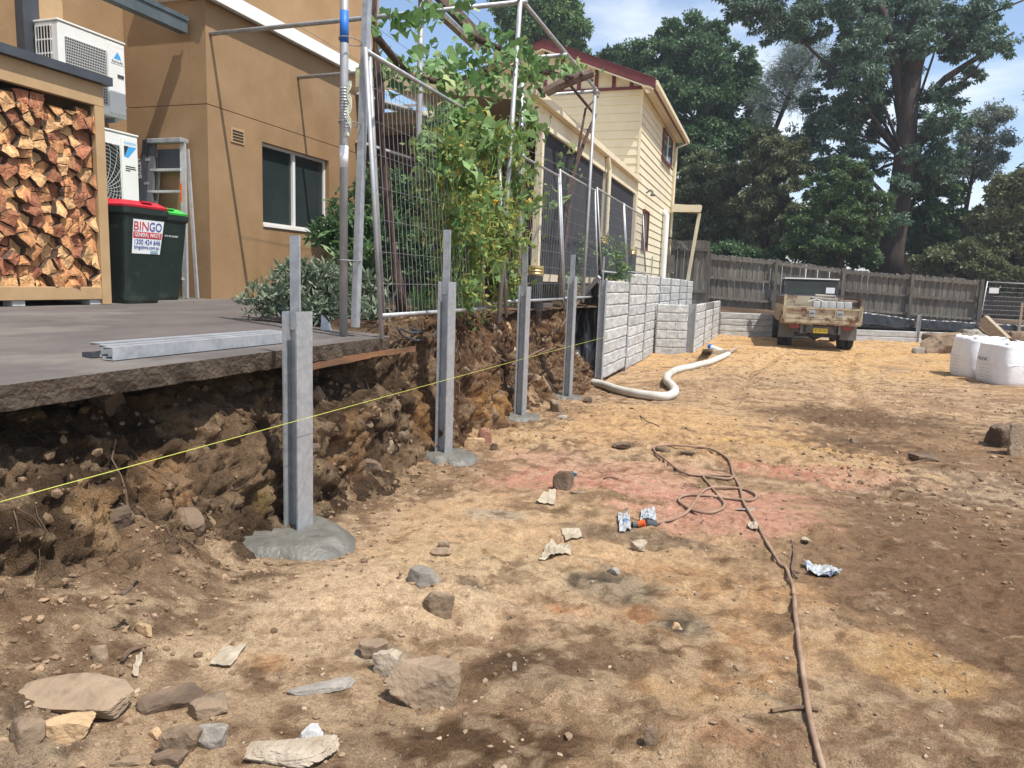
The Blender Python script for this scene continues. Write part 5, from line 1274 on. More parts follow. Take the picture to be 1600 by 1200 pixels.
for sx in (-1, 1):
    for off in (0.66, 0.86):
        prof = [(0.33, -0.08), (0.355, -0.06), (0.36, 0.0), (0.355, 0.06), (0.33, 0.08)]
        mb = MB(); n = 24; vs = []; fs = []
        for r, u in [(0.17, -0.085)] + prof + [(0.17, 0.085)]:
            for j in range(n): a_ = 2 * math.pi * j / n; vs.append((sx * off + u, 1.2 + r * math.cos(a_), 0.36 + r * math.sin(a_)))
        for i in range(6):
            for j in range(n): fs.append((i * n + j, i * n + (j + 1) % n, (i + 1) * n + (j + 1) % n, (i + 1) * n + j))
        mb.add(vs, fs); wh = tb('wheel', M_TYRE, mb, smooth_=True)
        mb = MB(); mb.tube([(sx * off - 0.07, 1.2, 0.36), (sx * off + 0.07, 1.2, 0.36)], 0.168, 16); mb.build('rim', M_TRUCKG, wh, local=True)
    mb = MB(); mb.box(sx * 0.76 - 0.20, sx * 0.76 + 0.20, 0.72, 0.735, 0.26, 0.66); tb('mud_flap', M_TRUCKG, mb)
    mb = MB(); mb.tube([(sx * 0.76, 4.3, 0.36), (sx * 0.76 + sx * 0.16, 4.3, 0.36)], 0.36, 20); tb('wheel', M_TYRE, mb)
    mb = MB(); mb.box(sx * 0.62 - 0.12, sx * 0.62 + 0.12, 0.02, 0.06, 0.55, 0.64); tb('tail_light', mat('lamp_red', (0.22, 0.03, 0.02), rough=0.3), mb)
    mb = MB(); mb.box(sx * 0.45 - 0.03, sx * 0.45 + 0.03, 0.0, 0.05, 0.42, 0.655); tb('bracket', M_TRUCKG, mb)
mb = MB(); mb.box(-0.17, 0.17, -0.02, -0.012, 0.45, 0.57); pl_ = tb('number_plate', M_PLATE, mb)
text('C 5 13', 0.09, (1.34 + 0.02 * 0, 20.3 - 0.026, tr.location.z + 0.512), (R(90), 0, R(2.5)), M_INKK, pl_, width=0.26)
def wld(x, y, z): return frame_of(tr) @ Vector((x, y, z))
for k in range(5):
    mb = MB(); mb.box(-0.085, 0.085, 0, 0.38, 0, 0.2); o = mb.build('concrete_block', M_BLOCK, None, bevel=0.006)
    o.location = wld(-0.13 + k * 0.185, 0.25, 1.06); o.rotation_euler = (0, 0, R(2.5) + random.uniform(-0.02, 0.02))
    tag(o, 'pale grey concrete block standing in a row on the truck tray', 'concrete block', 'concrete blocks on the truck tray')
mb = MB(); mb.box(-HW + 0.06, HW - 0.06, 0.2, 3.0, 0.765, 1.05); mb.build('load_base', M_STONEG, tr, local=True)
for k, (x, y, z, sx, sz, rz) in enumerate(((0.05, 0.32, 1.275, 0.62, 0.07, 0.02), (0.1, 0.5, 1.355, 0.5, 0.06, -0.1), (0.62, 0.4, 1.24, 0.42, 0.06, 0.15))):
    mb = MB(); mb.box(-sx / 2, sx / 2, 0, 0.3, 0, sz); o = mb.build('rubble_slab', M_STONEG if k < 2 else M_DKROCK, None, bevel=0.012)
    o.location = wld(x, y, z); o.rotation_euler = (0.05, 0.03, R(2.5) + rz)
    tag(o, ['long grey slab lying across the blocks on the truck', 'short grey slab on top of the truck load', 'brown broken slab at the side of the truck load'][k], 'slab')
mb = MB(); mb.beam(tuple(wld(-0.35, 0.12, 1.24)), tuple(wld(-0.14, 0.12, 1.31)), 0.06, 0.02); mb.beam(tuple(wld(-0.14, 0.12, 1.31)), tuple(wld(0.02, 0.12, 1.26)), 0.06, 0.02)
tag(mb.build('metal_angle', M_WHITE), 'bent white metal angle sticking up from the truck load', 'metal angle')

# ------------------------------------------------------------------ bulk bags
def bulk_bag(label, cx, cy, rz, w, h, seed, print_left=True, print_right=True, d=None):
    d = d or w
    t = thing('bulk_bag', label, 'bulk bag', (cx, cy, g1(cx, cy) - 0.02), rz, 'white bulk bags by the rubble')
    nu, nv = 72, 22; vs = []; fs = []
    for j in range(nv + 1):
        z = h * j / nv
        for i in range(nu):
            a = 2 * math.pi * i / nu; ca, sa = math.cos(a), math.sin(a)
            k = 1 / (abs(ca) ** 5 + abs(sa) ** 5) ** (1 / 5)
            bul = 1 + 0.05 * math.sin(math.pi * min(1, j / nv * 1.1)) - 0.10 * max(0, 1 - j / 2.0) * 0.5
            vs.append((ca * k * w / 2 * bul, sa * k * d / 2 * bul, z))
    V = A(vs); q = V * A([5, 5, 1.6]) + seed
    fold = (fbm(q, 3, seed) - 0.5) * 0.05 + (fbm(V * A([16, 16, 3]) + seed, 2, seed + 3) - 0.5) * 0.03 * sm(V[:, 2] / h, 0.3, 0.9)
    nrm = V[:, :2] / np.maximum(np.hypot(V[:, 0], V[:, 1]), 1e-3)[:, None]
    V[:, :2] += nrm * fold[:, None]
    for j in range(nv):
        for i in range(nu): fs.append((j * nu + i, j * nu + (i + 1) % nu, (j + 1) * nu + (i + 1) % nu, (j + 1) * nu + i))
    topv = []; nr = 8
    for r_ in range(1, nr + 1):
        f = 1 - r_ / nr
        topv.append(V[nv * nu:(nv + 1) * nu] * A([f, f, 1]))
    T_ = np.concatenate(topv); T_[:, 2] = h + 0.05 * (fbm(T_ * A([6, 6, 1]) + seed, 3, seed + 5) - 0.35) * 2 + 0.02
    b0 = nv * nu
    for r_ in range(nr):
        for i in range(nu): fs.append((b0 + r_ * nu + i, b0 + r_ * nu + (i + 1) % nu, b0 + (r_ + 1) * nu + (i + 1) % nu, b0 + (r_ + 1) * nu + i))
    V = np.concatenate([V, T_])
    me_ = np_mesh('sack', V, fs); smooth(me_); me_.materials.append(M_BAGW); link('sack', me_, t)
    for sx in (-1, 1):
        for sy in (-1, 1):
            mb = MB(); x, y = sx * w * 0.40, sy * d * 0.40
            mb.beam((x, y, h - 0.25), (x, y, h + 0.05), 0.06, 0.008, (sx, sy, 0)); mb.beam((x, y, h + 0.05), (x * 0.72, y, h + 0.075), 0.05, 0.008)
            mb.build('lifting_loop', M_BAGW, t, local=True)
    mb = MB()
    mb.tube([(-w / 2 - 0.03, -d * 0.42, h * 0.55), (-w / 2 - 0.035, d * 0.42, h * 0.55)], 0.004, 5)
    mb.tube([(-w * 0.42, -d / 2 - 0.03, h * 0.55), (w * 0.42, -d / 2 - 0.035, h * 0.55)], 0.004, 5); mb.build('seam', M_BAGW, t, local=True)
    F_ = frame_of(t)
    def tx(s2, size, lx, ly, lz, face, m, width):
        if face == 'y': p = F_ @ Vector((lx, -d / 2 * 1.052 - 0.03, lz)); rot = (R(90), 0, rz)
        else: p = F_ @ Vector((-w / 2 * 1.052 - 0.03, ly, lz)); rot = (R(90), 0, rz - R(90))
        text(s2, size, p, rot, m, t, width=width)
    return t, tx
b1, tx = bulk_bag('white woven bulk bag closest to the boulder pile, slightly taller', 3.86, 15.95, R(18), 0.74, 0.72, 3)
tx('Building Materials', 0.07, -0.02, 0, 0.36, 'y', M_INKB, 0.40); tx('(02) 98', 0.07, -0.02, 0, 0.28, 'y', M_INKB, 0.24); tx('_________', 0.06, -0.02, 0, 0.20, 'y', M_INKB, 0.36)
for k, z in enumerate((0.42, 0.36, 0.30, 0.24, 0.18, 0.12)): tx('________', 0.05, 0, 0.05, z, 'x', M_INKK, 0.34 - 0.03 * (k % 3))
b2, tx = bulk_bag('white woven bulk bag with blue printing at the edge of the view', 4.14, 15.02, R(18), 0.84, 0.70, 9, d=0.84)
tx('M', 0.18, 0.12, 0, 0.46, 'y', M_INKB, 0.15); tx('Building Materials', 0.07, 0.15, 0, 0.33, 'y', M_INKB, 0.42); tx('(02) (04)', 0.06, 0.16, 0, 0.255, 'y', M_INKB, 0.25); tx('98', 0.10, 0.16, 0, 0.19, 'y', M_INKB, 0.14); tx('__________', 0.05, 0.14, 0, 0.14, 'y', M_INKB, 0.38)
tx('Natrad', 0.10, 0, 0.08, 0.45, 'x', M_INKK, 0.26)
for k, z in enumerate((0.37, 0.31, 0.25, 0.19, 0.15, 0.10)): tx('________', 0.05, 0, -0.02, z, 'x', M_INKK, 0.36 - 0.04 * (k % 3))
bulk_bag('white woven bulk bag behind the printed one, half out of view', 5.10, 15.4, R(18), 0.74, 0.66, 15)
bulk_bag('white bulk bag standing far back by the mesh fence', 7.0, 21.8, R(20), 0.85, 0.72, 21)

# ------------------------------------------------------------------ foliage
def rand_dirs(n):
    d = rng.normal(size=(n, 3)); return d / np.linalg.norm(d, axis=1)[:, None]
def leaf_quads(pts, size, aspect=0.45, droop=0.3, var=0.4, out=None):
    n = len(pts); d = rand_dirs(n); d[:, 2] -= droop
    if out is not None: d = d + out * 0.7
    d /= np.linalg.norm(d, axis=1)[:, None]
    s = np.cross(d, rand_dirs(n)); s /= np.maximum(np.linalg.norm(s, axis=1), 1e-6)[:, None]
    L = size * (1 + var * (rng.random(n) * 2 - 1)); L = L[:, None]; w = L * aspect / 2
    nrm = np.cross(d, s)
    V = np.stack([pts, pts + d * L * 0.45 + s * w + nrm * L * 0.06, pts + d * L, pts + d * L * 0.45 - s * w + nrm * L * 0.06], 1).reshape(-1, 3)
    return V, np.arange(4 * n).reshape(n, 4)
def clump_points(clumps, n, shell=0.55, sub=14, subr=0.36):
    """clumps: (centre, radii); leaves gather in many small tufts near each clump's surface"""
    vol = A([c[1][0] * c[1][1] * c[1][2] for c in clumps]) ** 0.75; vol = vol / vol.sum()
    P_ = []; O_ = []
    for (c, r), f in zip(clumps, vol):
        c, r = A(c), A(r); m = max(8, int(n * f)); ns = max(4, int(sub * (r.mean() / 1.0)))
        td = rand_dirs(ns); tr_ = (shell + (1 - shell) * rng.random(ns))[:, None]
        tc_ = c + td * r * tr_
        wk = rng.random(ns) + 0.25; wk /= wk.sum()
        pick = rng.choice(ns, m, p=wk)
        sr = subr * r.mean() * (0.6 + 0.8 * rng.random(ns))
        off = rand_dirs(m) * (rng.random(m) ** 0.5)[:, None] * sr[pick][:, None] * A([1.15, 1.15, 0.7])
        P_.append(tc_[pick] + off); O_.append(off / np.maximum(np.linalg.norm(off, axis=1), 1e-6)[:, None])
    return np.concatenate(P_), np.concatenate(O_)
def px_clump(px, py, rx, ry, Y, dk=1.0):
    c = at_y(px, py, Y); k = np.dot(c - EYE, CM[:, 2]) / FPX
    return (c, A([rx * k, max(rx, ry) * k * 0.8 * dk, ry * k]))
def tree(name, label, cat, trunk, clumps, n, size, lm, aspect=0.45, droop=0.35, group=None, bark=M_BARK, branches=(), sub=14, subr=0.36, shell=0.55, crown_name='crown'):
    base = A(trunk[0][:3])
    t = thing(name, label, cat, tuple(base), 0, group)
    mb = MB(); mb.tube([tuple(p[:3]) for p in trunk], [p[3] for p in trunk], 10)
    mb.build('trunk', bark, t, smooth_=True)
    if branches:
        for b in branches: MB().tube([tuple(p[:3]) for p in b], [p[3] for p in b], 7).build('limb', bark, t, smooth_=True)
    P_, O_ = clump_points(clumps, n, shell, sub, subr)
    V, F_ = leaf_quads(P_, size, aspect, droop, out=O_)
    me_ = np_mesh(crown_name, V - base, F_); me_.materials.append(lm); link(crown_name, me_, t)
    return t
def limb_to(a, b, r0, r1, sag=0.15):
    a, b = A(a), A(b); L = np.linalg.norm(b - a)
    return [tuple(a) + (r0,), tuple(a * 0.65 + b * 0.35 + A([0, 0, sag * L * 0.5])) + (r0 * 0.75,), tuple(a * 0.3 + b * 0.7 + A([0.02 * L, 0, sag * L * 0.3])) + (r0 * 0.45 + r1 * 0.5,), tuple(b) + (r1,)]
def auto_branches(trunk, clumps, r0, rr=0.3):
    top = A(trunk[-1][:3]); bot = A(trunk[0][:3]); out = []
    for c, r in clumps:
        f = min(1.0, max(0.25, (c[2] - bot[2] - r[2]) / max(top[2] - bot[2], 0.1) * 0.85))
        tp = [A(p[:3]) for p in trunk]; k = f * (len(tp) - 1); i = min(int(k), len(tp) - 2); a = tp[i] + (tp[i + 1] - tp[i]) * (k - i)
        out.append(limb_to(a, c, r0, 0.02))
        for _ in range(3):
            d = rand_dirs(1)[0] * r * 0.8; out.append(limb_to(A(c) * 0.6 + a * 0.4, A(c) + d, r0 * rr, 0.01))
    return out
def ptr(pts, Y): return [tuple(at_y(x, y, Y)) + (r,) for x, y, r in pts]

# the big gum tree
Y6 = 32.0
tk = ptr([(1383, 436, 0.60), (1390, 395, 0.50), (1403, 330, 0.42), (1413, 250, 0.38), (1419, 170, 0.35), (1424, 120, 0.35)], Y6)
cl = [px_clump(*c, Y6 + dy) for c, dy in (((1180, 15, 60, 30), -2), ((1235, 35, 60, 32), -1.5), ((1290, 5, 60, 30), -1), ((1335, 60, 50, 45), -1), ((1350, 120, 50, 50), -1), ((1385, 40, 45, 45), 1), ((1470, 30, 60, 40), 0), ((1530, 25, 50, 34), 0),
      ((1555, 70, 34, 30), -1), ((1500, 75, 40, 30), 1), ((1300, 200, 45, 45), 0), ((1255, 215, 40, 40), 1), ((1362, 185, 42, 40), 1), ((1460, 155, 42, 26), 0), ((1482, 190, 36, 28), -1), ((1462, 215, 36, 34), 0.5), ((1338, 255, 44, 40), 0.5), ((1280, 265, 40, 36), 0), ((1400, 95, 40, 34), 2), ((1445, 268, 40, 36), 1.5), ((1395, 8, 60, 26), 1), ((1475, 250, 36, 26), 0), ((1412, 288, 28, 22), -1), ((1395, 345, 26, 20), -1.2), ((1425, 240, 18, 16), -1), ((1330, 165, 40, 34), 1), ((1310, 110, 36, 34), 1), ((1275, 160, 30, 30), 2), ((1320, 300, 44, 34), 1), ((1235, 250, 30, 30), 1.5), ((1385, 130, 36, 40), 2), ((1440, 60, 36, 30), -1), ((1510, 120, 26, 18), 0), ((1360, 20, 40, 30), 0), ((1150, -10, 40, 24), -2))]
br = []
for pts in ([(1424, 125, 0.30), (1440, 70, 0.26), (1446, 20, 0.20), (1452, -60, 0.12)], [(1424, 125, 0.26), (1425, 60, 0.2), (1436, -10, 0.15), (1430, -80, 0.1)], [(1410, 180, 0.2), (1398, 100, 0.17), (1390, 60, 0.12), (1340, 0, 0.06)],
            [(1440, 160, 0.14), (1478, 122, 0.13), (1530, 88, 0.10), (1556, 68, 0.06), (1585, 50, 0.03)], [(1425, 100, 0.14), (1490, 50, 0.10), (1550, 20, 0.05), (1600, 0, 0.03)], [(1545, 75, 0.07), (1541, 50, 0.05), (1548, 20, 0.03)],
            [(1345, -30, 0.2), (1338, 12, 0.14), (1300, 18, 0.10), (1255, 35, 0.07), (1215, 40, 0.04)], [(1404, 110, 0.15), (1380, 20, 0.15), (1345, -40, 0.16)], [(1412, 250, 0.12), (1370, 200, 0.08), (1330, 180, 0.04)], [(1412, 280, 0.1), (1450, 235, 0.06), (1480, 215, 0.03)], [(1405, 330, 0.1), (1350, 270, 0.06), (1300, 230, 0.03)]):
    br.append(ptr(pts, Y6))
tree('gum_tree', 'tallest gum tree with thick brown forked trunk behind the timber fence', 'tree', tk, cl, 120000, 0.16, L_EUC, 0.34, 0.9, branches=br + [limb_to(tk[3][:3], c[0], 0.07, 0.015) for c in cl[::2]], sub=34, subr=0.20, shell=0.35)

def simple_tree(label, Y, trunkpx, tr0, clumps, n, size, lm, kind='leafy_tree', group=None, **kw):
    tk_ = ptr([(x, y, tr0 * (1 - 0.7 * i / (len(trunkpx) - 1))) for i, (x, y) in enumerate(trunkpx)], Y)
    cl_ = [px_clump(c[0], c[1], c[2], c[3], Y + (c[4] if len(c) > 4 else 0)) for c in clumps]
    return tree(kind, label, 'tree', tk_, cl_, n, size, lm, branches=auto_branches(tk_, cl_, tr0 * 0.28), group=group, **kw)

simple_tree('broad dense dark tree rising behind the cream house roof', 38, [(1120, 430), (1110, 300), (1095, 180), (1090, 110)], 0.4,
            [(1080, 75, 55, 48), (1030, 95, 55, 40), (1120, 110, 55, 50), (1150, 165, 45, 45), (1070, 165, 70, 55), (1010, 130, 40, 40), (1105, 225, 60, 50), (985, 105, 22, 20), (1165, 120, 24, 26), (1110, 60, 30, 24), (1160, 215, 40, 40), (1055, 50, 26, 22), (1040, 150, 40, 40, -2), (1075, 230, 50, 40, -1)], 130000, 0.17, L_DK, aspect=0.5, sub=36, subr=0.22, shell=0.5)
simple_tree('small dark tree crown poking above the maroon roof ridge', 41, [(955, 200), (955, 140), (955, 90)], 0.15, [(955, 88, 24, 16), (940, 100, 18, 12), (975, 98, 18, 14), (915, 100, 14, 10)], 7000, 0.24, L_DK, sub=16)
simple_tree('rounded grey green tree standing behind the roof and the trellis', 40, [(850, 200), (850, 120), (848, 60)], 0.3, [(850, 30, 55, 38), (890, 45, 32, 30), (815, 40, 36, 30), (860, -10, 50, 30), (900, 68, 24, 16), (790, 10, 30, 26)], 30000, 0.22, L_MID, sub=18)
simple_tree('feathery she-oak with thin leaning stems between the big trees', 35, [(1196, 430), (1198, 300), (1212, 200), (1245, 120), (1275, 80)], 0.16,
            [(1232, 95, 26, 34), (1272, 82, 24, 16), (1215, 140, 22, 30), (1258, 115, 26, 20), (1190, 170, 22, 30), (1243, 150, 24, 24)], 9000, 0.34, L_GREY, kind='she_oak', aspect=0.06, droop=-0.1, sub=26, subr=0.5)
simple_tree('olive brown tree hiding the foot of the dense dark tree', 33, [(1105, 440), (1108, 380), (1115, 320), (1118, 270)], 0.22,
            [(1108, 300, 48, 36), (1140, 340, 46, 36), (1085, 350, 30, 40), (1150, 290, 40, 34), (1120, 380, 50, 30), (1095, 260, 30, 30), (1075, 300, 20, 36)], 70000, 0.15, L_OLIVE, sub=34, subr=0.24)
simple_tree('olive green sapling with drooping leaves left of the truck cab', 31, [(1195, 440), (1196, 380), (1200, 310), (1205, 250)], 0.14,
            [(1200, 235, 36, 34), (1222, 280, 40, 38), (1185, 275, 34, 34), (1210, 330, 44, 34), (1170, 330, 34, 32), (1240, 240, 26, 28), (1190, 375, 44, 26), (1165, 395, 26, 20)], 60000, 0.15, L_OLIVE, droop=0.7, sub=30, subr=0.24)
simple_tree('bushy mid green tree directly above the truck', 29.5, [(1310, 440), (1315, 390), (1322, 330), (1330, 290)], 0.12,
            [(1318, 282, 30, 22), (1356, 312, 34, 24), (1296, 322, 34, 26), (1338, 352, 42, 26), (1296, 385, 44, 22), (1272, 292, 20, 20), (1258, 352, 26, 24), (1345, 268, 18, 16), (1352, 390, 22, 16), (1310, 250, 14, 14), (1240, 385, 24, 18)], 56000, 0.125, L_MIDD, sub=34, subr=0.24)
simple_tree('dark leafy tree growing close on the open side of the gum trunk', 34, [(1440, 440), (1442, 380), (1448, 310), (1452, 270)], 0.14,
            [(1450, 275, 38, 28), (1432, 315, 34, 34), (1470, 310, 38, 34), (1450, 355, 44, 30), (1490, 350, 34, 26), (1425, 375, 24, 26), (1475, 390, 36, 20)], 60000, 0.14, L_DK, sub=30, subr=0.24)
simple_tree('slender grey feathery tree against the blue sky at the side', 34, [(1500, 430), (1505, 350), (1520, 270), (1545, 190)], 0.12,
            [(1550, 180, 28, 18), (1530, 210, 30, 22), (1500, 245, 28, 26), (1560, 215, 22, 22), (1520, 260, 32, 24), (1545, 250, 26, 22), (1570, 175, 14, 14)], 16000, 0.13, L_GREY, aspect=0.3, sub=24, subr=0.42)
simple_tree('pale olive tree at the far side above the mesh fence', 30.5, [(1580, 450), (1580, 380), (1582, 320)], 0.12,
            [(1578, 300, 34, 28), (1610, 290, 40, 34), (1555, 340, 36, 30), (1595, 350, 40, 34), (1545, 385, 34, 26), (1585, 400, 40, 26), (1625, 350, 30, 40)], 40000, 0.15, L_OLIVE, sub=34, subr=0.25)
simple_tree('low dark bush between the gum trunk and the mesh fence', 30, [(1500, 450), (1502, 420), (1505, 380)], 0.08,
            [(1500, 395, 34, 24), (1525, 415, 34, 22), (1470, 410, 34, 22), (1550, 430, 34, 20), (1590, 440, 34, 22), (1446, 414, 20, 16)], 30000, 0.13, L_OLIVE, kind='bush', sub=22, subr=0.36)
simple_tree('low dark scrub behind the fence at the truck cab', 30.5, [(1240, 440), (1240, 420), (1245, 400)], 0.08,
            [(1240, 392, 40, 14), (1200, 400, 30, 14), (1290, 402, 40, 14), (1145, 398, 32, 18), (1345, 402, 36, 14), (1110, 395, 24, 16)], 26000, 0.13, L_DK, kind='bush', sub=24, subr=0.36)
simple_tree('tall dark tree beyond the edge of the yard', 33, [(1700, 450), (1700, 300), (1705, 150)], 0.3,
            [(1700, 150, 70, 60), (1680, 240, 60, 50), (1740, 240, 70, 60), (1690, 330, 70, 50), (1760, 130, 60, 60)], 30000, 0.2, L_DK, sub=18)

cl_ = [px_clump(px, py, 46, ry, 44) for px, py, ry in ((1120, 340, 50), (1190, 345, 46), (1260, 350, 40), (1330, 350, 40), (1400, 352, 36), (1470, 356, 34), (1540, 360, 34), (1610, 350, 50), (1690, 340, 60), (1060, 330, 60))]
P_, O_ = clump_points(cl_, 60000, 0.2, 30, 0.3)
V, F_ = leaf_quads(P_, 0.30, 0.4, 0.3, out=O_)
c0 = V.mean(0); me = np_mesh('far_wood', V - c0, F_); me.materials.append(L_OLIVE); link('far_wood', me, None, loc=c0, kind='stuff', label='dark far trees closing the view behind the yard trees')

# neighbouring sheds seen through the trunks
nb_ = thing('neighbour_shed', 'neighbouring shed with pale ribbed roof behind the far trees', 'shed', (11, 47, 2.0))
a, b = at_y(1370, 392, 44), at_y(1590, 402, 44)
mb = MB(); mb.add([(a[0], 44, a[2]), (b[0] + 3, 44, a[2] - 0.1), (b[0] + 3, 49, a[2] + 1.0), (a[0], 49, a[2] + 1.0)], [(0, 1, 2, 3)]); mb.build('roof', M_CORR, nb_)
mb = MB()
for x in np.arange(a[0], b[0] + 3, 0.32): mb.beam((x, 43.98, a[2] + 0.02), (x, 49, a[2] + 1.02), 0.05, 0.04)
mb.build('roof_ribs', M_CORR, nb_); MB().box(a[0] + 0.3, b[0] + 2.6, 44.4, 48.6, 0.5, a[2] - 0.12).build('wall', M_DKTIMBER, nb_)
nc_ = thing('carport', 'dark flat carport roof on posts behind the fence above the truck', 'carport', (4, 40, 1.0))
a, b = at_y(1205, 370, 40), at_y(1345, 372, 40)
MB().box(a[0], b[0], 40, 44, a[2] - 0.12, a[2] + 0.1).build('roof', M_CHAR, nc_)
for x in (a[0] + 0.2, (a[0] + b[0]) / 2, b[0] - 0.2): MB().box(x - 0.06, x + 0.06, 40.1, 40.22, 0.4, a[2] - 0.125).build('post', M_CHAR, nc_)

# ------------------------------------------------------------------ single leaves
def leaf_shape(kind, m):
    if kind == 'lobed':
        out = [(0, 0), (0.30, -0.10), (0.50, 0.12), (0.44, 0.36), (0.54, 0.55), (0.28, 0.70), (0, 1.0), (-0.28, 0.70), (-0.54, 0.55), (-0.44, 0.36), (-0.50, 0.12), (-0.30, -0.10)]
    elif kind == 'heart':
        out = [(0, 0.02), (0.22, -0.10), (0.44, 0.05), (0.50, 0.30), (0.36, 0.60), (0.16, 0.84), (0, 1.0), (-0.16, 0.84), (-0.36, 0.60), (-0.50, 0.30), (-0.44, 0.05), (-0.22, -0.10)]
    else:
        out = [(0, 0), (0.08, 0.15), (0.14, 0.40), (0.12, 0.65), (0.06, 0.85), (0, 1.0), (-0.06, 0.85), (-0.12, 0.65), (-0.14, 0.40), (-0.08, 0.15)]
    vs = [(x, y, 0.42 * abs(x) - 0.9 * x * x - 0.42 * y * y + 0.06 * math.sin(9 * y + 5 * x) + 0.04 * random.uniform(-1, 1)) for x, y in out]
    n = len(vs); mid = len(vs); vs += [(0, 0.35, -0.03), (0, 0.68, -0.14)]
    fs = []
    for i in range(n):
        c = mid if (out[i][1] + out[(i + 1) % n][1]) / 2 < 0.52 else mid + 1
        fs.append((i, (i + 1) % n, c))
    me_ = bpy.data.meshes.new('leaf'); me_.from_pydata(vs, [], fs); me_.materials.append(m); me_.polygons.foreach_set('use_smooth', [True] * len(fs)); me_.update(); return me_
from mathutils import Euler
def leaf_parts(parent, meshes, pts, size, var=0.4, droop=True):
    inv = frame_of(parent).inverted()
    for p in pts:
        s_ = size * (1 + var * random.uniform(-1, 1))
        e = Euler((R(random.uniform(-95, -20)) if droop else R(random.uniform(-60, 80)), R(random.uniform(-35, 35)), R(random.uniform(0, 360))))
        o = link('leaf', random.choice(meshes), parent)
        o.matrix_local = inv @ Matrix.Translation(Vector(p)) @ e.to_matrix().to_4x4() @ Matrix.Diagonal((s_, s_, s_, 1))
def joined_leaves(name, parent, pts, size, m, kind_shape='heart', var=0.4, droop=0.4, aspect=0.8):
    V, F_ = leaf_quads(A(pts), size, aspect, droop, var)
    inv = A(frame_of(parent).inverted()); V = V @ inv[:3, :3].T + inv[:3, 3]
    me_ = np_mesh(name, V, F_); me_.materials.append(m); o = link(name, me_, parent); o['kind'] = 'stuff'; return o
def blob(px, py, rx, ry, X=None, Y=None, n=10, depth=0.35):
    c = at_x(px, py, X) if X is not None else at_y(px, py, Y)
    k = np.dot(c - EYE, CM[:, 2]) / FPX; out = []
    for _ in range(n):
        d = rand_dirs(1)[0] * rng.random() ** 0.4
        out.append(c + CM[:, 0] * d[0] * rx * k + CM[:, 1] * d[1] * ry * k + A([d[2] * depth, 0, 0]))
    return out
LH = [leaf_shape('heart', L_VINE) for _ in range(3)]; LG = [leaf_shape('lobed', L_GRAPE) for _ in range(3)]; LS = [leaf_shape('lance', L_SAGE) for _ in range(3)]; LDk = [leaf_shape('lance', L_MID) for _ in range(2)]

# climbing vine hanging on the mesh
vn = thing('climbing_vine', 'yellowing climbing vine with small yellow flowers hanging on the mesh panel', 'vine', (-2.72, 7.1, 1.15))
big = []; small = []
for b_, nb2, ns in (((715, 190, 40, 30), 34, 90), ((690, 235, 40, 45), 42, 160), ((745, 215, 45, 40), 40, 150), ((790, 230, 30, 40), 22, 110), ((720, 290, 60, 45), 40, 260), ((790, 300, 35, 50), 22, 200), ((700, 340, 45, 40), 14, 220), ((770, 370, 50, 50), 14, 320), ((730, 400, 45, 40), 12, 240), ((820, 190, 22, 50), 26, 60), ((825, 300, 14, 70), 12, 70), ((715, 450, 30, 30), 6, 120), ((790, 430, 30, 40), 6, 160), ((745, 330, 60, 60), 8, 240), ((740, 480, 18, 30), 2, 40)):
    big += blob(*b_, X=-2.74, n=nb2, depth=0.22); small += blob(*b_, X=-2.74, n=ns, depth=0.24)
leaf_parts(vn, LH, big[:290], 0.13)
joined_leaves('drying_foliage', vn, small, 0.055, L_VDRY, aspect=0.55, droop=0.7)
joined_leaves('small_foliage', vn, [p + rng.normal(size=3) * 0.05 for p in small], 0.07, L_VINE2, aspect=0.6, droop=0.5)
for k in range(34):
    px = 680 + 140 * random.random(); y0 = random.uniform(180, 330); pts = []
    for j in range(8):
        q = at_x(px + 10 * math.sin(j * 0.9 + k) + random.uniform(-4, 4), y0 + (478 - y0) * j / 7, -2.73 + random.uniform(-0.08, 0.08)); pts.append(tuple(q))
    MB().tube(pts, 0.004, 5, False).build('stem', L_VDRY if k % 2 else L_STRAP, vn)
for k in range(14):
    p = random.choice(small[:1100]); mb = MB()
    mb.lathe([(0.004, 0), (0.028, 0.022), (0.022, 0.026), (0.004, 0.01)], tuple(p + A([0.06, 0, 0])), 6); mb.build('flower', M_FLOWER, vn)

# grape vine: old woody trunks and leaves over the frame
gv_ = thing('grape_vine', 'old grape vine with twisted brown trunk climbing over the pipe trellis', 'vine', (-3.0, 6.0, 1.15))
for off, r in ((0, 0.030), (0.035, 0.022), (-0.03, 0.02)):
    pts = []
    for i, (px, py) in enumerate(((628, 492), (622, 440), (614, 380), (606, 320), (600, 260), (596, 200), (592, 140), (588, 90), (584, 40), (582, -30))):
        q = at_y(px, py, 5.9); pts.append((q[0] + off * math.cos(i * 1.1), 5.9 + off * math.sin(i * 1.1), q[2]))
    MB().tube(pts, [r * (1 - 0.04 * i) for i in range(len(pts))], 8).build('trunk', M_VBARK, gv_, smooth_=True)
for pts, X in (([(872, 470), (876, 420), (884, 370), (890, 320), (898, 270), (906, 220), (915, 170), (935, 150)], -2.95), ([(884, 330), (892, 280), (912, 225), (930, 180), (905, 150), (880, 120)], -2.95), ([(590, 60), (640, 120), (700, 130), (760, 110)], -3.2), ([(840, 110), (880, 118), (925, 125)], -2.9), ([(745, 60), (790, 80), (830, 120), (850, 150)], -3.0)):
    P3 = [tuple(at_x(x, y, X)) for x, y in pts]; MB().tube(P3, [0.034 * (1 - 0.08 * i) for i in range(len(P3))], 7).build('branch', M_VBARK, gv_, smooth_=True)
big = []; small = []
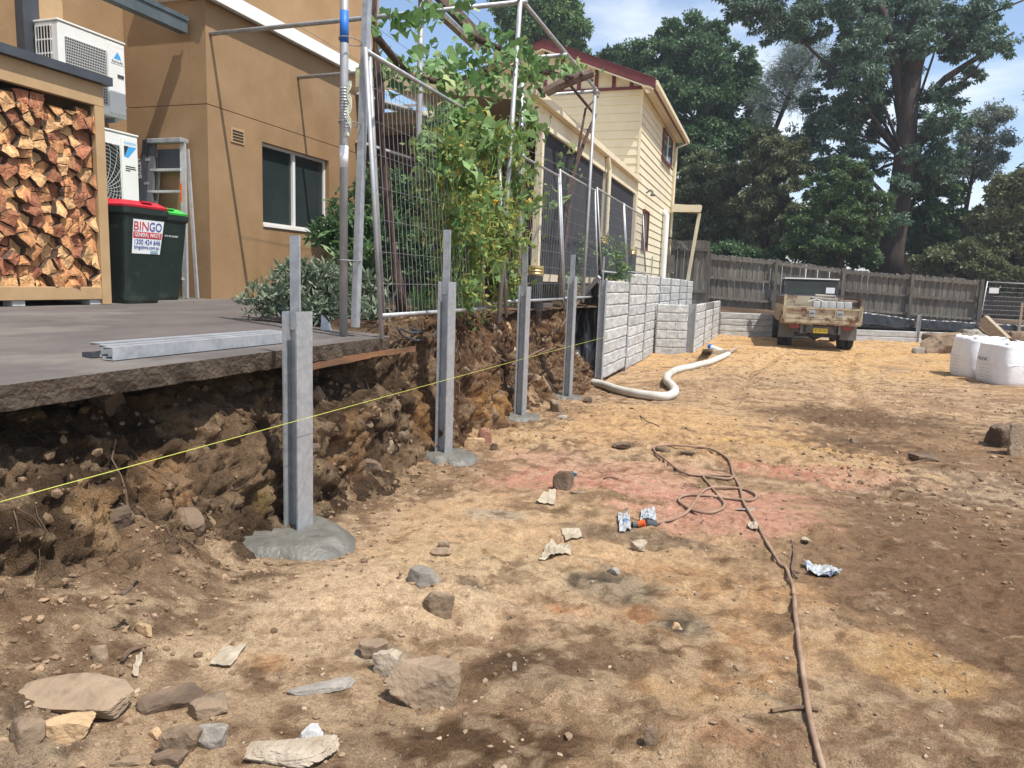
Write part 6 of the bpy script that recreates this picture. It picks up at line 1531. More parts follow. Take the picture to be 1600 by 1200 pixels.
for b_, X, nb2, ns in (((625, 95, 40, 30), -3.2, 26, 40), ((660, 110, 40, 30), -3.2, 24, 40), ((620, 20, 40, 25), -3.0, 16, 20), ((700, 95, 40, 40), -3.1, 26, 60), ((760, 65, 45, 40), -3.0, 40, 90), ((800, 90, 40, 40), -2.9, 36, 90), ((740, 130, 50, 28), -2.9, 28, 70), ((860, 100, 40, 18), -2.9, 18, 60), ((825, 120, 30, 40), -2.85, 24, 60), ((905, 110, 25, 10), -2.9, 6, 30), ((700, 10, 40, 14), -3.3, 14, 30), ((870, 310, 20, 40), -2.95, 8, 10), ((895, 250, 14, 30), -2.95, 6, 8), ((720, 170, 40, 20), -2.9, 16, 40)):
    big += blob(*b_, X=X, n=nb2, depth=0.3); small += blob(*b_, X=X, n=ns, depth=0.3)
random.shuffle(big); leaf_parts(gv_, LG, big[:185], 0.135)
random.shuffle(small); joined_leaves('small_foliage', gv_, small[:360], 0.085, L_GRAPE, aspect=0.8, droop=0.6)

# shrubs in the bed
def shrub(name, label, base, blobs, nbig, nsmall, meshes, size, m, Y=None, stems=10, ssz=None):
    t = thing(name, label, 'shrub', base)
    big = []; small = []
    for b_ in blobs:
        big += blob(*b_[:4], Y=b_[4], n=nbig, depth=0.25); small += blob(*b_[:4], Y=b_[4], n=nsmall, depth=0.28)
    leaf_parts(t, meshes, big[:290], size, droop=False)
    joined_leaves('foliage', t, small, ssz or size * 0.8, m, aspect=0.3, droop=-0.2)
    for k in range(stems):
        q = random.choice(big); b0 = A(base) + A([random.uniform(-0.25, 0.25), random.uniform(-0.2, 0.2), 0])
        MB().tube([tuple(b0), tuple(b0 * 0.4 + q * 0.6 + A([0, 0, 0.05])), tuple(q)], [0.010, 0.007, 0.003], 5).build('stem', M_VBARK, t)
    return t
shrub('sage_shrub', 'grey green sage shrub growing beside the slab behind the paired poles', (-3.55, 5.6, 1.1),
      [(425, 470, 40, 28, 5.35), (465, 450, 45, 34, 5.6), (510, 450, 50, 40, 5.6), (555, 460, 40, 40, 5.6), (490, 480, 60, 30, 5.45), (545, 490, 50, 20, 5.5), (475, 425, 25, 18, 5.7)], 42, 420, LS, 0.105, L_SAGE, ssz=0.09)
shrub('dark_shrub', 'dark green shrub growing in front of the tan house window', (-4.6, 7.6, 1.1),
      [(560, 330, 40, 40, 7.4), (540, 360, 40, 35, 7.2), (595, 300, 40, 40, 7.6), (590, 370, 45, 45, 7.4), (640, 320, 50, 50, 7.8), (640, 390, 50, 50, 7.6), (680, 350, 40, 60, 7.8), (560, 420, 30, 40, 7.0), (520, 370, 22, 16, 7.2), (690, 420, 40, 40, 7.8)], 28, 380, LDk, 0.15, L_DK, ssz=0.12)
shrub('green_shrub', 'bright green leafy shrub behind the mesh and below the first shade screen', (-3.05, 12.9, 1.45),
      [(900, 385, 16, 26, 12.8), (955, 395, 16, 30, 13.6), (880, 440, 24, 16, 11.8), (965, 425, 14, 14, 13.6), (895, 420, 16, 20, 12.8)], 22, 200, LH, 0.10, L_MID, ssz=0.08, stems=5)
sp = thing('strap_plant', 'bright green strappy plant at the foot of the mesh panel', 'plant', (-3.1, 6.7, 1.1))
for k in range(70):
    b0 = at_y(random.uniform(640, 720), 492, 6.9); a = random.uniform(0, 6.28); h = random.uniform(0.22, 0.42); s_ = random.uniform(0.05, 0.18)
    p0, p1, p2 = A([b0[0], b0[1], 1.08]), A([b0[0] + s_ * 0.4 * math.cos(a), b0[1] + s_ * 0.4 * math.sin(a), 1.08 + h * 0.75]), A([b0[0] + s_ * 1.2 * math.cos(a), b0[1] + s_ * 1.2 * math.sin(a), 1.08 + h * 0.85])
    w = A([-math.sin(a), math.cos(a), 0]) * 0.008
    mb = MB(); mb.add([p0 - w, p0 + w, p1 + w, p1 - w, p2], [(0, 1, 2, 3), (3, 2, 4)]); mb.build('leaf', L_STRAP, sp)

# ------------------------------------------------------------------ stones and rubbish
def dense(P_, step):
    d = np.r_[0, np.cumsum(np.linalg.norm(np.diff(P_, axis=0), axis=1))]; s_ = np.arange(0, d[-1], step)
    return np.stack([np.interp(s_, d, P_[:, k]) for k in range(3)], 1)
def ico_dirs(sub):
    import bmesh
    bm = bmesh.new(); bmesh.ops.create_icosphere(bm, subdivisions=sub, radius=1.0)
    v = A([x.co[:] for x in bm.verts]); f = A([[q.index for q in p.verts] for p in bm.faces]); bm.free(); return v, f
ICO = {k: ico_dirs(k) for k in (1, 2, 3, 4, 5)}
def rock_verts(seed, sub, sx, sy, sz, planes=14, rough=0.06, flat=True, soft=0.0):
    rg = np.random.default_rng(seed); v, f = ICO[sub]
    n = rg.normal(size=(planes, 3)); n = np.concatenate([n, [[0.12 * rg.normal(), 0.12 * rg.normal(), 1], [0.35 * rg.normal(), -1, 0.25 * rg.normal()], [1, 0.3 * rg.normal(), 0.2 * rg.normal()]]])
    n /= np.linalg.norm(n, axis=1)[:, None]; d = np.r_[0.55 + 0.40 * rg.random(planes), 0.62 + 0.2 * rg.random(3)]
    dn = v @ n.T; r = np.where(dn > 0.05, d[None] / np.maximum(dn, 0.05), 9).min(1); r = np.minimum(r, 1.25)
    r = r * (1 - soft) + soft * 0.85
    q = v * r[:, None]
    q = q * (1 + rough * 1.6 * (fbm(q * 2.6 + seed, 4, seed % 97) - 0.5) + rough * 1.8 * (fbm(q * 6 + seed, 5, seed % 89, 0.65) - 0.5))[:, None]
    q = q * A([sx, sy, sz]) / 2
    if flat: q[:, 2] = np.maximum(q[:, 2], -sz * 0.42)
    return q, f
def rock_at(px, py, wpx, hpx, label, m=M_STONE, seed=None, sub=4, depth=0.8, rz=None, name='rock', planes=14, rough=0.06, zk=1.0, lift=0.0, tilt=(0, 0), cat='rock'):
    """px, py: middle of where it meets the ground"""
    seed = seed if seed is not None else int(px * 7 + py)
    c = at_z(px, py, 0.0)
    for _ in range(3): c = at_z(px, py, g1(c[0], c[1]))
    k = np.dot(c - EYE, CM[:, 2]) / FPX; w = wpx * k
    el = math.atan2(1.5, max(math.hypot(c[0], c[1]), 0.1)); dep = w * min(depth, 0.65)
    h = max(0.35 * hpx * k, (hpx * k - dep * math.sin(el)) / math.cos(el)) * 1.9; depth = dep / w
    q, f = rock_verts(seed, sub, w * 1.08, w * depth, h * 1.1, max(6, int(planes * 0.75)), rough)
    a = rz if rz is not None else random.uniform(-0.5, 0.5)
    e = A(Euler((tilt[0], tilt[1], a + 0.3)).to_matrix()); q = q @ e.T
    c2 = c + A([0, w * depth * 0.40, 0])
    z = g1(c2[0], c2[1])
    me_ = np_mesh(name, q, f, 3); smooth(me_); me_.materials.append(m)
    try: me_.set_sharp_from_angle(angle=R(22))
    except Exception: pass
    o = link(name, me_, None, loc=(c2[0], c2[1], z - q[:, 2].min() - 0.22 * h + lift))
    return tag(o, label, cat)
rock_at(645, 1108, 108, 82, 'largest brown boulder alone in the foreground of the dirt', M_STONE, 5, 5, 0.75, 0.15, planes=10, zk=1.15)
rock_at(108, 1120, 165, 50, 'long flat brown stone slab leaning on the dirt slope', M_STONE, 23, 4, 0.45, 0.15, planes=9, zk=1.3, tilt=(0.35, 0.05))
rock_at(86, 1158, 86, 48, 'angular tan stone resting against the long flat slab', M_SAND, 31, 4, 0.7, 0.3, planes=9, zk=1.2)
rock_at(36, 1164, 50, 48, 'small rounded tan stone at the end of the angular one', M_STONE, 37, 4, 0.8, planes=12)
rock_at(440, 1200, 150, 60, 'lumpy sandstone with white crust at the bottom edge', M_PALEROCK, 41, 5, 0.6, 0.1, planes=16, rough=0.14)
rock_at(476, 1178, 52, 44, 'white crusted chunk sitting on the lumpy sandstone', mat('white_crust', lin(166, 162, 156), lin(196, 192, 186), rough=0.9, bump=0.6, bscale=40), 43, 4, 0.7, planes=12)
rock_at(680, 947, 54, 36, 'brown faceted rock in front of the grey one mid dirt', M_STONE, 47, 4, 0.8, planes=10, zk=1.3)
rock_at(660, 920, 46, 30, 'grey pointed rock touching the brown faceted one', M_STONEG, 53, 4, 0.9, planes=9, zk=1.4)
rock_at(691, 876, 34, 15, 'flat brown stone just behind the pair of rocks', M_STONE, 59, 3, 0.7, zk=1.2)
rock_at(693, 858, 20, 12, 'small round brown stone farthest in the row of four', M_STONE, 61, 3, 0.8, zk=1.2)
rock_at(577, 1030, 58, 32, 'wedge shaped grey brown rock behind the largest boulder', M_STONE, 67, 4, 0.6, planes=9, zk=1.3)
rock_at(603, 1058, 46, 40, 'pale mortar lump touching the largest boulder', M_PALEROCK, 71, 4, 0.7, rough=0.12)
rock_at(498, 1084, 84, 22, 'flat greenish grey stone flake lying on the dirt', M_STONEG, 73, 4, 0.5, 0.25, planes=8, zk=1.0)
rock_at(253, 1108, 88, 42, 'brown stone half buried beside the long slab', M_DKROCK, 79, 4, 0.8, zk=0.8, planes=9)
rock_at(312, 1122, 66, 38, 'tan stone half buried near the flat paper scrap', M_STONE, 83, 4, 0.8, zk=0.8, planes=9)
rock_at(276, 1176, 58, 44, 'round brown cobble at the bottom edge beside a grey one', M_STONE, 89, 4, 0.7, planes=12)
rock_at(325, 1172, 48, 40, 'grey brown cobble next to the round one', M_STONEG, 97, 4, 0.8, planes=10)
rock_at(238, 1155, 30, 18, 'small orange stone behind the two cobbles', M_SAND, 101, 3, 0.8)
rock_at(260, 1196, 50, 26, 'brown cobble cut off by the bottom edge', M_DKROCK, 103, 4, 0.8)
rock_at(195, 1197, 44, 18, 'thin tan stone sliver at the bottom edge', M_STONE, 107, 3, 0.5, planes=8)
rock_at(221, 977, 30, 20, 'bright yellow sandstone chip on the dirt slope', M_SAND, 109, 3, 0.7, planes=9)
rock_at(238, 962, 18, 12, 'small pinkish stone beside the yellow chip', mat('pink_stone', lin(158, 116, 96), lin(178, 136, 112), rough=0.9, bump=0.4), 113, 3, 0.8)
rock_at(153, 1024, 20, 26, 'pale brown upright stone chip on the dirt slope', M_STONE, 127, 3, 0.6, planes=9)
rock_at(880, 766, 28, 28, 'dark rock standing on the pink dust with a blue scrap', M_DKROCK, 131, 4, 0.7, planes=10, zk=1.4)
rock_at(996, 861, 26, 18, 'pale lumpy stone near the hose nozzle', M_PALEROCK, 137, 4, 0.8, rough=0.14)
rock_at(958, 902, 18, 12, 'small grey stone at the edge of the cement stain', M_STONEG, 139, 3, 0.7)
rock_at(975, 703, 40, 14, 'brown earthy lump near the start of the hose loop', M_DKROCK, 149, 4, 0.7, rough=0.12)
rock_at(1036, 706, 26, 9, 'small brown clod inside the far hose loop', M_DKROCK, 151, 3, 0.7, rough=0.12)
rock_at(1078, 712, 22, 9, 'brown clod at the far bend of the hose', M_DKROCK, 153, 3, 0.7, rough=0.12)
rock_at(742, 700, 30, 16, 'angular tan stone beside the second footing', M_SAND, 157, 4, 0.8, planes=8, zk=1.2)
rock_at(757, 694, 20, 20, 'reddish brick shard leaning on the tan stone', mat('brick_shard', lin(132, 82, 62), lin(150, 100, 78), rough=0.9, bump=0.4), 163, 3, 0.7, planes=8)
rock_at(772, 704, 12, 10, 'small dark stone beyond the brick shard', M_DKROCK, 167, 3, 0.8)
rock_at(866, 644, 24, 14, 'pale flat rock with dark side between third and fourth footings', M_STONE, 173, 3, 0.7, planes=8, zk=1.2)
rock_at(879, 654, 18, 6, 'thin pale stone flake near the fourth post', M_STONEG, 179, 3, 0.6, planes=8)
rock_at(917, 630, 18, 9, 'brown stone beside the fourth footing', M_DKROCK, 181, 3, 0.7)
rock_at(1445, 722, 46, 14, 'brown flat clod alone on the open dark dirt', M_DKROCK, 191, 4, 0.7, rough=0.13, zk=1.1)
rock_at(1572, 700, 56, 36, 'dark earthy clod at the side edge of the yard', M_DKROCK, 193, 4, 0.9, rough=0.16, zk=1.2)
rock_at(1596, 712, 52, 44, 'pale broken stone leaning on the dark earthy clod', M_STONE, 197, 4, 0.7, planes=8, zk=1.2)
rock_at(1335, 692, 12, 8, 'small round stone in the middle of the dark patch', M_STONE, 199, 3, 0.8)
rock_at(1168, 798, 30, 5, 'thin pale stone flake beside the hose', M_STONEG, 211, 3, 0.4, planes=7)
rock_at(846, 786, 22, 8, 'tan stone flake under a dark stick', M_STONE, 223, 3, 0.6)
rock_at(905, 772, 22, 6, 'thin flake on the pink dust', M_STONE, 227, 3, 0.6)
rock_at(1016, 1163, 26, 30, 'rough reddish clod at the bottom near the pit', M_DKROCK, 229, 4, 0.9, rough=0.16)
rock_at(1057, 983, 14, 12, 'small orange clod on the dark cement stain', M_SAND, 233, 3, 0.8)
rock_at(803, 1049, 8, 12, 'tiny pale triangular chip on the damp patch', M_PALEROCK, 239, 3, 0.5, planes=7, zk=1.3)
# rubble by the far wall
rock_at(1478, 552, 62, 30, 'big brown boulder lying in front of the far wall', M_STONE, 241, 4, 0.7, planes=12, zk=1.1, rough=0.16)
rock_at(1462, 551, 34, 26, 'square brown block at the foot of the big boulder', M_DKROCK, 251, 4, 0.8, planes=8)
rock_at(1487, 553, 26, 22, 'rough tan stone between the boulder and the bags', M_STONE, 257, 4, 0.8)
rock_at(1436, 552, 20, 8, 'flat grey stone beside the boulder pile', M_STONEG, 263, 3, 0.7, planes=8)
rock_at(1540, 545, 60, 26, 'low grey rubble heap behind the bulk bags', M_STONEG, 269, 4, 0.7, rough=0.16)
rock_at(1590, 545, 50, 24, 'dark rubble heap behind the printed bulk bag', M_DKROCK, 271, 4, 0.7, rough=0.16)
def plank(label, p, q, w, h, m=M_TIMBER, name='plank', cat='plank'):
    return tag(MB().beam(tuple(p), tuple(q), w, h).build(name, m, None, bevel=0.003), label, cat)
plank('wide pale board propped steeply on the rubble', at_y(1536, 500, 21), at_y(1572, 535, 20.4), 0.12, 0.28)
plank('broad brown panel leaning under the propped board', at_y(1534, 512, 21.5), at_y(1556, 530, 21.2), 0.30, 0.05, M_DKTIMBER, 'panel', 'panel')
plank('thin pale timber lying beside the blue-ended pipe', at_z(1137, 552, 0.06), at_z(1152, 544, 0.06), 0.06, 0.04)
plank('short brown timber block at the end of the white pipe', at_z(1108, 552, 0.03), at_z(1138, 551, 0.05), 0.16, 0.14)

p_ = at_z(508, 517, slab_z(-3.0)); mb = MB()
mb.prism([(0, 0), (0.085, 0), (0.07, 0.05), (0.035, 0.095), (0.0, 0.125)], 'y', -0.006, 0.006)
o = mb.build('metal_plate', M_GALV); o.location = (p_[0], p_[1] + 0.02, slab_z(-3.0) + 0.002); o.rotation_euler = (R(-8), 0, R(25))
tag(o, 'small curved grey metal plate standing on the slab by the shrub', 'metal plate')
cb = [at_x(x, y, -2.68) for x, y in ((640, 512), (660, 518), (640, 520), (622, 512), (628, 524), (650, 532), (668, 530), (690, 512), (697, 500))]
mb = MB(); mb.tube([tuple(c) for c in dense(A(cb), 0.03)], 0.009, 8)
cbo = mb.build('cable', M_CHAR); tag(cbo, 'dark cable sagging over the top of the cut below the mesh', 'cable')

# white drainage pipe
def ground_path(pts, r, lift=0.9):
    P3 = []
    for x, y in pts:
        c = at_z(x, y, 0)
        for _ in range(3): c = at_z(x, y, g1(c[0], c[1]) + r)
        P3.append(c)
    out = []
    for i in range(len(P3) - 1):
        p0, p1, p2, p3 = P3[max(i - 1, 0)], P3[i], P3[i + 1], P3[min(i + 2, len(P3) - 1)]
        for t in np.linspace(0, 1, 7)[:-1]:
            out.append(0.5 * ((2 * p1) + (-p0 + p2) * t + (2 * p0 - 5 * p1 + 4 * p2 - p3) * t * t + (-p0 + 3 * p1 - 3 * p2 + p3) * t ** 3))
    out.append(P3[-1]); out = A(out)
    out[:, 2] = np.maximum(gh(out[:, 0], out[:, 1]), out[:, 2] - r) + r * lift
    k = np.ones(5) / 5
    zz = np.convolve(np.pad(out[:, 2], 2, mode='edge'), k, 'valid'); out[:, 2] = zz
    return out
wp = ground_path([(926, 597), (945, 602), (975, 611), (1010, 618), (1040, 619), (1054, 612), (1050, 602), (1042, 593), (1045, 585), (1058, 578), (1080, 573), (1105, 567), (1122, 560), (1138, 553)], 0.062)
dp = dense(wp, 0.022); mb = MB(); mb.tube([tuple(p) for p in dp], [0.058 + 0.004 * (i % 2) for i in range(len(dp))], 12)
tag(mb.build('drainage_pipe', M_WPIPE, smooth_=True), 'white flexible drainage pipe curving over the dirt from the wall end', 'pipe')
t = thing('pipe_offcut', 'short white pipe with a blue end lying at the wall foot', 'pipe', tuple(at_z(1118, 547, 0)))
a, b = at_z(1108, 541, 0.16), at_z(1128, 549, 0.08); c = a + (b - a) * 0.22
MB().tube([tuple(c), tuple(b)], 0.055, 12).build('tube', M_WHITE, t); MB().tube([tuple(a), tuple(c)], 0.060, 12).build('blue_cap', M_BLUEP, t)
drape('plastic_bag', 'crumpled clear plastic bag beside the blue-ended pipe', 'bag', at_z(1096, 552, 0.0), at_z(1114, 552, 0.0), at_z(1114, 545, 0.22), at_z(1098, 545, 0.25), 12, 8, 0.16, 51, M_PLAST)

# brown hose
def C(l): return [(800 + x / 2.909, 650 + y / 2.909) for x, y in l]
hp = C([(650, 495), (720, 480), (790, 440), (830, 392), (862, 345), (910, 325), (1000, 325), (1075, 340), (1110, 362), (1088, 382), (1010, 376), (930, 366), (850, 358), (785, 360), (757, 380), (790, 412), (840, 432), (900, 440), (950, 424), (964, 396), (935, 358), (900, 315), (870, 272), (930, 268), (1000, 274), (985, 284), (930, 280), (860, 270), (800, 264), (740, 238), (695, 195), (655, 168), (645, 140), (700, 134), (790, 134), (890, 148), (955, 178), (990, 215), (1005, 268), (1035, 325), (1050, 385), (1080, 440), (1112, 492), (1140, 545), (1170, 595), (1215, 665), (1250, 720), (1276, 775), (1279, 812)])
hs_ = ground_path(hp, 0.013); hz = dense(hs_, 0.02)
hose = thing('hose', 'brown rubber hose looping over the pink dust and along the dirt', 'hose', tuple(hz[0]))
MB().tube([tuple(p) for p in hz], 0.0098, 8).build('tube', M_HOSE, hose, smooth_=True)
h2 = dense(ground_path([(1241, 932), (1243, 965), (1248, 1010), (1256, 1060), (1263, 1110), (1275, 1160), (1290, 1215), (1310, 1290)], 0.014), 0.02)
MB().tube([tuple(p) for p in h2], 0.0112, 8).build('tube', M_HOSE, hose, smooth_=True)
h3 = dense(ground_path([(1239, 924), (1240, 928), (1241, 936)], 0.002), 0.02)
n0, n1, n2, n3 = [A(x) for x in (hz[0], ground_path([(1008, 819), (1006, 819)], 0.016)[0], ground_path([(998, 819), (996, 819)], 0.016)[0], ground_path([(988, 820), (986, 820)], 0.016)[0])]
MB().tube([tuple(n0), tuple(n1)], 0.024, 10).build('connector', M_CHAR, hose); MB().tube([tuple(n1), tuple(n2)], 0.021, 10).build('orange_collar', M_ORANGE, hose); MB().tube([tuple(n2), tuple(n3)], 0.019, 10).build('nozzle', M_CHAR, hose)

def litter(name, label, cat, corners, nu, nv, amp, seed, m, lift=0.012, thick=0.002):
    cs = [A(at_z(x, y, 0)) for x, y in corners]
    vs = []
    for j in range(nv + 1):
        for i in range(nu + 1):
            u, v_ = i / nu, j / nv; vs.append((cs[0] * (1 - u) + cs[1] * u) * (1 - v_) + (cs[3] * (1 - u) + cs[2] * u) * v_)
    V = A(vs); V[:, 2] = gh(V[:, 0], V[:, 1]) + lift + amp * np.abs(fbm(V * A([22, 22, 0]) + seed, 3, seed) - 0.42) * 2 + amp * 0.6 * (fbm(V * A([60, 60, 0]) + seed, 2, seed) - 0.5)
    V[:, :2] += 0.25 * amp * np.stack([fbm(V * 30 + 5, 2, seed) - 0.5, fbm(V * 30 + 9, 2, seed + 2) - 0.5], 1)
    ix = np.arange((nu + 1) * (nv + 1)).reshape(nv + 1, nu + 1)
    F_ = np.stack([ix[:-1, :-1].ravel(), ix[:-1, 1:].ravel(), ix[1:, 1:].ravel(), ix[1:, :-1].ravel()], 1)
    c = V.mean(0); me_ = np_mesh(name, V - c, F_); o = link(name, me_, None, m, loc=c)
    md = o.modifiers.new('thick', 'SOLIDIFY'); md.thickness = thick
    return tag(o, label, cat)
litter('plastic_wrapper', 'blue and white crumpled wrapper at the hose nozzle', 'wrapper', [(968, 832), (986, 830), (980, 802), (964, 806)], 14, 14, 0.035, 61, M_PLAST)
litter('plastic_wrapper', 'clear crumpled plastic just behind the hose connector', 'wrapper', [(1000, 818), (1026, 812), (1022, 800), (1002, 800)], 14, 12, 0.03, 62, M_PLAST)
litter('paper_scrap', 'square dusty paper scrap lying flat on the dirt', 'paper', [(884, 846), (912, 846), (906, 829), (877, 831)], 6, 6, 0.010, 63, M_CARD)
litter('paper_scrap', 'crumpled dusty paper torn into two peaks', 'paper', [(842, 877), (892, 866), (890, 852), (856, 858)], 22, 12, 0.04, 64, M_CARD)
litter('paper_scrap', 'torn dusty paper bent over near the pink dust', 'paper', [(838, 790), (868, 790), (868, 776), (848, 778)], 10, 8, 0.035, 65, M_CARD)
litter('paper_bag', 'flattened grey and white bag on the dirt beside the hose', 'bag', [(1264, 897), (1306, 903), (1316, 892), (1256, 880)], 24, 10, 0.035, 66, M_PLAST)
litter('card_sheet', 'flat grey cardboard piece on the bright sand', 'card', [(328, 1047), (360, 1050), (386, 1018), (348, 1018)], 8, 8, 0.012, 67, M_CARD)
litter('paper_scrap', 'small torn paper on the dark dirt past the hose', 'paper', [(1250, 852), (1268, 853), (1264, 846), (1253, 845)], 8, 6, 0.04, 68, M_CARD)
litter('paper_scrap', 'small dusty scrap just beside the straight hose', 'paper', [(1168, 832), (1184, 834), (1182, 826), (1170, 824)], 8, 6, 0.04, 69, M_CARD)
litter('blue_scrap', 'small bright blue plastic scrap behind the standing dark rock', 'scrap', [(886, 751), (902, 752), (897, 746), (888, 744)], 6, 5, 0.03, 70, M_SKYB)
litter('dry_leaf', 'curled pale dry leaf on the dirt slope', 'leaf', [(206, 1081), (216, 1080), (224, 1056), (214, 1058)], 4, 8, 0.03, 71, M_CARD)
litter('dry_leaf', 'upright pale dry leaf high on the dirt slope', 'leaf', [(106, 954), (114, 954), (113, 936), (104, 938)], 4, 6, 0.02, 72, M_CARD)
def stick(label, pts, r, m=M_DKTIMBER):
    P_ = ground_path(pts, r); P_[:, 2] += 0.004; tag(MB().tube([tuple(p) for p in P_], r, 6).build('stick', m), label, 'stick')
stick('dark bent twig leaning along the straight hose', [(1236, 846), (1240, 868), (1237, 890), (1246, 905)], 0.006)
stick('short dark stick on the pink dust', [(943, 750), (962, 749), (966, 748)], 0.006)
stick('thin root crossing under the straight hose near the bottom', [(1205, 1112), (1245, 1108), (1278, 1110)], 0.008, M_ROOTM)
stick('dark stick stub on the dirt slope below the bank', [(190, 930), (208, 918), (218, 906)], 0.007)
stick('reddish bark strip on the dirt slope', [(192, 1030), (205, 1018), (228, 1010)], 0.009, M_ROOTM)
stick('dark twig on the sandy patch behind the hose', [(1000, 650), (1012, 660), (1030, 668)], 0.006)

# stones and roots in the cut face
for k in range(40):
    y = random.uniform(1.2, 8.5) if k < 32 else random.uniform(8.5, 11); v_ = random.uniform(0.18, 0.82)
    i, j = min(int((y - 0.2) / 0.0135), nb - 1), int(v_ * (nt_ - 1)); p = BV[i * nt_ + j]
    s_ = random.uniform(0.06, 0.17)
    q, f = rock_verts(900 + k, 3, s_ * 1.2, s_ * 1.3, s_, 7, 0.10, False)
    e = A(Euler((random.uniform(0, 6), random.uniform(0, 6), 0)).to_matrix()); q = q @ e.T
    me_ = np_mesh('embedded_stone', q, f, 3); me_.materials.append(random.choice([M_DKROCK, M_DKROCK, M_STONE, M_DKROCK, M_SAND if random.random() < 0.3 else M_DKROCK]))
    link('embedded_stone', me_, bank, loc=(p[0] - s_ * 0.22, p[1], p[2]))
def bank_pt(y, v_):
    i, j = min(max(int((y - 0.2) / 0.0135), 0), nb - 1), int(v_ * (nt_ - 1)); return BV[i * nt_ + j]
for k in range(46):
    y = random.uniform(1.2, 11.0) if k > 20 else random.uniform(5.3, 8.0); v0 = random.uniform(0.55, 0.95); pts = []
    n = random.randint(5, 9); dy = random.uniform(-0.25, 0.25); dv = random.uniform(0.15, 0.55)
    for i in range(n):
        p = bank_pt(y + dy * i / n + random.uniform(-0.02, 0.02), max(0.05, v0 - dv * i / n)); pts.append((p[0] + 0.02 + 0.02 * random.random(), p[1], p[2]))
    MB().tube(pts, [random.uniform(0.003, 0.008) * (1 - 0.09 * i) for i in range(n)], 5).build('root', M_ROOTM, bank)
for pts in ([(780, 560), (800, 570), (835, 552), (850, 545)], [(840, 553), (866, 544), (885, 540)], [(870, 520), (890, 490), (905, 470)]):
    P3 = [tuple(at_x(x, y, -2.62)) for x, y in pts]; MB().tube(P3, 0.014, 6).build('root', M_ROOTM, bank)

mb = MB()
for k in range(260):
    y = random.uniform(1.0, 11.2) if k % 2 else random.uniform(5.2, 8.4); v0 = random.uniform(0.35, 0.96); n = random.randint(4, 7); dy = random.uniform(-0.12, 0.12); dv = random.uniform(0.08, 0.35); pts = []
    for i in range(n):
        p = bank_pt(y + dy * i / n + random.uniform(-0.015, 0.015), max(0.05, v0 - dv * i / n)); pts.append((p[0] + 0.008 + 0.03 * random.random(), p[1], p[2]))
    mb.tube(pts, random.uniform(0.0008, 0.0024), 4, False)
mb.build('fine_roots', M_ROOTM, bank, kind='stuff')

# loose grit and pebbles
def scatter(name, n, yr, xr, smin, smax, m, seed, dens=None, sub=1, sink=0.3, pw=2.2):
    rg = np.random.default_rng(seed)
    y = yr[0] * (yr[1] / yr[0]) ** rg.random(n); x = xr[0] + (xr[1] - xr[0]) * rg.random(n)
    P_ = np.stack([x, y, 0 * x], 1)
    keep = rg.random(n) < np.clip((fbm(P_ * 1.6, 3, seed) - 0.36) * 5, 0.05, 1) if dens is None else rg.random(n) < dens(x, y)
    x, y = x[keep], y[keep]; n = len(x); z = gh(x, y)
    s_ = smin + (smax - smin) * rg.random(n) ** pw
    v, f = ICO[sub]
    jit = 1 + 0.8 * (rg.random((n, len(v))) - 0.5)
    sc3 = np.stack([0.7 + 0.6 * rg.random(n), 0.7 + 0.6 * rg.random(n), 0.45 + 0.4 * rg.random(n)], 1)
    a = rg.random(n) * 6.28; ca, sa = np.cos(a), np.sin(a)
    V = v[None] * jit[..., None] * (s_[:, None] * sc3)[:, None, :] / 2
    V = np.stack([V[..., 0] * ca[:, None] - V[..., 1] * sa[:, None], V[..., 0] * sa[:, None] + V[..., 1] * ca[:, None], V[..., 2]], -1)
    V = V + np.stack([x, y, z + s_ * sink * 0.3], 1)[:, None, :]
    F_ = (f[None] + (np.arange(n) * len(v))[:, None, None]).reshape(-1, 3)
    me_ = np_mesh(name, V.reshape(-1, 3), F_, 3); o = link(name, me_, None, m); o['kind'] = 'stuff'; return o
def grit_mat(name, c1, c2, c3):
    m, n, p, L = base_mat(name); g = n.nodes.new('ShaderNodeNewGeometry'); rp = n.nodes.new('ShaderNodeValToRGB')
    rp.color_ramp.elements[0].color = (*c1, 1); rp.color_ramp.elements[1].color = (*c3, 1); e = rp.color_ramp.elements.new(0.55); e.color = (*c2, 1)
    L.new(g.outputs['Random Per Island'], rp.inputs['Fac']); L.new(rp.outputs['Color'], p.inputs['Base Color'])
    p.inputs['Roughness'].default_value = 0.95; p.inputs['Specular IOR Level'].default_value = 0.15; return m
M_GRIT = grit_mat('grit', lin(96, 76, 58), lin(146, 118, 88), lin(172, 148, 118))
M_CLOD = grit_mat('clod', lin(104, 82, 58), lin(134, 106, 78), lin(164, 132, 98))
M_CLODB = grit_mat('bank_clod', lin(88, 68, 48), lin(112, 88, 62), lin(138, 110, 80))
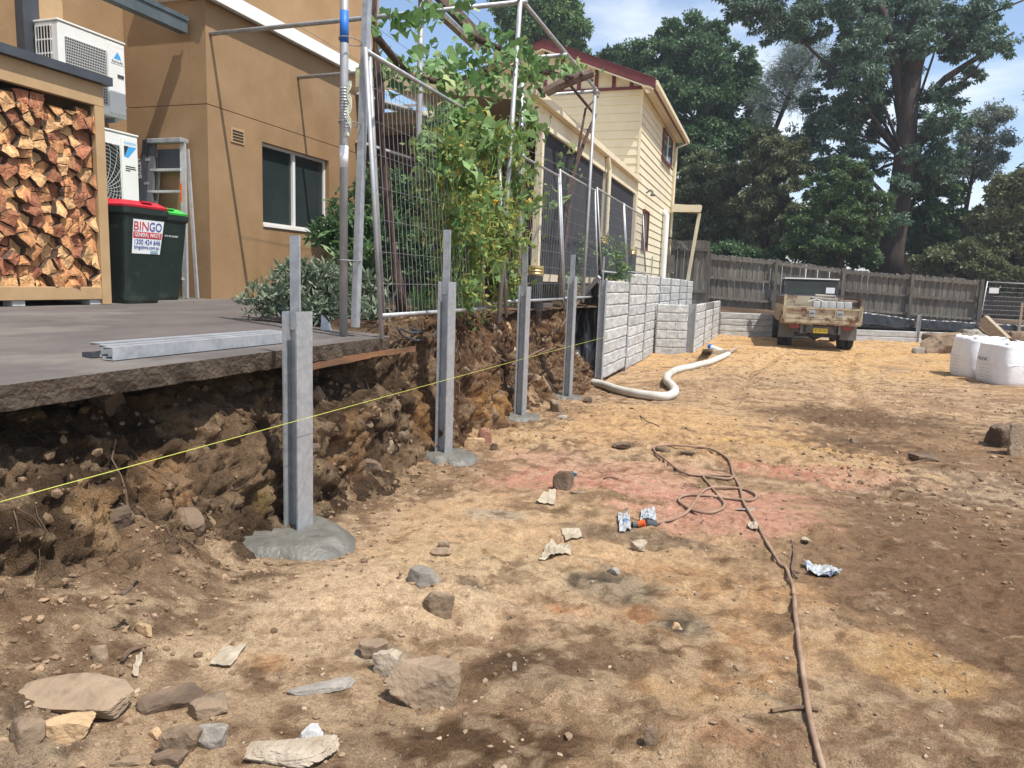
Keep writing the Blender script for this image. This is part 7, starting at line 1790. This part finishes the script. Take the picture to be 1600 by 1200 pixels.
scatter('pebbles', 9000, (1.3, 9), (-2.4, 3.2), 0.004, 0.026, M_GRIT, 301, pw=4.0)
scatter('gravel', 6000, (6, 22), (-2.3, 6), 0.008, 0.05, M_GRIT, 302, pw=4.5)
scatter('clods', 12000, (1.2, 11), (-2.75, -1.5), 0.004, 0.036, M_CLOD, 303, dens=lambda x, y: np.clip((-x - 1.75) * 1.6, 0, 1) * 0.8, pw=5.0)
scatter('earth_clods', 5000, (4, 14), (-0.5, 5), 0.006, 0.05, M_CLOD, 304, dens=lambda x, y: np.clip((fbm(np.stack([x, y, 0 * x], 1) * 0.9, 3, 9) - 0.5) * 6, 0, 1), pw=2.5)
def bank_scatter(n, seed):
    rg = np.random.default_rng(seed); ii = rg.integers(0, nb, n); jj = (rg.random(n) ** 1.0 * 0.86 * nt_).astype(int)
    p = BV[ii * nt_ + jj]; s_ = 0.006 + 0.045 * rg.random(n) ** 4
    v, f = ICO[1]; jit = 1 + 0.9 * (rg.random((n, len(v))) - 0.5)
    V = v[None] * jit[..., None] * s_[:, None, None] / 2 * A([0.8, 1.1, 0.9]) + p[:, None, :]
    F_ = (f[None] + (np.arange(n) * len(v))[:, None, None]).reshape(-1, 3)
    me_ = np_mesh('loose_clods', V.reshape(-1, 3), F_, 3); o = link('loose_clods', me_, bank, M_CLODB); o['kind'] = 'stuff'
bank_scatter(5000, 305)

# ------------------------------------------------------------------ added veil volume, lifts the dark tones of the far trees
hm = bpy.data.materials.new('veil_volume'); hm.use_nodes = True; hn = hm.node_tree; hn.nodes.clear()
ho = hn.nodes.new('ShaderNodeOutputMaterial'); hv = hn.nodes.new('ShaderNodeVolumePrincipled')
hv.inputs['Color'].default_value = (0.86, 0.92, 1.0, 1); hv.inputs['Density'].default_value = 0.0012; hv.inputs['Anisotropy'].default_value = 0.3
hn.links.new(hv.outputs['Volume'], ho.inputs['Volume'])
hz_ = MB().box(-175, 175, -20, 200, -1.6, 21).build('tone_lift_veil', hm); hz_['kind'] = 'stuff'
